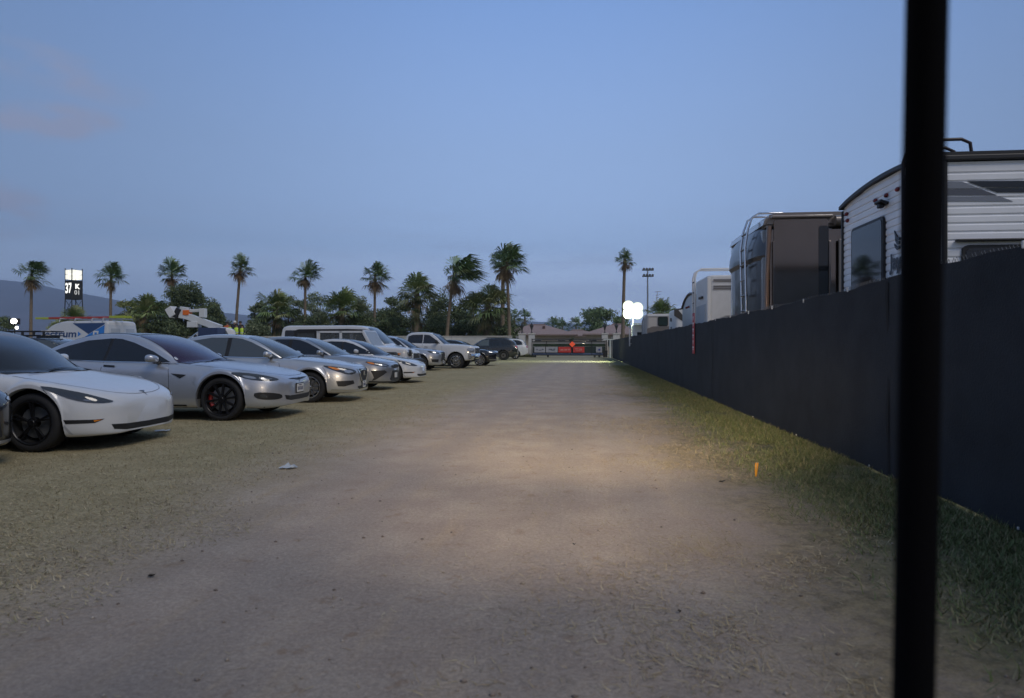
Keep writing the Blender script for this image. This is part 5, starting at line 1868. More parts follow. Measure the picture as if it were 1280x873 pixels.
M_LIME = mat('lime_safety_vest', (.62, .85, .08), .6)
M_DKTOP = mat('dark_jacket', (.025, .027, .035), .8)
M_DKLEG = mat('dark_trousers', (.03, .033, .045), .8)
M_ORJ = mat('orange_jacket', (.55, .13, .03), .7)
for px, dy, rz, lab, top, vest, hat, h in (
        (284.5, .2, 200, 'person in an orange jacket at the left of the group', M_ORJ, None, None, 1.78),
        (287.5, -.5, 170, 'person in a lime vest over dark clothes beside the orange jacket', M_DKTOP, M_LIME, None, 1.62),
        (293.5, .3, 190, 'tall person in dark jacket and white helmet mid-group', M_DKTOP, None, M_WHITEP, 1.85),
        (296.0, -.5, 160, 'person in a lime vest in the middle of the group', M_DKTOP, M_LIME, None, 1.60),
        (300.5, .2, 210, 'person in dark clothes bareheaded at the right of the group', M_DKTOP, None, None, 1.82),
        (303.0, -.4, 150, 'short person in a lime vest at the right end of the group', M_DKTOP, M_LIME, None, 1.55)):
    q = at_y(px, 405, 46.6 + dy)
    person((q.x, 46.6 + dy, 1.14), R(rz), lab, top, M_DKLEG, vest, hat, h)

# lit number tower: scaffold legs, glowing boxes above a dark panel with white figures
q = at_y(92.5, 356, 96)
tw = empty('sign_tower', (q.x, 96, 0), R(71), 'tall lit scaffold sign tower with glowing white boxes over dark number panels', 'sign tower')
kz = 96 * 1.11 / FPX
z_of = lambda py: EYE + (HOR - py) * kz
half = .78
M_TW = mat('dark_tower_steel', (.03, .032, .034), .6)
M_GLOW = mat('lit_white_panel', (.8, .8, .78), .5, emit=(1.0, .97, .80), es=.82)
M_GLYPH = mat('lit_white_figure', (.8, .8, .78), .5, emit=(1.0, .98, .9), es=1.1)
for sx in (-1, 1):
    for sy in (-1, 1):
        bm = bmesh.new()
        tube(bm, [(sx * half * 1.30, sy * half * 1.30, 0), (sx * half, sy * half, z_of(374)), (sx * half, sy * half, z_of(339))], .07, 6)
        obj('leg', bm, M_TW, tw)
for sx, sy, ax in ((-1, 0, 'x'), (1, 0, 'x'), (0, -1, 'y'), (0, 1, 'y')):
    def wall(name, z0, z1, m, out, w=half * 2 - .06):
        bm = bmesh.new()
        if ax == 'x':
            box(bm, (sx * (half + out), 0, (z0 + z1) / 2), (.06, w, z1 - z0), bev=.01)
        else:
            box(bm, (0, sy * (half + out), (z0 + z1) / 2), (w, .06, z1 - z0), bev=.01)
        return obj(name, bm, m, tw)
    for za, zb_ in ((345.8, 341), (352, 346.6)):
        for so in (-1, 1):
            bm = bmesh.new()
            c_ = so * half * .47
            hh_ = (z_of(za) + z_of(zb_)) / 2, z_of(zb_) - z_of(za)
            if ax == 'x':
                box(bm, (sx * half, c_, hh_[0]), (.06, half * .9, hh_[1]), bev=.01)
            else:
                box(bm, (c_, sy * half, hh_[0]), (half * .9, .06, hh_[1]), bev=.01)
            obj('glowing_box', bm, M_GLOW, tw)
    wall('dark_panel', z_of(376.5), z_of(353.5), M_TW, 0)
    txt = {(0, -1): 'K', (1, 0): '37', (-1, 0): '37', (0, 1): 'K'}[(sx, sy)]
    az_ = math.atan2(sy, sx) + R(90)
    base = Matrix.Translation((sx * (half + .035), sy * (half + .035), 0)) @ Matrix.Rotation(az_, 4, 'Z') @ Matrix.Rotation(R(90), 4, 'X')
    if txt == '37':
        mt = Matrix.Translation((0, z_of(363.5), .0)) @ Matrix.Diagonal((.95, 1.25, 1, 1))
        text_obj('number', '37', 1.65, M_GLYPH, tw, base @ mt, .05)
    else:
        text_obj('figure', 'K', 1.0, M_GLYPH, tw, base @ Matrix.Translation((0, z_of(361), 0)), .04)
        text_obj('number', '01', .9, mat('dim_white_figure', (.7, .7, .68), .5, emit=(1, .98, .9), es=.25), tw, base @ Matrix.Translation((0, z_of(368.3), 0)), .02)
for k in range(4):
    a = R(45 + 90 * k)
    b_ = R(135 + 90 * k)
    r_ = half * 1.414
    for (f0, z0), (f1, z1) in (((1.13, z_of(395)), (1.0, z_of(377))), ((1.22, z_of(412)), (1.13, z_of(395)))):
        bm = bmesh.new()
        tube(bm, [(r_ * f0 * math.cos(a), r_ * f0 * math.sin(a), z0), (r_ * f1 * math.cos(b_), r_ * f1 * math.sin(b_), z1)], .035, 5)
        obj('brace', bm, M_TW, tw)

# floodlight far left beside a small tree
q = at_y(18.5, 402, 52)
fl_ = empty('floodlight_mast', (q.x, 52, 0), R(35), 'small bright floodlight on a short mast at the far left', 'floodlight')
bm = bmesh.new()
tube(bm, [(0, 0, 0), (0, 0, q.z)], .05, 8)
obj('mast', bm, M_BLACKM, fl_)
bm = bmesh.new()
box(bm, (0, .06, q.z), (.75, .12, .52), bev=.03)
hd = obj('lamp_head', bm, M_BLACKM, fl_)
mg = mat('floodlight_glass', (.9, .9, .85), .3, emit=(1.0, .97, .88), es=9)
bm = bmesh.new()
lathe(bm, [(.22, 0), (.20, -.04), (.12, -.07), (.001, -.08)], 20)
g_ = obj('lamp_glass', bm, mg, hd, smooth=60)
g_.location = (-.05, .0, q.z + .02)
bm = bmesh.new()
lathe(bm, [(.12, 0), (.10, -.04), (.001, -.06)], 20)
g_ = obj('lamp_glass', bm, mg, hd, smooth=60)
g_.location = (.14, .0, q.z - .52)

# ------------------------------------------------------------------ palms and trees
FOLIAGE = 2.7
M_FROND = mat('palm_frond', (.06, .08, .03), .6, attr=True, spec=.4)
M_BARK = mat('palm_trunk_bark', (.20, .155, .11), .9, noise=.35, nscale=6, bump=.5, bscale=14)
M_BARKT = mat('tree_bark', (.115, .09, .07), .9, noise=.35, nscale=5, bump=.5, bscale=12)
M_LEAVES = mat('tree_leaves', (.05, .07, .03), .7, attr=True, spec=.3)


def palm(px, Y, ytop, crown, label, ybase=None, lean=0.0, wind=.35, nf=46, skirt=.8, tr=.17, greens=None, seed=0, nskirt=40, skirt_len=1.0, trunk_mat=None, group='palms along the far side of the field', tilt_top=.0, name='fan_palm', X0=None):
    """fan palm: trunk, green fan crown swept by the wind, hanging skirt of dead fronds; ytop = photo row of the crown's top"""
    r = np.random.default_rng(seed + int(px))
    top = at_y(px, ytop, Y)
    hc = top.z - crown * .8                               # height of the growing point
    x0 = top.x - lean
    crown *= 1.16
    root = empty(name, (x0, Y, 0), 0, label, 'palm tree', group)
    bm = bmesh.new()
    pts, rr = [], []
    for i in range(13):
        f = i / 12
        pts.append((lean * f ** 1.6, 0, hc * f))
        rr.append(tr * (1.45 - .6 * f ** .35) * (1 + .05 * (i % 2)))
    tube(bm, pts, rr, 9)
    obj('trunk', bm, trunk_mat or M_BARK, root, smooth=60)
    C0 = np.array([lean, 0, hc])
    greens = greens or [(.045, .075, .03), (.06, .09, .035), (.035, .055, .025), (.085, .105, .045)]
    browns = [(.30, .21, .11), (.24, .16, .085), (.36, .27, .15), (.19, .13, .075)]

    def fan(n, el0, el1, length, cols, wnd, droop, nseg=17, spread=1.5, hang=0.0):
        V, Fq, T = [], [], []
        for i in range(n):
            az = i * 2.39996 + r.uniform(-.25, .25)
            el = R(el0 + (el1 - el0) * ((i + .5) / n) ** .8 + r.uniform(-14, 14))
            d = np.array([math.cos(az) * math.cos(el), math.sin(az) * math.cos(el), math.sin(el)])
            d = d + np.array([wnd, 0, 0]) * r.uniform(.7, 1.3)
            d /= np.linalg.norm(d)
            ln = length * r.uniform(.5, 1.35)
            st = C0 + np.array([0, 0, r.uniform(-.25, .1) * crown - hang * r.random() ** 1.2])
            sdv = np.cross(d, [0, 0, 1.0])
            sdv /= max(np.linalg.norm(sdv), 1e-3)
            upv = np.cross(sdv, d)
            tip = st + d * ln * .45 - np.array([0, 0, .05 * ln * droop])
            col = np.array(cols[r.integers(len(cols))]) * r.uniform(.75, 1.25)
            # stalk
            k = len(V)
            w = .02 * length
            V += [st + sdv * w, st - sdv * w, tip + sdv * w * .6, tip - sdv * w * .6]
            Fq.append((k, k + 1, k + 3, k + 2))
            T += [col * .9] * 4
            for s_ in range(nseg):
                a = (s_ / (nseg - 1) - .5) * 2 * spread * r.uniform(.93, 1.07)
                dd_ = d * math.cos(a) + sdv * math.sin(a) + upv * (.16 * math.cos(a * 2))
                dd_ = dd_ + np.array([wnd * .5, 0, 0])
                dd_ /= np.linalg.norm(dd_)
                if r.random() < .12:
                    continue
                sl = ln * .62 * (1 - .25 * abs(a) / spread) * r.uniform(.85, 1.1)
                mid = tip + dd_ * sl * .6
                end = tip + dd_ * sl + np.array([wnd * .25 * sl, 0, -droop * .34 * sl])
                pw = np.cross(dd_, upv + np.array([.2, .3, .1]))
                pw /= max(np.linalg.norm(pw), 1e-3)
                w = sl * .045
                k = len(V)
                V += [tip, mid + pw * w, mid - pw * w, end]
                Fq.append((k, k + 1, k + 3, k + 2))
                T += [col * r.uniform(.85, 1.15)] * 4
        return np.array(V), np.array(Fq), np.array(T)
    V, Fq, T = fan(nf, 88, -20, crown, greens, wind, .9)
    raw('crown', V, Fq, M_FROND, root, tint=T * FOLIAGE)
    if nskirt:
        if skirt_len < 1.25:
            V, Fq, T = fan(nskirt, -20, -88, crown * skirt * .8, browns, wind * .2, 1.3, 10, 1.1, hang=.25 * crown)
        else:
            V, Fq, T = fan(int(nskirt * 1.6), -15, -84, crown * .62, browns + greens * 2, wind * .12, 1.4, 10, 1.0, hang=crown * skirt_len)
        raw('dead_skirt', V, Fq, M_FROND, root, tint=T)
    return root


for i, (px, Y, ytop, crown, kw, lab) in enumerate((
        (40, 78, 327, 1.75, dict(lean=.15, wind=.5), 'tall wind-blown palm left of the lit sign tower'),
        (139, 80, 332, 1.55, dict(lean=.1, wind=.3), 'palm with straight trunk just right of the lit sign tower'),
        (215, 86, 328, 1.75, dict(lean=.0, wind=.2), 'palm rising out of the big dark leafy tree'),
        (301, 78, 323, 1.35, dict(lean=.7, wind=.12, skirt=1.0), 'slender palm alone in the gap above the group of people'),
        (382, 80, 330, 1.55, dict(lean=.1, wind=.3), 'palm standing over the left end of the long van'),
        (469, 82, 331, 1.65, dict(lean=.1, wind=.25, skirt=1.0), 'palm with yellowish skirt over the van windshield'),
        (568, 72, 319, 2.3, dict(lean=.9, wind=.85, nf=60, tr=.17), 'wind-swept palm with long streaming fronds behind the white pickup'),
        (633, 72, 308, 1.95, dict(lean=-.35, wind=.35, nf=56, tr=.17), 'tallest palm with pale trunk, left of the gate'),
        (629, 80, 316, 1.6, dict(lean=.1, wind=.1, nf=36, tr=.24), 'second dark-trunked palm just behind the tallest palm'),
        (781, 82, 315, 1.02, dict(lean=.25, wind=.15, skirt=1.05, tr=.2), 'lone slender palm right of the gate beside the light tower'))):
    palm(px, Y, ytop, crown, lab, seed=i * 13, **kw)
M_GREENS2 = [(.06, .085, .03), (.085, .105, .04), (.045, .065, .025), (.11, .115, .055)]
for i, (px, Y, ytop, crown, kw, lab) in enumerate((
        (345, 74, 369, 2.0, {}, 'low bushy palm with hanging fronds left of the long van'),
        (427, 74, 365, 2.2, {}, 'low bushy palm with hanging fronds above the middle of the long van'),
        (521, 72, 347, 2.0, dict(skirt_len=1.6), 'medium shaggy palm with brown skirt left of the white pickup'),
        (610, 73, 360, 2.2, dict(skirt_len=1.35), 'medium shaggy green palm over the black crossover'),
        (183, 70, 372, 1.9, {}, 'low shaggy palm behind the white cargo van'),
        (92, 66, 386, 1.5, {}, 'low bright palm at the foot of the lit sign tower'),
        (826, 60, 378, 1.2, dict(nskirt=20), 'low green palm top behind the beige trailer'))):
    kw = dict(dict(skirt_len=1.26), **kw)
    palm(px, Y, ytop, crown, lab, seed=100 + i, wind=.12, nf=70, skirt=.85, tr=.34, greens=M_GREENS2, group='low bushy palms', **dict(dict(nskirt=60), **kw))
for i, (px, Y, ytop, crown, lab) in enumerate(((643, 150, 387, 2.0, 'small distant palm left of the house roof'), (656, 150, 389, 1.7, 'second small distant palm left of the house roof'),
                                               (691, 150, 397, 2.2, 'distant dark palm over the middle house roofs'), (703, 155, 400, 2.0, 'distant palm between the two house roofs'),
                                               (720, 155, 399, 2.1, 'distant palm left of the round distant tree'))):
    palm(px, Y, ytop, crown, lab, seed=300 + i, wind=.1, nf=26, nskirt=14, group='small distant palms')


def tree(px, Y, ytop, halfw, label, base=.25, n=12000, leaf=.145, cols=None, airy=0.0, seed=0, cat='tree', name='leafy_tree', group='leafy trees along the far wall', low=.06, clumps=22, hw_z=1.0, zb=0.0):
    """broad tree: trunk, limbs and a crown of many small leaf faces gathered in clumps"""
    r = np.random.default_rng(seed + int(px * 3))
    top = at_y(px, ytop, Y)
    k = Y * 1.04 / FPX
    hw, H = halfw * k, top.z
    root = empty(name, (top.x, Y, zb), 0, label, cat, group)
    bm = bmesh.new()
    th = H * base
    tube(bm, [(0, 0, -.1), (.05, 0, th * .5), (.0, .05, th)], [.045 * H ** .9 * .55 + .06, .05 * H ** .7 * .5 + .04, .04 * H ** .7 * .5 + .04], 8)
    C = []
    for c_ in range(clumps):
        a = c_ * 2.4 + r.uniform(-.4, .4)
        q = math.sqrt((c_ + .6) / clumps)
        f = r.uniform(0, 1)
        zc = H * (low + (1 - low) * (.18 + .66 * f))
        lim = math.sqrt(max(1 - ((zc / H - .50) / .62) ** 2, .05))
        C.append(np.array([hw * q * .82 * lim * math.cos(a), hw * q * .8 * lim * math.sin(a), zc]))
    C.append(np.array([r.uniform(-.15, .15) * hw, 0, H * .86]))
    for c_ in C:
        m1 = Vector(c_) * .5 + Vector((0, 0, th * .5))
        tube(bm, [(0, 0, th * .8), m1 + Vector((r.normal(0, .12), r.normal(0, .12), -.1 * H * .2)), Vector(c_)], [.022 * H * .55 + .02, .014 * H * .5 + .015, .012], 5)
    obj('trunk', bm, M_BARKT, root, smooth=60)
    cols = cols or [(.035, .055, .022), (.05, .07, .028), (.065, .085, .035), (.028, .042, .02)]
    per = n // len(C)
    Vs, Ts = [], []
    for c_ in C:
        rad = hw * r.uniform(.34, .56) * (1 - .3 * airy)
        nn = per
        d = r.normal(0, 1, (nn, 3))
        d /= np.linalg.norm(d, axis=1)[:, None]
        rr_ = rad * r.uniform(.15, 1.0, nn) ** .55 * (1 + .22 * np.sin(d[:, 0] * 5 + d[:, 2] * 7))
        P = c_ + d * rr_[:, None] * np.array([1, 1, .68 * hw_z])
        P = P[P[:, 2] > H * low * .5]
        P[:, 2] = np.minimum(P[:, 2], H * (.97 + .05 * r.random(len(P))))
        nn = len(P)
        u_ = r.normal(0, 1, (nn, 3))
        u_ /= np.linalg.norm(u_, axis=1)[:, None]
        w_ = np.cross(u_, r.normal(0, 1, (nn, 3)))
        w_ /= np.linalg.norm(w_, axis=1)[:, None]
        s_ = leaf * r.uniform(.4, 1.25, (nn, 1))
        quad = np.stack([P - u_ * s_, P + w_ * s_ * .42, P + u_ * s_, P - w_ * s_ * .42], 1)
        Vs.append(quad.reshape(-1, 3))
        tone = r.uniform(.75, 1.3)
        cc = np.array(cols)[r.integers(0, len(cols), nn)] * tone * r.uniform(.75, 1.25, (nn, 1))
        Ts.append(np.repeat(cc, 4, 0))
    V = np.concatenate(Vs)
    T = np.concatenate(Ts)
    raw('crown', V, np.arange(len(V)).reshape(-1, 4), M_LEAVES, root, tint=T * FOLIAGE)
    return root


DKG = [(.034, .048, .024), (.048, .062, .028), (.064, .076, .036), (.028, .038, .02)]
GYG = [(.06, .075, .045), (.075, .09, .05), (.045, .06, .035), (.09, .10, .06)]
OLV = [(.085, .10, .035), (.11, .12, .045), (.06, .075, .03), (.13, .13, .06)]
for i, (px, Y, ytop, hw_, kw, lab) in enumerate((
        (232, 84, 349, 30, dict(n=26000, cols=DKG), 'big dark dense tree with a palm rising from its left side'),
        (266, 84, 374, 20, dict(cols=DKG), 'right shoulder of dark foliage beside the big dense tree'),
        (163, 82, 370, 22, dict(cols=OLV, airy=.6, n=11000), 'loose olive-green tree right of the lit sign tower'),
        (196, 88, 378, 24, dict(cols=OLV), 'olive-green tree between the cargo van and the dense tree'),
        (324, 92, 371, 17, dict(cols=GYG, airy=.5), 'grey-green tree right of the slender lone palm'),
        (362, 90, 364, 24, dict(cols=GYG, airy=.8, n=10000), 'airy grey-green tree behind the left end of the long van'),
        (396, 88, 360, 28, dict(cols=GYG, airy=.8, n=12000), 'airy open tree right of the van-end palm'),
        (450, 90, 366, 26, dict(cols=GYG, airy=.6, n=7600), 'grey-green tree behind the palm with yellowish skirt'),
        (492, 86, 366, 24, dict(cols=DKG, n=15000), 'dark tree left of the shaggy palm with brown skirt'),
        (550, 84, 362, 28, dict(cols=DKG, n=18000, base=.3), 'dark tree with pale forked limbs behind the white pickup cab'),
        (590, 86, 361, 26, dict(cols=DKG, n=18000), 'dark tree right of the wind-swept palm'),
        (628, 90, 384, 20, dict(cols=DKG), 'dark tree behind the tallest palm trunk'),
        (652, 120, 402, 14, dict(cols=DKG, n=3000), 'low dark distant tree left of the house roof'),
        (748, 135, 381, 22, dict(cols=[(.045, .07, .035), (.06, .085, .04), (.075, .1, .05)], n=8000, leaf=.26, group='distant trees behind the houses'), 'round distant tree left of the lone palm'),
        (772, 135, 392, 14, dict(cols=[(.045, .07, .035), (.06, .085, .04), (.075, .1, .05)], n=3000, leaf=.26, group='distant trees behind the houses'), 'lower distant tree behind the lone palm trunk'),
        (4, 68, 391, 16, dict(cols=DKG, n=3000), 'small dark tree at the far left frame edge by the floodlight'),
        (74, 92, 396, 12, dict(cols=OLV, n=2000), 'small bush at the left foot of the lit sign tower'))):
    tree(px, Y, ytop, hw_, lab, seed=i * 7, **kw)
for i, (px, Y, ytop, hw_, cols, lab) in enumerate((
        (168, 72, 397, 22, OLV, 'olive shrub right of the cargo van'), (210, 70, 400, 24, DKG, 'dark shrub left of the bucket truck'),
        (262, 74, 395, 24, DKG, 'dark shrub behind the bucket truck boom'), (318, 72, 398, 18, GYG, 'grey shrub right of the group of people'),
        (385, 76, 394, 26, DKG, 'dark shrub behind the middle of the van roof'), (448, 76, 393, 26, DKG, 'dark shrub behind the front of the van roof'),
        (488, 74, 396, 20, DKG, 'dark shrub above the off-road car hood'), (545, 77, 393, 26, DKG, 'dark shrub behind the pickup cab'),
        (580, 77, 398, 20, DKG, 'dark shrub behind the pickup hood'), (634, 79, 404, 14, DKG, 'dark shrub behind the black SUV'))):
    tree(px, Y, ytop, hw_, lab, base=.15, n=7000, leaf=.15, cols=cols, seed=500 + i, cat='shrub', name='shrub', group='shrubs below the trees', low=.02, clumps=11)

# ------------------------------------------------------------------ far end: white wall, gate, houses
YG = gp(710, 447).y
M_STUCCO = mat('white_stucco_wall', (.62, .60, .56), .9, noise=.08, nscale=2, bump=.15, bscale=30)
M_ROOFT = mat('brown_roof_tile', (.30, .225, .21), .85, noise=.18, nscale=3)
M_HOUSE = mat('beige_house_wall', (.42, .36, .29), .9, noise=.06)
M_IRON = mat('dark_iron', (.02, .021, .023), .5)


def at_d(px, py, Y):
    return at_y(px, py, Y)


def wall_run(label, px0, px1, Y, ztop, parts=True):
    a, b = at_y(px0, 430, Y).x, at_y(px1, 430, Y).x
    bm = bmesh.new()
    box(bm, ((a + b) / 2, Y, ztop / 2), (b - a, .22, ztop))
    w = obj('boundary_wall', bm, M_STUCCO, label=label, cat='wall')
    bm = bmesh.new()
    box(bm, ((a + b) / 2, Y, ztop + .04), (b - a + .06, .34, .09), bev=.02)
    obj('coping', bm, mat('wall_coping', (.58, .55, .5), .9), w)
    return w


YW = YG + 2.2
wall_run('long white stucco wall behind the last parked cars', 150, 640, YW, 2.15)
wall_run('short white wall panel between the two lantern pillars left of the gate', 645, 652.5, YW - .6, 2.12)
wall_run('short white wall piece right of the gate behind the fence end', 764, 772, YW, 2.0)


def pillar(px, label, group, w=.8, h=2.35, Y=None):
    Y = Y or YG + .6
    x = at_y(px, 430, Y).x
    e = empty('gate_pillar', (x, Y, 0), 0, label, 'pillar', group)
    bm = bmesh.new()
    box(bm, (0, 0, h / 2), (w * .86, w * .86, h))
    obj('shaft', bm, M_STUCCO, e)
    bm = bmesh.new()
    box(bm, (0, 0, h + .07), (w, w, .14), bev=.02)
    obj('cap', bm, MATS['wall_coping'], e)
    l = empty('lantern', (x, Y, h + .14), 0, 'dark carriage lantern on ' + label.replace('white ', 'the '), 'lantern', 'lanterns on the gate pillars')
    bm = bmesh.new()
    lathe(bm, [(.001, 0), (.14, 0), (.14, .04), (.05, .08), (.04, .30), (.001, .30)], 10, 'z')
    obj('stem', bm, M_IRON, l, smooth=40)
    bm = bmesh.new()
    lathe(bm, [(.05, .30), (.17, .72), (.17, .74)], 6, 'z')
    obj('lantern_glass', bm, mat('smoky_lantern_glass', (.06, .06, .06), .1), l)
    bm = bmesh.new()
    lathe(bm, [(.22, .73), (.22, .76), (.12, .92), (.03, 1.0), (.03, 1.08), (.001, 1.1)], 6, 'z')
    obj('lantern_roof', bm, M_IRON, l)
    return e


PG = 'white pillars beside the gate'
pillar(652.6, 'white pillar at the far left of the gate', PG, Y=YG + 1.6)
pillar(664.6, 'white pillar at the left edge of the gate', PG, w=.72, Y=YG + 1.4)
pillar(756, 'white pillar at the right edge of the gate', PG, w=.72, Y=YG + 1.4)
pillar(770.5, 'white pillar behind the end of the dark fence', PG, w=.8, Y=YG + 1.6)

# rolling gate: dark frame, blue bottom rail, privacy sheets
gx0, gx1 = at_y(664.5, 440, YG).x, at_y(758.5, 440, YG).x
gate = empty('rolling_gate', ((gx0 + gx1) / 2, YG, 0), 0, 'wide dark framed rolling gate hung with banners at the end of the track', 'gate')
gw = gx1 - gx0
kg = YG / FPX * math.cos(YAW)
zg = lambda py: EYE + (HOR - py) * YG * 1.0 / FPX
for nm, x, z, w, h in (('top_rail', 0, zg(424.3), gw, .09), ('second_rail', 0, zg(426.6), gw, .07), ('bottom_rail', 0, zg(444.0), gw, .11)):
    bm = bmesh.new()
    box(bm, (x, 0, z), (w, .08, h), bev=.01)
    obj(nm, bm, M_IRON, gate)
bm = bmesh.new()
box(bm, (0, .06, zg(442.6)), (gw - .1, .05, .16), bev=.01)
obj('blue_rail', bm, mat('blue_grey_rail', (.10, .14, .24), .5), gate)
for f in (-.5, .5):
    bm = bmesh.new()
    box(bm, (f * (gw - .09), 0, (zg(424) + .1) / 2 + .03), (.09, .08, zg(424) - .1), bev=.01)
    obj('end_post', bm, M_IRON, gate)
for f in (-.30, .02, .30):
    bm = bmesh.new()
    box(bm, (f * gw, .045, (zg(426) + .2) / 2), (.05, .04, zg(426) - .25))
    obj('upright', bm, M_IRON, gate)
bm = bmesh.new()
box(bm, (0, .10, (zg(433.2) + zg(430.0)) / 2), (gw - .25, .03, zg(430.0) - zg(433.2)))
obj('green_screen', bm, mat('dark_green_hedge_screen', (.025, .045, .025), .9, noise=.4, nscale=8), gate)
bm = bmesh.new()
box(bm, (0, .10, (zg(441.6) + zg(433.4)) / 2), (gw - .25, .03, zg(433.4) - zg(441.6)))
obj('dark_screen', bm, mat('dark_screen_sheet', (.03, .045, .04), .8, noise=.2), gate)
bm = bmesh.new()
box(bm, (0, .11, (zg(430.0) + zg(427.0)) / 2), (gw - .25, .03, zg(427.0) - zg(430.0) - .02))
obj('pale_strip', bm, mat('pale_sheet', (.45, .43, .40), .8), gate)
for f in (-.45, -.28, .34, .40):
    bm = bmesh.new()
    lathe(bm, [(.02, -.04), (.11, -.04), (.11, .04), (.02, .04)], 14)
    w_ = obj('roller', bm, M_BLACKM, gate, smooth=40)
    w_.location = (f * gw, 0, .11)

M_BANW = mat('pale_grey_banner', (.38, .38, .40), .7, noise=.05)
M_BANR = mat('red_banner', (.62, .055, .045), .7)
M_BANRL = mat('pale_red_print', (.72, .22, .18), .7)
M_INK = mat('dark_print', (.10, .12, .16), .7)


def banner(p0, p1, mt, label, marks):
    a, b = at_y(p0, 437, YG - .06), at_y(p1, 437, YG - .06)
    bm = bmesh.new()
    w, h = b.x - a.x, zg(433.8) - zg(440.8)
    n = 12
    rows = []
    for i in range(n + 1):
        x = -w / 2 + w * i / n
        yb = .012 * math.sin(i * 1.1)
        rows.append((bm.verts.new((x, yb, -h / 2)), bm.verts.new((x, yb * .4, h / 2))))
    for p, q in zip(rows, rows[1:]):
        bm.faces.new((p[0], q[0], q[1], p[1]))
    o = obj('gate_banner', bm, mt, label=label, cat='banner', group='banners on the gate')
    o.location = ((a.x + b.x) / 2, YG - .06, (zg(433.8) + zg(440.8)) / 2)
    for k, (x, z, mw, mh, mm) in enumerate(marks):
        bm = bmesh.new()
        box(bm, (x * w, -.025, z * h), (mw * w, .008, mh * h), bev=.002)
        obj('print_mark', bm, mm, o)
    return o


banner(668, 681.5, M_BANW, 'pale grey banner at the left end of the gate', [(-.25, .03, .16, .12, M_INK), (.02, -.08, .2, .1, M_INK), (.28, .04, .18, .12, M_INK)])
banner(682.5, 697, M_BANW, 'pale grey banner beside the red one on the gate', [(-.12, .08, .3, .14, M_INK), (.08, -.06, .34, .12, M_INK), (.22, .10, .14, .1, M_INK)])
banner(698, 713.8, M_BANR, 'red banner left of the orange diamond on the gate', [(-.22, -.05, .26, .26, M_BANRL), (.08, -.02, .22, .3, M_BANRL), (.32, .0, .16, .3, M_BANRL)])
banner(716.5, 730.5, M_BANR, 'red banner right of the orange diamond on the gate', [(-.2, .12, .3, .16, M_BANRL), (.15, .08, .3, .2, M_BANRL), (0, -.2, .6, .12, M_BANRL)])
banner(745, 752.5, M_BANW, 'small pale banner at the right end of the gate', [(.05, .0, .3, .3, mat('blue_print', (.05, .08, .3), .7))])

q = at_y(715.3, 430.6, YG - .15)
bm = bmesh.new()
sq = .30
prism(bm, [(q.x - sq, q.z), (q.x, q.z - sq), (q.x + sq, q.z), (q.x, q.z + sq)], 'y', YG - .17, YG - .145)
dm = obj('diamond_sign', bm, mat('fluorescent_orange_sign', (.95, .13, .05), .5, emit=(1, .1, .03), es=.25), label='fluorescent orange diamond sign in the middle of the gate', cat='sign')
q = at_y(756.5, 440, YG - .4)
bn = empty('black_bin', (q.x, YG - .5, 0), 0, 'black bin standing at the right end of the gate', 'bin')
bm = bmesh.new()
prism(bm, rrect(-.22, -.24, .22, .24, .05, 3), 'z', .04, .62)
obj('bin_body', bm, M_BLACKM, bn)
bm = bmesh.new()
prism(bm, rrect(-.25, -.27, .25, .27, .05, 3), 'z', .62, .70)
obj('bin_lid', bm, M_TRIM, bn)
q = at_y(756.2, 430, YG + .4)
bm = bmesh.new()
box(bm, (q.x, YG + .42, zg(434)), (.5, .1, zg(427) - zg(441)), bev=.01)
obj('gate_motor_cabinet', bm, mat('beige_cabinet', (.45, .40, .33), .7), label='beige cabinet panel behind the right end of the gate', cat='cabinet')


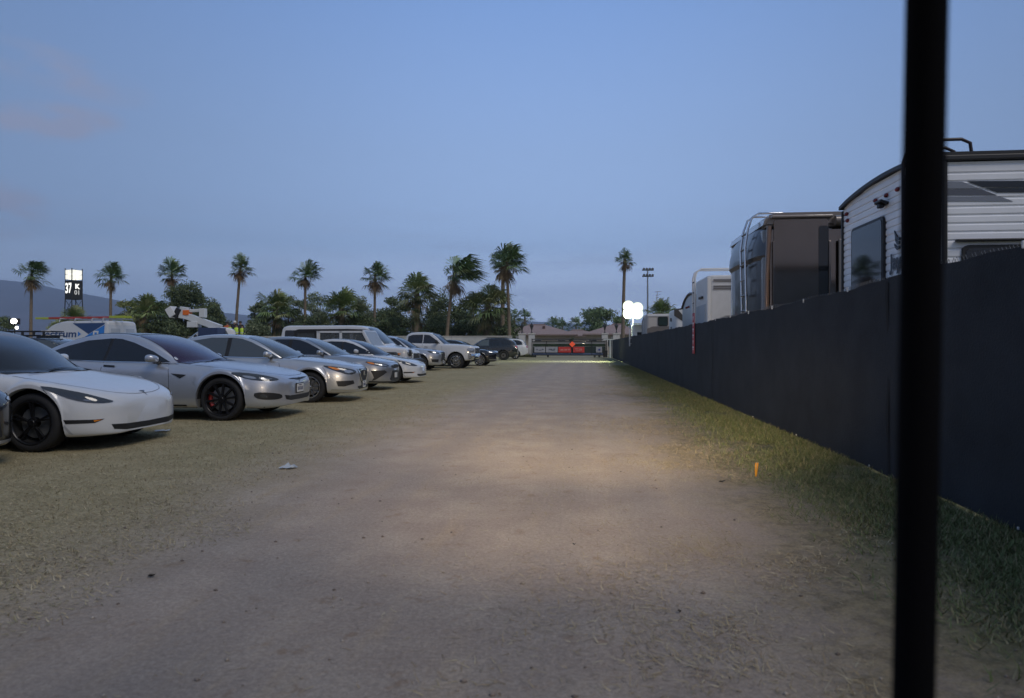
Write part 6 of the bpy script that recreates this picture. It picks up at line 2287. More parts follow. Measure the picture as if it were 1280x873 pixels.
def house(px_ridge, py_ridge, px0, px1, Y, label, depth=9.0, eave_z=2.75, ridge_w=.22, extras=True):
    r = at_y(px_ridge, py_ridge, Y + depth / 2)
    a, b = at_y(px0, 420, Y), at_y(px1, 420, Y)
    cx, w = (a.x + b.x) / 2, b.x - a.x
    h = empty('house', (cx, Y + depth / 2, 0), 0, label, 'house', 'tiled houses beyond the gate')
    bm = bmesh.new()
    box(bm, (0, 0, eave_z / 2), (w - 1.2, depth - 1.2, eave_z))
    obj('wall', bm, M_HOUSE, h)
    bm = bmesh.new()
    rz, rx = r.z, r.x - cx
    e = [(-w / 2, -depth / 2), (w / 2, -depth / 2), (w / 2, depth / 2), (-w / 2, depth / 2)]
    lo = [bm.verts.new((x, y, eave_z + .003)) for x, y in e]
    hi = [bm.verts.new((x, y, eave_z + .18)) for x, y in e]
    rr_ = [bm.verts.new((rx - w * ridge_w / 2, 0, rz)), bm.verts.new((rx + w * ridge_w / 2, 0, rz))]
    for k in range(4):
        bm.faces.new((lo[k], lo[(k + 1) % 4], hi[(k + 1) % 4], hi[k]))
    bm.faces.new((hi[0], hi[1], rr_[1], rr_[0]))
    bm.faces.new((hi[1], hi[2], rr_[1]))
    bm.faces.new((hi[2], hi[3], rr_[0], rr_[1]))
    bm.faces.new((hi[3], hi[0], rr_[0]))
    bm.faces.new(lo)
    rf = obj('roof', bm, M_ROOFT, h)
    bm = bmesh.new()
    tube(bm, [(rx - w * ridge_w / 2, 0, rz + .05), (rx + w * ridge_w / 2, 0, rz + .05)], .12, 6)
    obj('ridge_cap', bm, M_ROOFT, rf)
    if extras:
        bm = bmesh.new()
        t_ = .45
        x, z, y = rx + w * .1, eave_z + (rz - eave_z) * .62, -depth / 2 * (1 - .62)
        box(bm, (x, y, z + .2), (.4, .4, .5))
        obj('vent', bm, mat('dark_roof_vent', (.10, .06, .055), .8), rf)
    for f in (-.32, 0, .3):
        bm = bmesh.new()
        box(bm, (f * w, -depth / 2 + .6, 1.55), (1.3, .1, 1.1))
        wf = obj('window', bm, mat('window_frame_white', (.5, .48, .45), .6), h)
        bm = bmesh.new()
        box(bm, (f * w, -depth / 2 + .54, 1.55), (1.14, .03, .94))
        obj('pane', bm, M_GLASS, wf)
    return h


house(671, 406.5, 622, 722, 104, 'left tiled house with a wide hip roof behind the gate')
house(772, 406, 728, 800, 100, 'right tiled house partly behind the lone palm')
house(722, 413, 695, 760, 128, 'low distant house between the other two roofs', depth=8, eave_z=2.9, extras=False)
for px, Y, ytop, hw_, lab in ((714.5, 84, 421, 3.5, 'small round dark bush poking over the middle of the gate'), ):
    tree(px, Y, ytop, hw_, lab, base=.3, n=900, leaf=.16, cols=DKG, seed=77, cat='shrub', name='shrub', group=None, clumps=5)
# pickup and bits of a pale boat-shaped cover behind gate
# hedge strip seen under the wall left of the gate
q = at_y(655, 445, YG + .3)
for i, px in enumerate((650.5, 656.5, 660.5)):
    q = at_y(px, 440, YG + .35)
    r0 = np.random.default_rng(900 + i)
    V_, F_, T_ = blades(500, q.x + r0.normal(0, .3, 500), q.y + r0.normal(0, .12, 500), .12, .4, .35, GRN, .03)
    raw('weed_tuft', V_, F_, M_BLADE, tint=T_, label=('tuft of weeds at the foot of the wall nearest the white SUV', 'middle tuft of weeds at the wall foot left of the gate', 'tuft of weeds right beside the gate frame')[i], cat='weeds', group='weed tufts by the gate')

# ------------------------------------------------------------------ camp behind the fence, right
RV = 'trailers and motorhomes behind the fence'
M_SIDING = mat('white_corrugated_siding', (.88, .89, .91), .35, noise=.05, nscale=3)
M_RUNNER = mat('black_roof_edge', (.015, .015, .017), .5)

# travel trailer: rear wall to the track, long side to the camera
XT = 3.42
YT = at_x(1181, 190, XT).y
WT, HT, LT = at_x(1054, 262, XT).y - YT, 3.03, 8.5
tt = empty('travel_trailer', (XT + LT / 2, YT + WT / 2, 0), 0, 'white corrugated travel trailer with black graphics nearest behind the fence', 'trailer', RV)
tl = lambda x, y: (x - XT - LT / 2, y - YT - WT / 2)


def ribbed_profile(z0, z1, pitch=.080, depth=.010):
    """outline going up a corrugated wall: (offset, z)"""
    out = [(0, z0)]
    z = z0
    while z + pitch < z1:
        out += [(0, z + pitch * .62), (depth, z + pitch * .76), (depth, z + pitch * .88), (0, z + pitch)]
        z += pitch
    out.append((0, z1))
    return out


def crown_z(y):                                              # arched roof over the width
    t = y / (WT / 2)
    return HT + .12 - .105 * t * t - (.015 * max(0, abs(t) - .9) / .1)


bm = bmesh.new()
prof = ribbed_profile(.55, HT - .07)
rows = []
for x in (-LT / 2, LT / 2):
    rows.append([bm.verts.new((x, -WT / 2 + d, z)) for d, z in prof])
for k in range(len(prof) - 1):
    bm.faces.new((rows[0][k], rows[1][k], rows[1][k + 1], rows[0][k + 1]))
obj('side_wall', bm, M_SIDING, tt, smooth=20)
bm = bmesh.new()
ny = 24
zs_ = ribbed_profile(.55, HT + .09)
grid = []
for i in range(ny + 1):
    y = -WT / 2 + WT * i / ny
    zc = crown_z(y) - .01
    grid.append([bm.verts.new((-LT / 2 + d, y, min(z, zc))) for d, z in zs_])
for A_, B_ in zip(grid, grid[1:]):
    for k in range(len(zs_) - 1):
        if A_[k].co.z < A_[k + 1].co.z - 1e-5 or B_[k].co.z < B_[k + 1].co.z - 1e-5:
            try:
                bm.faces.new((A_[k], B_[k], B_[k + 1], A_[k + 1]))
            except ValueError:
                pass
bmesh.ops.remove_doubles(bm, verts=bm.verts[:], dist=.0005)
obj('rear_wall', bm, M_SIDING, tt, smooth=20)
bm = bmesh.new()
box(bm, (LT / 2 - .03, 0, 1.75), (.06, WT - .04, 2.4))
box(bm, (0, WT / 2 - .03, 1.75), (LT - .04, .06, 2.4))
box(bm, (0, 0, .57), (LT - .06, WT - .06, .10))
obj('inner_shell', bm, M_WHITEP, tt)
bm = bmesh.new()
n = 24
top_, bot_ = [], []
for i in range(n + 1):
    y = -WT / 2 - .03 + (WT + .06) * i / n
    z = crown_z(max(-WT / 2, min(WT / 2, y)))
    top_.append((y, z + .022))
    bot_.append((y, z - .02))
prism(bm, top_ + bot_[::-1], 'x', -LT / 2 - .05, LT / 2 + .05)
obj('roof_cover', bm, M_RUNNER, tt)
bm = bmesh.new()
box(bm, (0, -WT / 2 - .012, HT - .035), (LT + .04, .05, .05), bev=.01)
obj('roof_rail', bm, M_RUNNER, tt)
for y in (-WT / 2 - .004, WT / 2 + .004):
    bm = bmesh.new()
    box(bm, (-LT / 2 - .004, y, 1.77), (.038, .038, 2.45), bev=.008)
    obj('corner_trim', bm, M_RUNNER, tt)
# rear window
wp_ = [tl(*at_x(px, py, XT).xy) + (at_x(px, py, XT).z,) for px, py in ((1066.5, 287), (1107, 273), (1067, 356), (1108, 345))]
wy0, wy1 = sorted((wp_[0][1], wp_[1][1]))
wz1 = max(wp_[0][2], wp_[1][2])
wz0 = 1.35
bm = bmesh.new()
prism(bm, rrect(wy0, wz0, wy1, wz1, .07), 'x', -LT / 2 - .028, -LT / 2 + .012)
fw = obj('rear_window', bm, M_RUNNER, tt)
bm = bmesh.new()
prism(bm, rrect(wy0 + .035, wz0 + .035, wy1 - .035, wz1 - .035, .05), 'x', -LT / 2 - .034, -LT / 2 - .02)
obj('pane', bm, M_GLASS, fw)
# clearance lamps, camera bracket
for px, py in ((1093, 251), (1106.5, 244.5), (1120.5, 237), (1057, 268), (1058, 276)):
    q = at_x(px, py, XT - .02)
    lx, ly = tl(q.x, q.y)
    bm = bmesh.new()
    bmesh.ops.create_uvsphere(bm, u_segments=12, v_segments=8, radius=1, matrix=Matrix.Translation((-LT / 2 - .012, ly, q.z)) @ Matrix.Diagonal((.022, .042, .026, 1)))
    obj('clearance_lamp', bm, mat('maroon_marker_lens', (.16, .012, .015), .25), tt, smooth=60)
q = at_x(1105, 254, XT - .02)
lx, ly = tl(q.x, q.y)
bm = bmesh.new()
box(bm, (-LT / 2 - .05, ly, q.z), (.10, .17, .035), rot=(0, R(20), 0), bev=.01)
box(bm, (-LT / 2 - .06, ly, q.z - .035), (.06, .07, .05), bev=.012)
obj('camera_bracket', bm, M_TRIM, tt)
# bird emblem and lettering
base = Matrix.Translation((-LT / 2 - .013, 0, 0)) @ Matrix.Rotation(R(-90), 4, 'Z') @ Matrix.Rotation(R(90), 4, 'X')
q0 = at_x(1112, 331, XT)
lx, ly = tl(q0.x, q0.y)
M_INKB = mat('black_vinyl', (.02, .025, .04), .4)
text_obj('lettering', 'Jay', .23, M_INKB, tt, base @ Matrix.Translation((-(ly - .17), q0.z + .01, 0)), .010)
q1 = at_x(1122.5, 300, XT)
lx, ly = tl(q1.x, q1.y)
for k, pts in enumerate(([(-.10, .20), (.02, .06), (.10, .03), (.10, -.02), (.0, .0), (-.06, .08)], [(-.07, .10), (.0, -.02), (.10, -.04), (.10, -.10), (.02, -.10), (-.05, -.02)],
                         [(-.10, -.06), (.0, -.14), (.10, -.13), (.10, -.18), (.0, -.20), (-.07, -.14)])):
    bm = bmesh.new()
    prism(bm, [(ly - x * .62, q1.z + z * .55) for x, z in pts], 'x', -LT / 2 - .018, -LT / 2 - .004)
    obj('bird_emblem', bm, M_INKB, tt)
# ladder on the rear wall, near the corner, and roof hand rails
yl0 = tl(*at_x(1128.5, 220, XT - .10).xy)[1]
for dy in (0, -.30):
    bm = bmesh.new()
    y = yl0 + dy
    tube(bm, [(-LT / 2 - .10, y, .9), (-LT / 2 - .10, y, HT + .10), (-LT / 2 - .07, y, HT + .19), (-LT / 2 + .02, y, HT + .24), (-LT / 2 + .32, y, HT + .24), (-LT / 2 + .40, y, HT + .20), (-LT / 2 + .42, y, HT + .05)], .017, 8)
    obj('ladder_rail', bm, mat('maroon_black_ladder', (.03, .02, .024), .4), tt, smooth=50)
for k in range(8):
    bm = bmesh.new()
    z = 1.0 + .28 * k
    tube(bm, [(-LT / 2 - .10, yl0, z), (-LT / 2 - .10, yl0 - .30, z)], .014, 6)
    obj('ladder_rung', bm, M_RUNNER, tt, smooth=50)
    if k in (2, 5):
        bm = bmesh.new()
        for dy in (0, -.30):
            tube(bm, [(-LT / 2 - .10, yl0 + dy, z), (-LT / 2 + .02, yl0 + dy, z)], .012, 6)
        obj('ladder_bracket', bm, M_RUNNER, tt)


def side_pt(px, py):
    q = at_y(px, py, YT)
    return tl(q.x, q.y)[0], q.z


def side_panel(name, pix, m, out, parent=tt):
    bm = bmesh.new()
    prism(bm, [side_pt(*p) for p in pix], 'y', -WT / 2 - out, -WT / 2 - out + .004)
    return obj(name, bm, m, parent)


M_STRIPE = mat('black_vinyl_stripe', (.02, .026, .036), .35)
M_GSTRIPE = mat('grey_vinyl_stripe', (.22, .24, .28), .4)
M_GSTRIPE2 = mat('dark_grey_vinyl_stripe', (.10, .11, .135), .4)
side_panel('grey_stripe', [(1182, 227.6), (1202, 227.6), (1224, 236.0), (1182, 236.0)], M_GSTRIPE, .006)
side_panel('grey_stripe', [(1182, 237), (1226, 237), (1246, 244.5), (1182, 244.5)], M_GSTRIPE2, .006)
side_panel('grey_stripe', [(1182, 246), (1249, 246), (1266, 252), (1182, 252)], M_GSTRIPE, .006)
side_panel('black_stripe', [(1207, 227), (1340, 226), (1340, 234.5), (1228, 234.5)], M_STRIPE, .008)
side_panel('black_stripe', [(1231, 235.6), (1340, 235.4), (1340, 241), (1246, 241)], M_STRIPE, .008)
bm = bmesh.new()
x0, z0 = side_pt(1193, 301.5)
x1, z1 = side_pt(1340, 301)
box(bm, ((x0 + x1) / 2, -WT / 2 - .03, z0), (x1 - x0, .06, .022), bev=.006)
obj('awning_rail', bm, M_RUNNER, tt)
x0, z1 = side_pt(1201.5, 307)
x1, z0 = x0 + 1.2, z1 - .55
bm = bmesh.new()
prism(bm, rrect(x0, z0, x1, z1, .06), 'y', -WT / 2 - .02, -WT / 2 + .012)
sw = obj('side_window', bm, M_RUNNER, tt)
bm = bmesh.new()
prism(bm, rrect(x0 + .03, z0 + .03, x1 - .03, z1 - .03, .045), 'y', -WT / 2 - .026, -WT / 2 - .012)
obj('pane', bm, M_GLASS, sw)
bm = bmesh.new()
box(bm, (-LT / 2 + .55, -.35, HT + .13), (.55, .5, .10), bev=.03)
obj('roof_vent', bm, M_RUNNER, tt)
for x in (-.5, .5):
    for y in (-WT / 2 + .14, WT / 2 - .14):
        bm = bmesh.new()
        lathe(bm, [(.2, -.1), (.33, -.11), (.37, -.08), (.37, .08), (.33, .11), (.2, .1), (.001, .05)], 24)
        w_ = obj('wheel', bm, M_RUBBER, tt, smooth=50)
        w_.location = (x, y, .37)
for x in (-LT / 2 + .4, LT / 2 - .4):
    for y in (-.8, .8):
        bm = bmesh.new()
        tube(bm, [(x, y, 0), (x, y, .56)], .03, 6)
        obj('jack', bm, M_STEEL, tt)


def rounded_box_rv(bm, x0, x1, y0, y1, z0, z1, r):
    """body with a rounded roof edge and rounded upright corners"""
    n = 6
    rings = []
    for k in range(n + 1):
        a = math.pi / 2 * k / n
        ins = r * (1 - math.cos(a))
        z = z1 - r + r * math.sin(a)
        rings.append((ins, z))
    rings = [(0, z0)] + rings
    vr = []
    for ins, z in rings:
        vr.append([bm.verts.new((x, y, z)) for x, y in rrect(x0 + ins, y0 + ins, x1 - ins, y1 - ins, .16)])
    m_ = len(vr[0])
    for A_, B_ in zip(vr, vr[1:]):
        for k in range(m_):
            bm.faces.new((A_[k], A_[(k + 1) % m_], B_[(k + 1) % m_], B_[k]))
    bm.faces.new(vr[-1])
    bm.faces.new(vr[0][::-1])


# black motorhome
XB = 3.32
YB = at_x(955, 270, XB).y
WB, LB, HB = at_x(912, 270, XB).y - YB, 11.0, at_x(955, 266, XB).z
mh = empty('motorhome', (XB + LB / 2, YB + WB / 2, 0), 0, 'tall glossy black motorhome with a chrome roof ladder behind the fence', 'motorhome', RV)
M_MH = mat('glossy_black_brown_paint', (.20, .165, .14), .13, 1, .3, noise=.1, nscale=1.5, spec=.8)
M_MHREAR = mat('dark_slate_paint', (.032, .034, .040), .34, 0, .35)
M_BRONZE = mat('bronze_paint', (.20, .12, .075), .3, .4, 1)
M_TAUPE = mat('taupe_paint', (.21, .175, .145), .35, .2, 1)
bm = bmesh.new()
rounded_box_rv(bm, -LB / 2, LB / 2, -WB / 2, WB / 2, .45, HB - .28, .05)
obj('body', bm, M_MH, mh, smooth=40)
bm = bmesh.new()                                           # rear cap, bulging and leaning in at the top
n = 14
prof = [(-.02, .5), (-.05, 1.2), (-.06, 2.0), (-.06, HB - .85), (-.12, HB - .78), (-.11, HB - .58), (-.04, HB - .30), (.06, HB - .12), (.3, HB - .03)]
rows = []
for i in range(n + 1):
    t = -1 + 2 * i / n
    y = t * (WB / 2 + .02)
    back = .16 * abs(t) ** 6
    zsh = -.05 * abs(t) ** 4
    rows.append([bm.verts.new((-LB / 2 + x + back, y, z + (zsh if z > 3 else 0))) for x, z in prof])
for A_, B_ in zip(rows, rows[1:]):
    for k in range(len(prof) - 1):
        bm.faces.new((A_[k], B_[k], B_[k + 1], A_[k + 1]))
obj('rear_cap', bm, M_MHREAR, mh, smooth=35)
bm = bmesh.new()
prism(bm, [(-LB / 2 - .02, HB - .27), (-LB / 2 + .05, HB - .05), (-LB / 2 + .3, HB), (LB / 2, HB), (LB / 2, HB - .27)], 'y', -WB / 2 - .02, WB / 2 + .02)
bmesh.ops.bevel(bm, geom=bm.edges[:], offset=.05, segments=2, affect='EDGES')
obj('roof_band', bm, M_TAUPE, mh, smooth=40)
bm = bmesh.new()
tube(bm, [(-LB / 2 + .03, -WB / 2 - .004, .6), (-LB / 2 + .05, -WB / 2 - .004, 2.4), (-LB / 2 + .09, -WB / 2 - .004, HB - .26)], .045, 8)
obj('bronze_corner', bm, M_BRONZE, mh, smooth=50)


def mh_pt(px, py):
    q = at_y(px, py, YB)
    return q.x - XB - LB / 2, q.z


def mh_panel(name, px0, px1, py0, m, out, z0=.6, r=.05):
    a, z1 = mh_pt(px0, py0)
    b, _ = mh_pt(px1, py0)
    bm = bmesh.new()
    prism(bm, rrect(a, z0, b, z1, r), 'y', -WB / 2 - out, -WB / 2 + .01)
    return obj(name, bm, m, mh)


mh_panel('slide_out', 966.5, 1034, 275.5, M_MH, .045)
sl = mh_panel('window', 1022, 1034.5, 283, M_GLASS, .052, z0=1.6)
for px in (965.5, 1035.5):
    a, _ = mh_pt(px, 300)
    bm = bmesh.new()
    box(bm, (a, -WB / 2 - .045, 1.85), (.035, .07, 2.55), bev=.008)
    obj('slide_trim', bm, M_MH, mh)
a, zt_ = mh_pt(966, 274.5)
b, _ = mh_pt(1035, 274.5)
bm = bmesh.new()
box(bm, ((a + b) / 2, -WB / 2 - .06, zt_ + .03), (b - a + .1, .12, .05), bev=.015)
obj('slide_awning', bm, M_TAUPE, mh)
a, zt_ = mh_pt(1041, 277)
bm = bmesh.new()
tube(bm, [(a, -WB / 2 - .10, zt_), (a + 4, -WB / 2 - .10, zt_)], .09, 10)
obj('awning_roller', bm, M_TAUPE, mh, smooth=50)
for px in (1048, 1052):
    a, _ = mh_pt(px, 300)
    bm = bmesh.new()
    box(bm, (a, -WB / 2 - .09, 1.9), (.06, .05, 2.5), bev=.01)
    obj('awning_arm', bm, mat('taupe_metal', (.24, .22, .2), .4, .5), mh)
for z in (2.2, 2.78, 1.7):
    bm = bmesh.new()
    box(bm, (-LB / 2 - .14, -.55, z), (.05, .35, .035), bev=.01)
    obj('rear_hinge', bm, M_BLACKM, mh)
# chrome ladder
yl = at_x(931, 330, XB - .15).y - YB - WB / 2
for dy in (.19, -.19):
    bm = bmesh.new()
    tube(bm, [(-LB / 2 - .16, yl + dy, .8), (-LB / 2 - .17, yl + dy, 2.0), (-LB / 2 - .19, yl + dy, HB - .55), (-LB / 2 - .14, yl + dy, HB - .2), (-LB / 2 - .06, yl + dy, HB + .03), (-LB / 2 + .07, yl + dy, HB + .11), (-LB / 2 + .5, yl + dy, HB + .11), (-LB / 2 + .66, yl + dy, HB + .07), (-LB / 2 + .72, yl + dy, HB - .06)], .021, 8)
    obj('ladder_rail', bm, M_CHROME, mh, smooth=50)
for k in range(9):
    z = 1.0 + .30 * k
    x = np.interp(z, [.8, 2.0, 3.0, 3.45], [-.16, -.17, -.19, -.15])
    bm = bmesh.new()
    tube(bm, [(-LB / 2 + x, yl - .2, z), (-LB / 2 + x, yl + .2, z)], .02, 6)
    obj('ladder_rung', bm, M_BLACKM, mh, smooth=50)
for x in (-2.5, -1.4, 4.0):
    for y in (-WB / 2 + .18, WB / 2 - .18):
        bm = bmesh.new()
        lathe(bm, [(.25, -.12), (.44, -.13), (.5, -.09), (.5, .09), (.44, .13), (.25, .12), (.001, .06)], 28)
        w_ = obj('wheel', bm, M_RUBBER, mh, smooth=50)
        w_.location = (x, y, .5)


def simple_rv(name, label, px_near, py_top, X, px_far, length, m, r=.12, W=None, yaw=0.0):
    """trailer with its end wall along the fence; returns root, half sizes and height"""
    n_ = at_x(px_near, py_top, X)
    f_ = at_x(px_far, py_top, X)
    W = W or min(max(f_.y - n_.y, 2.0), 2.6)
    H = n_.z
    t = empty(name, (X + length / 2, n_.y + W / 2, 0), yaw, label, 'trailer', RV)
    bm = bmesh.new()
    rounded_box_rv(bm, -length / 2, length / 2, -W / 2, W / 2, .55, H, r)
    obj('body', bm, m, t, smooth=40)
    for x in (-.45, .45):
        for y in (-W / 2 + .12, W / 2 - .12):
            bm = bmesh.new()
            lathe(bm, [(.2, -.1), (.33, -.11), (.37, -.08), (.37, .08), (.33, .11), (.2, .1), (.001, .05)], 24)
            w_ = obj('wheel', bm, M_RUBBER, t, smooth=50)
            w_.location = (x, y, .37)
    bm = bmesh.new()
    tube(bm, [(length / 2 - .4, 0, 0), (length / 2 - .4, 0, .6)], .05, 8)
    obj('jack', bm, M_STEEL, t)
    return t, length / 2, W / 2, H


# white boxy trailer with white ladder
t, lx, wy, H = simple_rv('box_trailer', 'white boxy motorhome rear with white ladder beside the black motorhome', 884.5, 344, 3.32, 869, 8.5, M_WHITEP, r=.06)
XC = 3.32
for z in (H - .14, H - .30, H - .36):
    bm = bmesh.new()
    box(bm, (0, -wy - .012, z), (lx * 2 - .3, .03, .035 if z < H - .2 else .06), bev=.006)
    obj('trim_strip', bm, mat('grey_trim_strip', (.22, .22, .23), .5), t)
bm = bmesh.new()
box(bm, (-lx + .03, -wy + .005, (H + .5) / 2), (.09, .05, H - .62), bev=.015)
obj('corner_post', bm, mat('bright_white_post', (.78, .78, .77), .4), t)
bm = bmesh.new()
box(bm, (-lx - .01, .05, 1.9), (.03, wy * 1.5, .9), bev=.01)
obj('rear_panel', bm, mat('pale_blue_grey_panel', (.42, .47, .52), .4), t)
bm = bmesh.new()
box(bm, (-lx - .03, -.1, H - .55), (.05, .5, .06), bev=.01)
obj('rear_lamp_bar', bm, M_TRIM, t)
for y in (.25, .62):
    bm = bmesh.new()
    tube(bm, [(-lx - .13, y, .7), (-lx - .13, y, H + .05), (-lx - .08, y, H + .22), (-lx + .05, y, H + .30), (-lx + .9, y, H + .30), (-lx + 1.1, y, H + .26), (-lx + 1.15, y, H)], .028, 8)
    obj('ladder_rail', bm, mat('white_ladder_tube', (.72, .72, .71), .4), t, smooth=50)
for k in range(8):
    bm = bmesh.new()
    tube(bm, [(-lx - .13, .25, .95 + .3 * k), (-lx - .13, .62, .95 + .3 * k)], .018, 6)
    obj('ladder_rung', bm, M_TRIM, t)
for y, z0 in ((-.3, H + .28), (.9, H + .28)):
    bm = bmesh.new()
    tube(bm, [(-lx + 1.0, y, H), (-lx + 1.0, y, z0), (lx - 1, y, z0), (lx - 1, y, H)], .02, 6)
    obj('roof_rail', bm, MATS['white_ladder_tube'], t)
bm = bmesh.new()
box(bm, (-lx + 2.0, -.2, H + .15), (.8, .7, .3), bev=.08)
obj('roof_vent', bm, M_WHITEP, t, smooth=40)

# grey arched trailer end
n_ = at_x(868.5, 372, 3.34)
f_ = at_x(853, 372, 3.34)
Wd = f_.y - n_.y
at = empty('arched_trailer', (3.34 + 3.5, (n_.y + f_.y) / 2, 0), 0, 'grey-blue arched trailer end with black edge trim behind the red sign', 'trailer', RV)
M_ARCH = mat('grey_blue_fibreglass', (.34, .39, .43), .4, 0, .3)
arch = []
for i in range(17):
    t_ = -1 + 2 * i / 16
    arch.append((t_ * Wd / 2, n_.z - .06 + .22 * (1 - abs(t_ + .25) ** 2.2)))
bm = bmesh.new()
prism(bm, [(-Wd / 2, .55)] + [(y, z) for y, z in arch] + [(Wd / 2, .55)], 'x', -3.5, 3.5)
obj('body', bm, M_ARCH, at)
bm = bmesh.new()
tube(bm, [(-3.5, y, z + .01) for y, z in arch], .05, 6)
obj('edge_trim', bm, M_RUNNER, at, smooth=50)
bm = bmesh.new()
box(bm, (-3.5, -Wd / 2, 1.6), (.09, .09, 2.1), bev=.02)
obj('corner_trim', bm, M_RUNNER, at)
for k in range(3):
    bm = bmesh.new()
    bmesh.ops.create_uvsphere(bm, u_segments=10, v_segments=6, radius=1, matrix=Matrix.Translation((-3.51, .28 - .28 * k + .1, n_.z - .22)) @ Matrix.Diagonal((.03, .07, .04, 1)))
    obj('clearance_lamp', bm, MATS['maroon_marker_lens'], at)
for x in (-.5, .5):
    for y in (-Wd / 2 + .12, Wd / 2 - .12):
        bm = bmesh.new()
        lathe(bm, [(.2, -.1), (.33, -.11), (.37, -.08), (.37, .08), (.33, .11), (.2, .1), (.001, .05)], 24)
        w_ = obj('wheel', bm, M_RUBBER, at, smooth=50)
        w_.location = (x, y, .37)
bm = bmesh.new()
tube(bm, [(3.2, 0, 0), (3.2, 0, .6)], .05, 8)
obj('jack', bm, M_STEEL, at)

# white trailer end with a dark swoosh
t, lx, wy, H = simple_rv('swoosh_trailer', 'white trailer with a dark slanting swoosh beside the beige trailer', 843.5, 386, 3.7, 836, 6.5, M_WHITEP, r=.10)
YS = [o for o in (t,)][0].location.y - wy
q = lambda px, py: (at_y(px, py, YS).x - t.location.x, at_y(px, py, YS).z)
bm = bmesh.new()
prism(bm, [q(842.6, 387), q(853, 385), q(870, 385), q(870, 410), q(854.5, 402.5), q(842.6, 395)], 'y', -wy - .012, -wy + .004)
obj('swoosh', bm, mat('dark_brown_vinyl', (.05, .045, .04), .5), t)
bm = bmesh.new()
prism(bm, [q(848, 388), q(853, 387), q(862, 387), q(862, 398), q(853, 394)], 'y', -wy - .018, -wy - .008)
obj('swoosh_highlight', bm, M_WHITEP, t)
bm = bmesh.new()
box(bm, (.3, 0, H + .04), (2.5, wy * 1.6, .12), bev=.04)
obj('roof_unit', bm, mat('dark_roof_unit', (.05, .055, .06), .6), t)
for k, (y, z) in enumerate(((.1, H - .42), (.1, H - .78), (.25, H - .40))):
    bm = bmesh.new()
    box(bm, (-lx - .012, y, z), (.03, .18, .14), bev=.02)
    obj('rear_mark', bm, M_TRIM, t)

# beige trailer with a black rounded window
t, lx, wy, H = simple_rv('beige_trailer', 'beige trailer with one black rounded window beyond the others', 808, 392.5, 3.5, 803, 6.0, mat('beige_fibreglass', (.50, .46, .42), .5, noise=.05), r=.10, W=2.4)
YS = t.location.y - wy
q = lambda px, py: (at_y(px, py, YS).x - t.location.x, at_y(px, py, YS).z)
(a, z1), (b, z0) = q(822, 396), q(835, 408)
bm = bmesh.new()
prism(bm, rrect(a, z0, b, z1, .10), 'y', -wy - .03, -wy + .01)
w_ = obj('window', bm, M_RUNNER, t)
bm = bmesh.new()
prism(bm, rrect(a + .04, z0 + .04, b - .04, z1 - .04, .08), 'y', -wy - .036, -wy - .02)
obj('pane', bm, mat('green_tinted_pane', (.02, .035, .03), .08), w_)
bm = bmesh.new()
box(bm, (0, -wy - .01, H - .10), (lx * 2 - .1, .05, .10), bev=.01)
obj('roof_edge', bm, M_WHITEP, t)
bm = bmesh.new()
a, z1 = q(809, 411)
prism(bm, [(a, z1), (a + .3, z1 + .12), (a + 1.9, z1 + .12), (a + 2.2, z1), (a + 2.2, z1 - .3), (a, z1 - .3)], 'y', -wy - .02, -wy + .01)
obj('wheel_skirt', bm, mat('brown_grey_skirt', (.16, .14, .13), .6), t)
for y in (-.2, .2):
    bm = bmesh.new()
    tube(bm, [(-lx - .12, y, .7), (-lx - .12, y, H - .35), (-lx - .05, y, H - .2)], .03, 6)
    obj('ladder_rail', bm, M_STEEL, t)
for k in range(6):
    bm = bmesh.new()
    tube(bm, [(-lx - .12, -.2, .9 + .3 * k), (-lx - .12, .2, .9 + .3 * k)], .02, 6)
    obj('ladder_rung', bm, M_STEEL, t)

# white trailer far off below the light tower
t, lx, wy, H = simple_rv('white_trailer', 'small white trailer at the far end, under the light tower', 792, 406, 3.6, 788, 5.0, M_WHITEP, r=.08, W=2.3)
for x, zz_ in ((-lx + .5, 1.9), (-lx + 1.5, 1.9)):
    bm = bmesh.new()
    box(bm, (x, -wy - .01, zz_), (.5, .04, .55), bev=.02)
    obj('window', bm, M_GLASS, t)
bm = bmesh.new()
box(bm, (0, -wy - .3, H + .05), (lx * 2 + .1, .7, .06), bev=.01)
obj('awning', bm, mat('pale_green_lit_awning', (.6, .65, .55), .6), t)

# floodlight tower
q = at_y(791, 387.5, 52)
lt = empty('light_tower', (q.x, 52, 0), R(2), 'portable light tower with blazing lamps behind the fence', 'light tower')
bm = bmesh.new()
tube(bm, [(0, 0, .6), (0, 0, 2.4), (0, 0, q.z + .2)], [.07, .06, .045], 8)
obj('mast', bm, MATS['dull_dark_steel'] if 'dull_dark_steel' in MATS else mat('dull_dark_steel', (.10, .11, .12), .6, .4), lt)
bm = bmesh.new()
box(bm, (0, .3, .75), (1.2, 2.0, .9), bev=.06)
obj('generator_box', bm, M_WHITEP, lt)
for x in (-.65, .65):
    bm = bmesh.new()
    lathe(bm, [(.15, -.08), (.28, -.09), (.31, -.06), (.31, .06), (.28, .09), (.15, .08), (.001, .04)], 20)
    w_ = obj('wheel', bm, M_RUBBER, lt, smooth=50)
    w_.rotation_euler = (0, 0, R(90))
    w_.location = (x, .3, .31)
bm = bmesh.new()
tube(bm, [(0, -.7, .0), (0, -.7, .7)], .04, 6)
obj('jack', bm, M_STEEL, lt)
bm = bmesh.new()
box(bm, (0, 0, q.z), (1.3, .06, .06))
obj('cross_arm', bm, M_STEEL, lt)
M_FLOOD = mat('flood_lamp_glass', (.9, 1, .85), .3, emit=(.95, 1.0, .70), es=1.05)
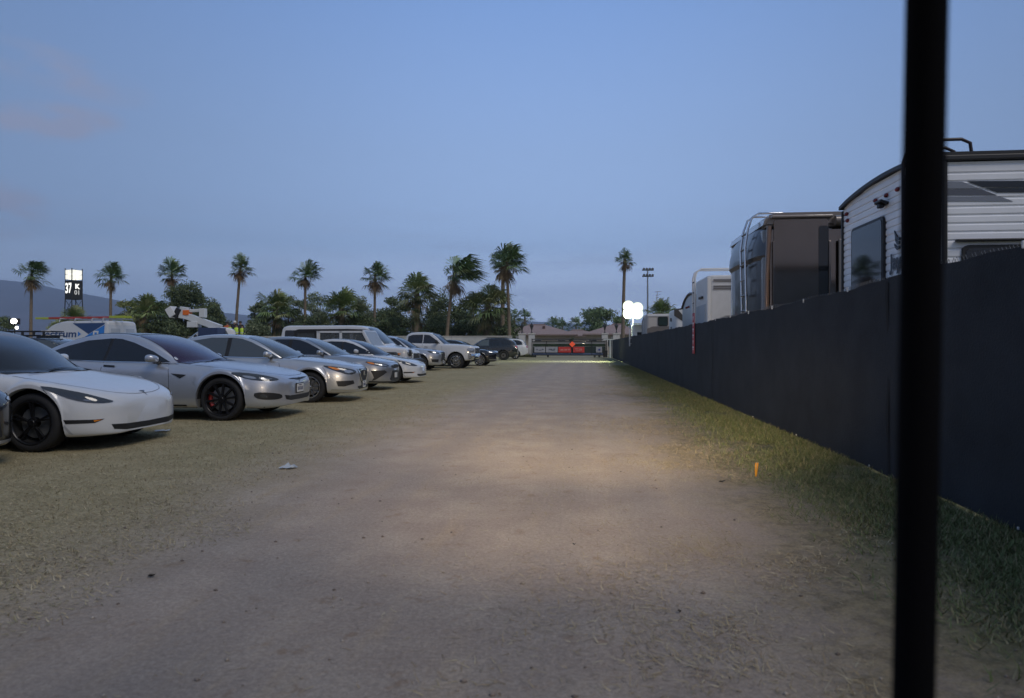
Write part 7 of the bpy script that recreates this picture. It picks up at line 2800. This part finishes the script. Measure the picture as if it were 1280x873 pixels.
for x in (-.34, .34):
    for z in (-.28, .28):
        zz2 = z * (1.0 if x < 0 else .8) + (.0 if x < 0 else -.08)
        bm = bmesh.new()
        lathe(bm, [(.12, .18), (.30, .10), (.41, -.06), (.42, -.07)], 22)
        h_ = obj('lamp_head', bm, M_BLACKM, lt, smooth=50)
        h_.location = (x, 0, q.z + zz2)
        bm = bmesh.new()
        lathe(bm, [(.41, -.075), (.35, -.12), (.2, -.15), (.001, -.16)], 22)
        obj('lamp_glass', bm, M_FLOOD, h_, smooth=60)
sp_ = bpy.data.objects.new('flood_beam', bpy.data.lights.new('flood_beam', 'SPOT'))
COL.objects.link(sp_)
sp_.parent = lt
sp_.data.energy = 5000
sp_.data.color = (.86, 1.0, .70)
sp_.data.spot_size = R(150)
sp_.data.spot_blend = .8
sp_.data.shadow_soft_size = .5
sp_.location = (0, -.30, q.z)
sp_.rotation_euler = (R(48), 0, R(38))

# ball-field light pole and thin antenna
q = at_y(809.5, 338, 92)
bp2 = empty('field_light_pole', (q.x, 92, 0), R(8), 'tall grey field light pole with two crossbars behind the trailers', 'light pole')
bm = bmesh.new()
tube(bm, [(0, 0, 0), (0, 0, q.z + .1)], [.17, .09], 8)
obj('pole', bm, M_STEEL, bp2)
for dz, w in ((0, 1.55), (-.82, 1.55)):
    bm = bmesh.new()
    box(bm, (0, -.12, q.z + dz), (w, .12, .16), bev=.02)
    cb = obj('crossbar', bm, mat('dull_dark_steel', (.10, .11, .12), .6, .4), bp2)
    for k in range(4):
        bm = bmesh.new()
        lathe(bm, [(.02, 0), (.12, -.02), (.17, -.22), (.16, -.23), (.001, -.2)], 10)
        f_ = obj('lamp_shade', bm, MATS['dull_dark_steel'], cb)
        f_.location = (-w / 2 + .2 + k * (w - .4) / 3, -.16, q.z + dz + .12)
z_ = at_y(809, 389, 92).z
bm = bmesh.new()
box(bm, (-.1, 0, z_), (1.1, .1, .06))
obj('low_arm', bm, MATS['dull_dark_steel'], bp2)
q = at_y(821, 365, 70)
an = empty('antenna_mast', (q.x, 70, 0), 0, 'thin antenna mast right of the field light pole', 'antenna')
bm = bmesh.new()
tube(bm, [(0, 0, 0), (-.08, 0, q.z * .75), (.05, 0, q.z)], .03, 6)
obj('mast', bm, M_STEEL, an)
for dz, w in ((0, .7), (-.35, .5), (-.6, .35)):
    bm = bmesh.new()
    tube(bm, [(-w * .3, 0, q.z + dz - .02), (w * .7, 0, q.z + dz + .06)], .025, 5)
    obj('element', bm, M_STEEL, an)

# ------------------------------------------------------------------ the cart the picture is taken from: canopy post, headlamps, added roof lamps
top_ = Vector((0, 0, EYE)) + ray(1159.5, -60) * (.70 / FPX)
bot_ = Vector((0, 0, EYE)) + ray(1141, 905) * (.70 / FPX)
cart = empty('golf_cart', (0, .2, 0), 0, 'black canopy post of the golf cart close in front at the right', 'golf cart')
M_POST = mat('matt_black_post', (.004, .004, .005), .9, spec=.08)
bm = bmesh.new()
d_ = (top_ - bot_)
tube(bm, [bot_ - d_ * .05 - Vector((0, .2, 0)), top_ + d_ * .35 - Vector((0, .2, 0))], .0195, 16)
obj('canopy_post', bm, M_POST, cart, smooth=60)
bm = bmesh.new()
box(bm, (0, .62, .52), (1.15, .28, .22), bev=.06)
obj('front_cowl', bm, M_POST, cart)
bm = bmesh.new()
tube(bm, [bot_ - d_ * .05 - Vector((0, .2, 0)), Vector((.45, .55, .55))], .0195, 12)
obj('post_foot', bm, M_POST, cart)
for x in (-.45, .45):
    bm = bmesh.new()
    lathe(bm, [(.24, -.09), (.27, -.05), (.27, .05), (.24, .09), (.001, .05)], 20)
    w_ = obj('wheel', bm, M_RUBBER, cart, smooth=50)
    w_.rotation_euler = (0, 0, R(90))
    w_.location = (x, .45, .27)
    bm = bmesh.new()
    box(bm, (x, .775, .56), (.18, .04, .09), bev=.015)
    h_ = obj('headlight', bm, mat('cart_headlamp', (.9, .85, .7), .2, emit=(1, .8, .5), es=6), cart)
bm = bmesh.new()
prism(bm, rrect(-.62, -1.5, .62, .62, .12), 'z', 2.02, 2.07)
obj('canopy', bm, M_POST, cart, smooth=40)
for x in (-.3, .3):  # unseen roof lamps, added to throw a warm pool on the track
    bm = bmesh.new()
    box(bm, (x, .60, 1.975), (.16, .06, .08), bev=.015)
    rl = obj('added_roof_lamp', bm, MATS['cart_headlamp'], cart)
    s_ = bpy.data.objects.new('roof_lamp_beam', bpy.data.lights.new('roof_lamp_beam', 'SPOT'))
    COL.objects.link(s_)
    s_.parent = cart
    s_.data.energy = 2100
    s_.data.color = (1.0, .78, .48)
    s_.data.spot_size = R(24)
    s_.scale = (2.0, 1, 1)
    s_.data.spot_blend = 1.0
    s_.data.shadow_soft_size = .05
    s_.location = (x, .68, 1.96)
    s_.rotation_euler = (R(90 - 10.8), 0, R(1.2 if x < 0 else -1.2))
    s_ = bpy.data.objects.new('roof_lamp_spill', bpy.data.lights.new('roof_lamp_spill', 'SPOT'))  # second, wider beam added to brighten the ground around the pool
    COL.objects.link(s_)
    s_.parent = cart
    s_.data.energy = 430
    s_.data.color = (1.0, .80, .58)
    s_.data.spot_size = R(62)
    s_.scale = (1.0, 1, 1)
    s_.data.spot_blend = 1.0
    s_.data.shadow_soft_size = .08
    s_.location = (x, .68, 1.96)
    s_.rotation_euler = (R(90 - 11), 0, R(4 if x < 0 else 2))

# ------------------------------------------------------------------ the air of the valley: far mountains fade to blue
bm = bmesh.new()
box(bm, (0, 0, 349), (18600, 18600, 700))
hz = bpy.data.objects.new('haze', bpy.data.meshes.new('haze'))
bm.to_mesh(hz.data)
bm.free()
hm = bpy.data.materials.new('thin_dusk_air')
hm.use_nodes = True
hn = hm.node_tree
hn.nodes.remove(hn.nodes['Principled BSDF'])
pv = hn.nodes.new('ShaderNodeVolumePrincipled')
pv.inputs['Color'].default_value = (.55, .74, 1.0, 1)
pv.inputs['Density'].default_value = .00017
pv.inputs['Anisotropy'].default_value = 0.0
hn.links.new(pv.outputs[0], hn.nodes['Material Output'].inputs['Volume'])
hz.data.materials.append(hm)
link(hz, kind='stuff', label='thin blue dusk air over the valley')
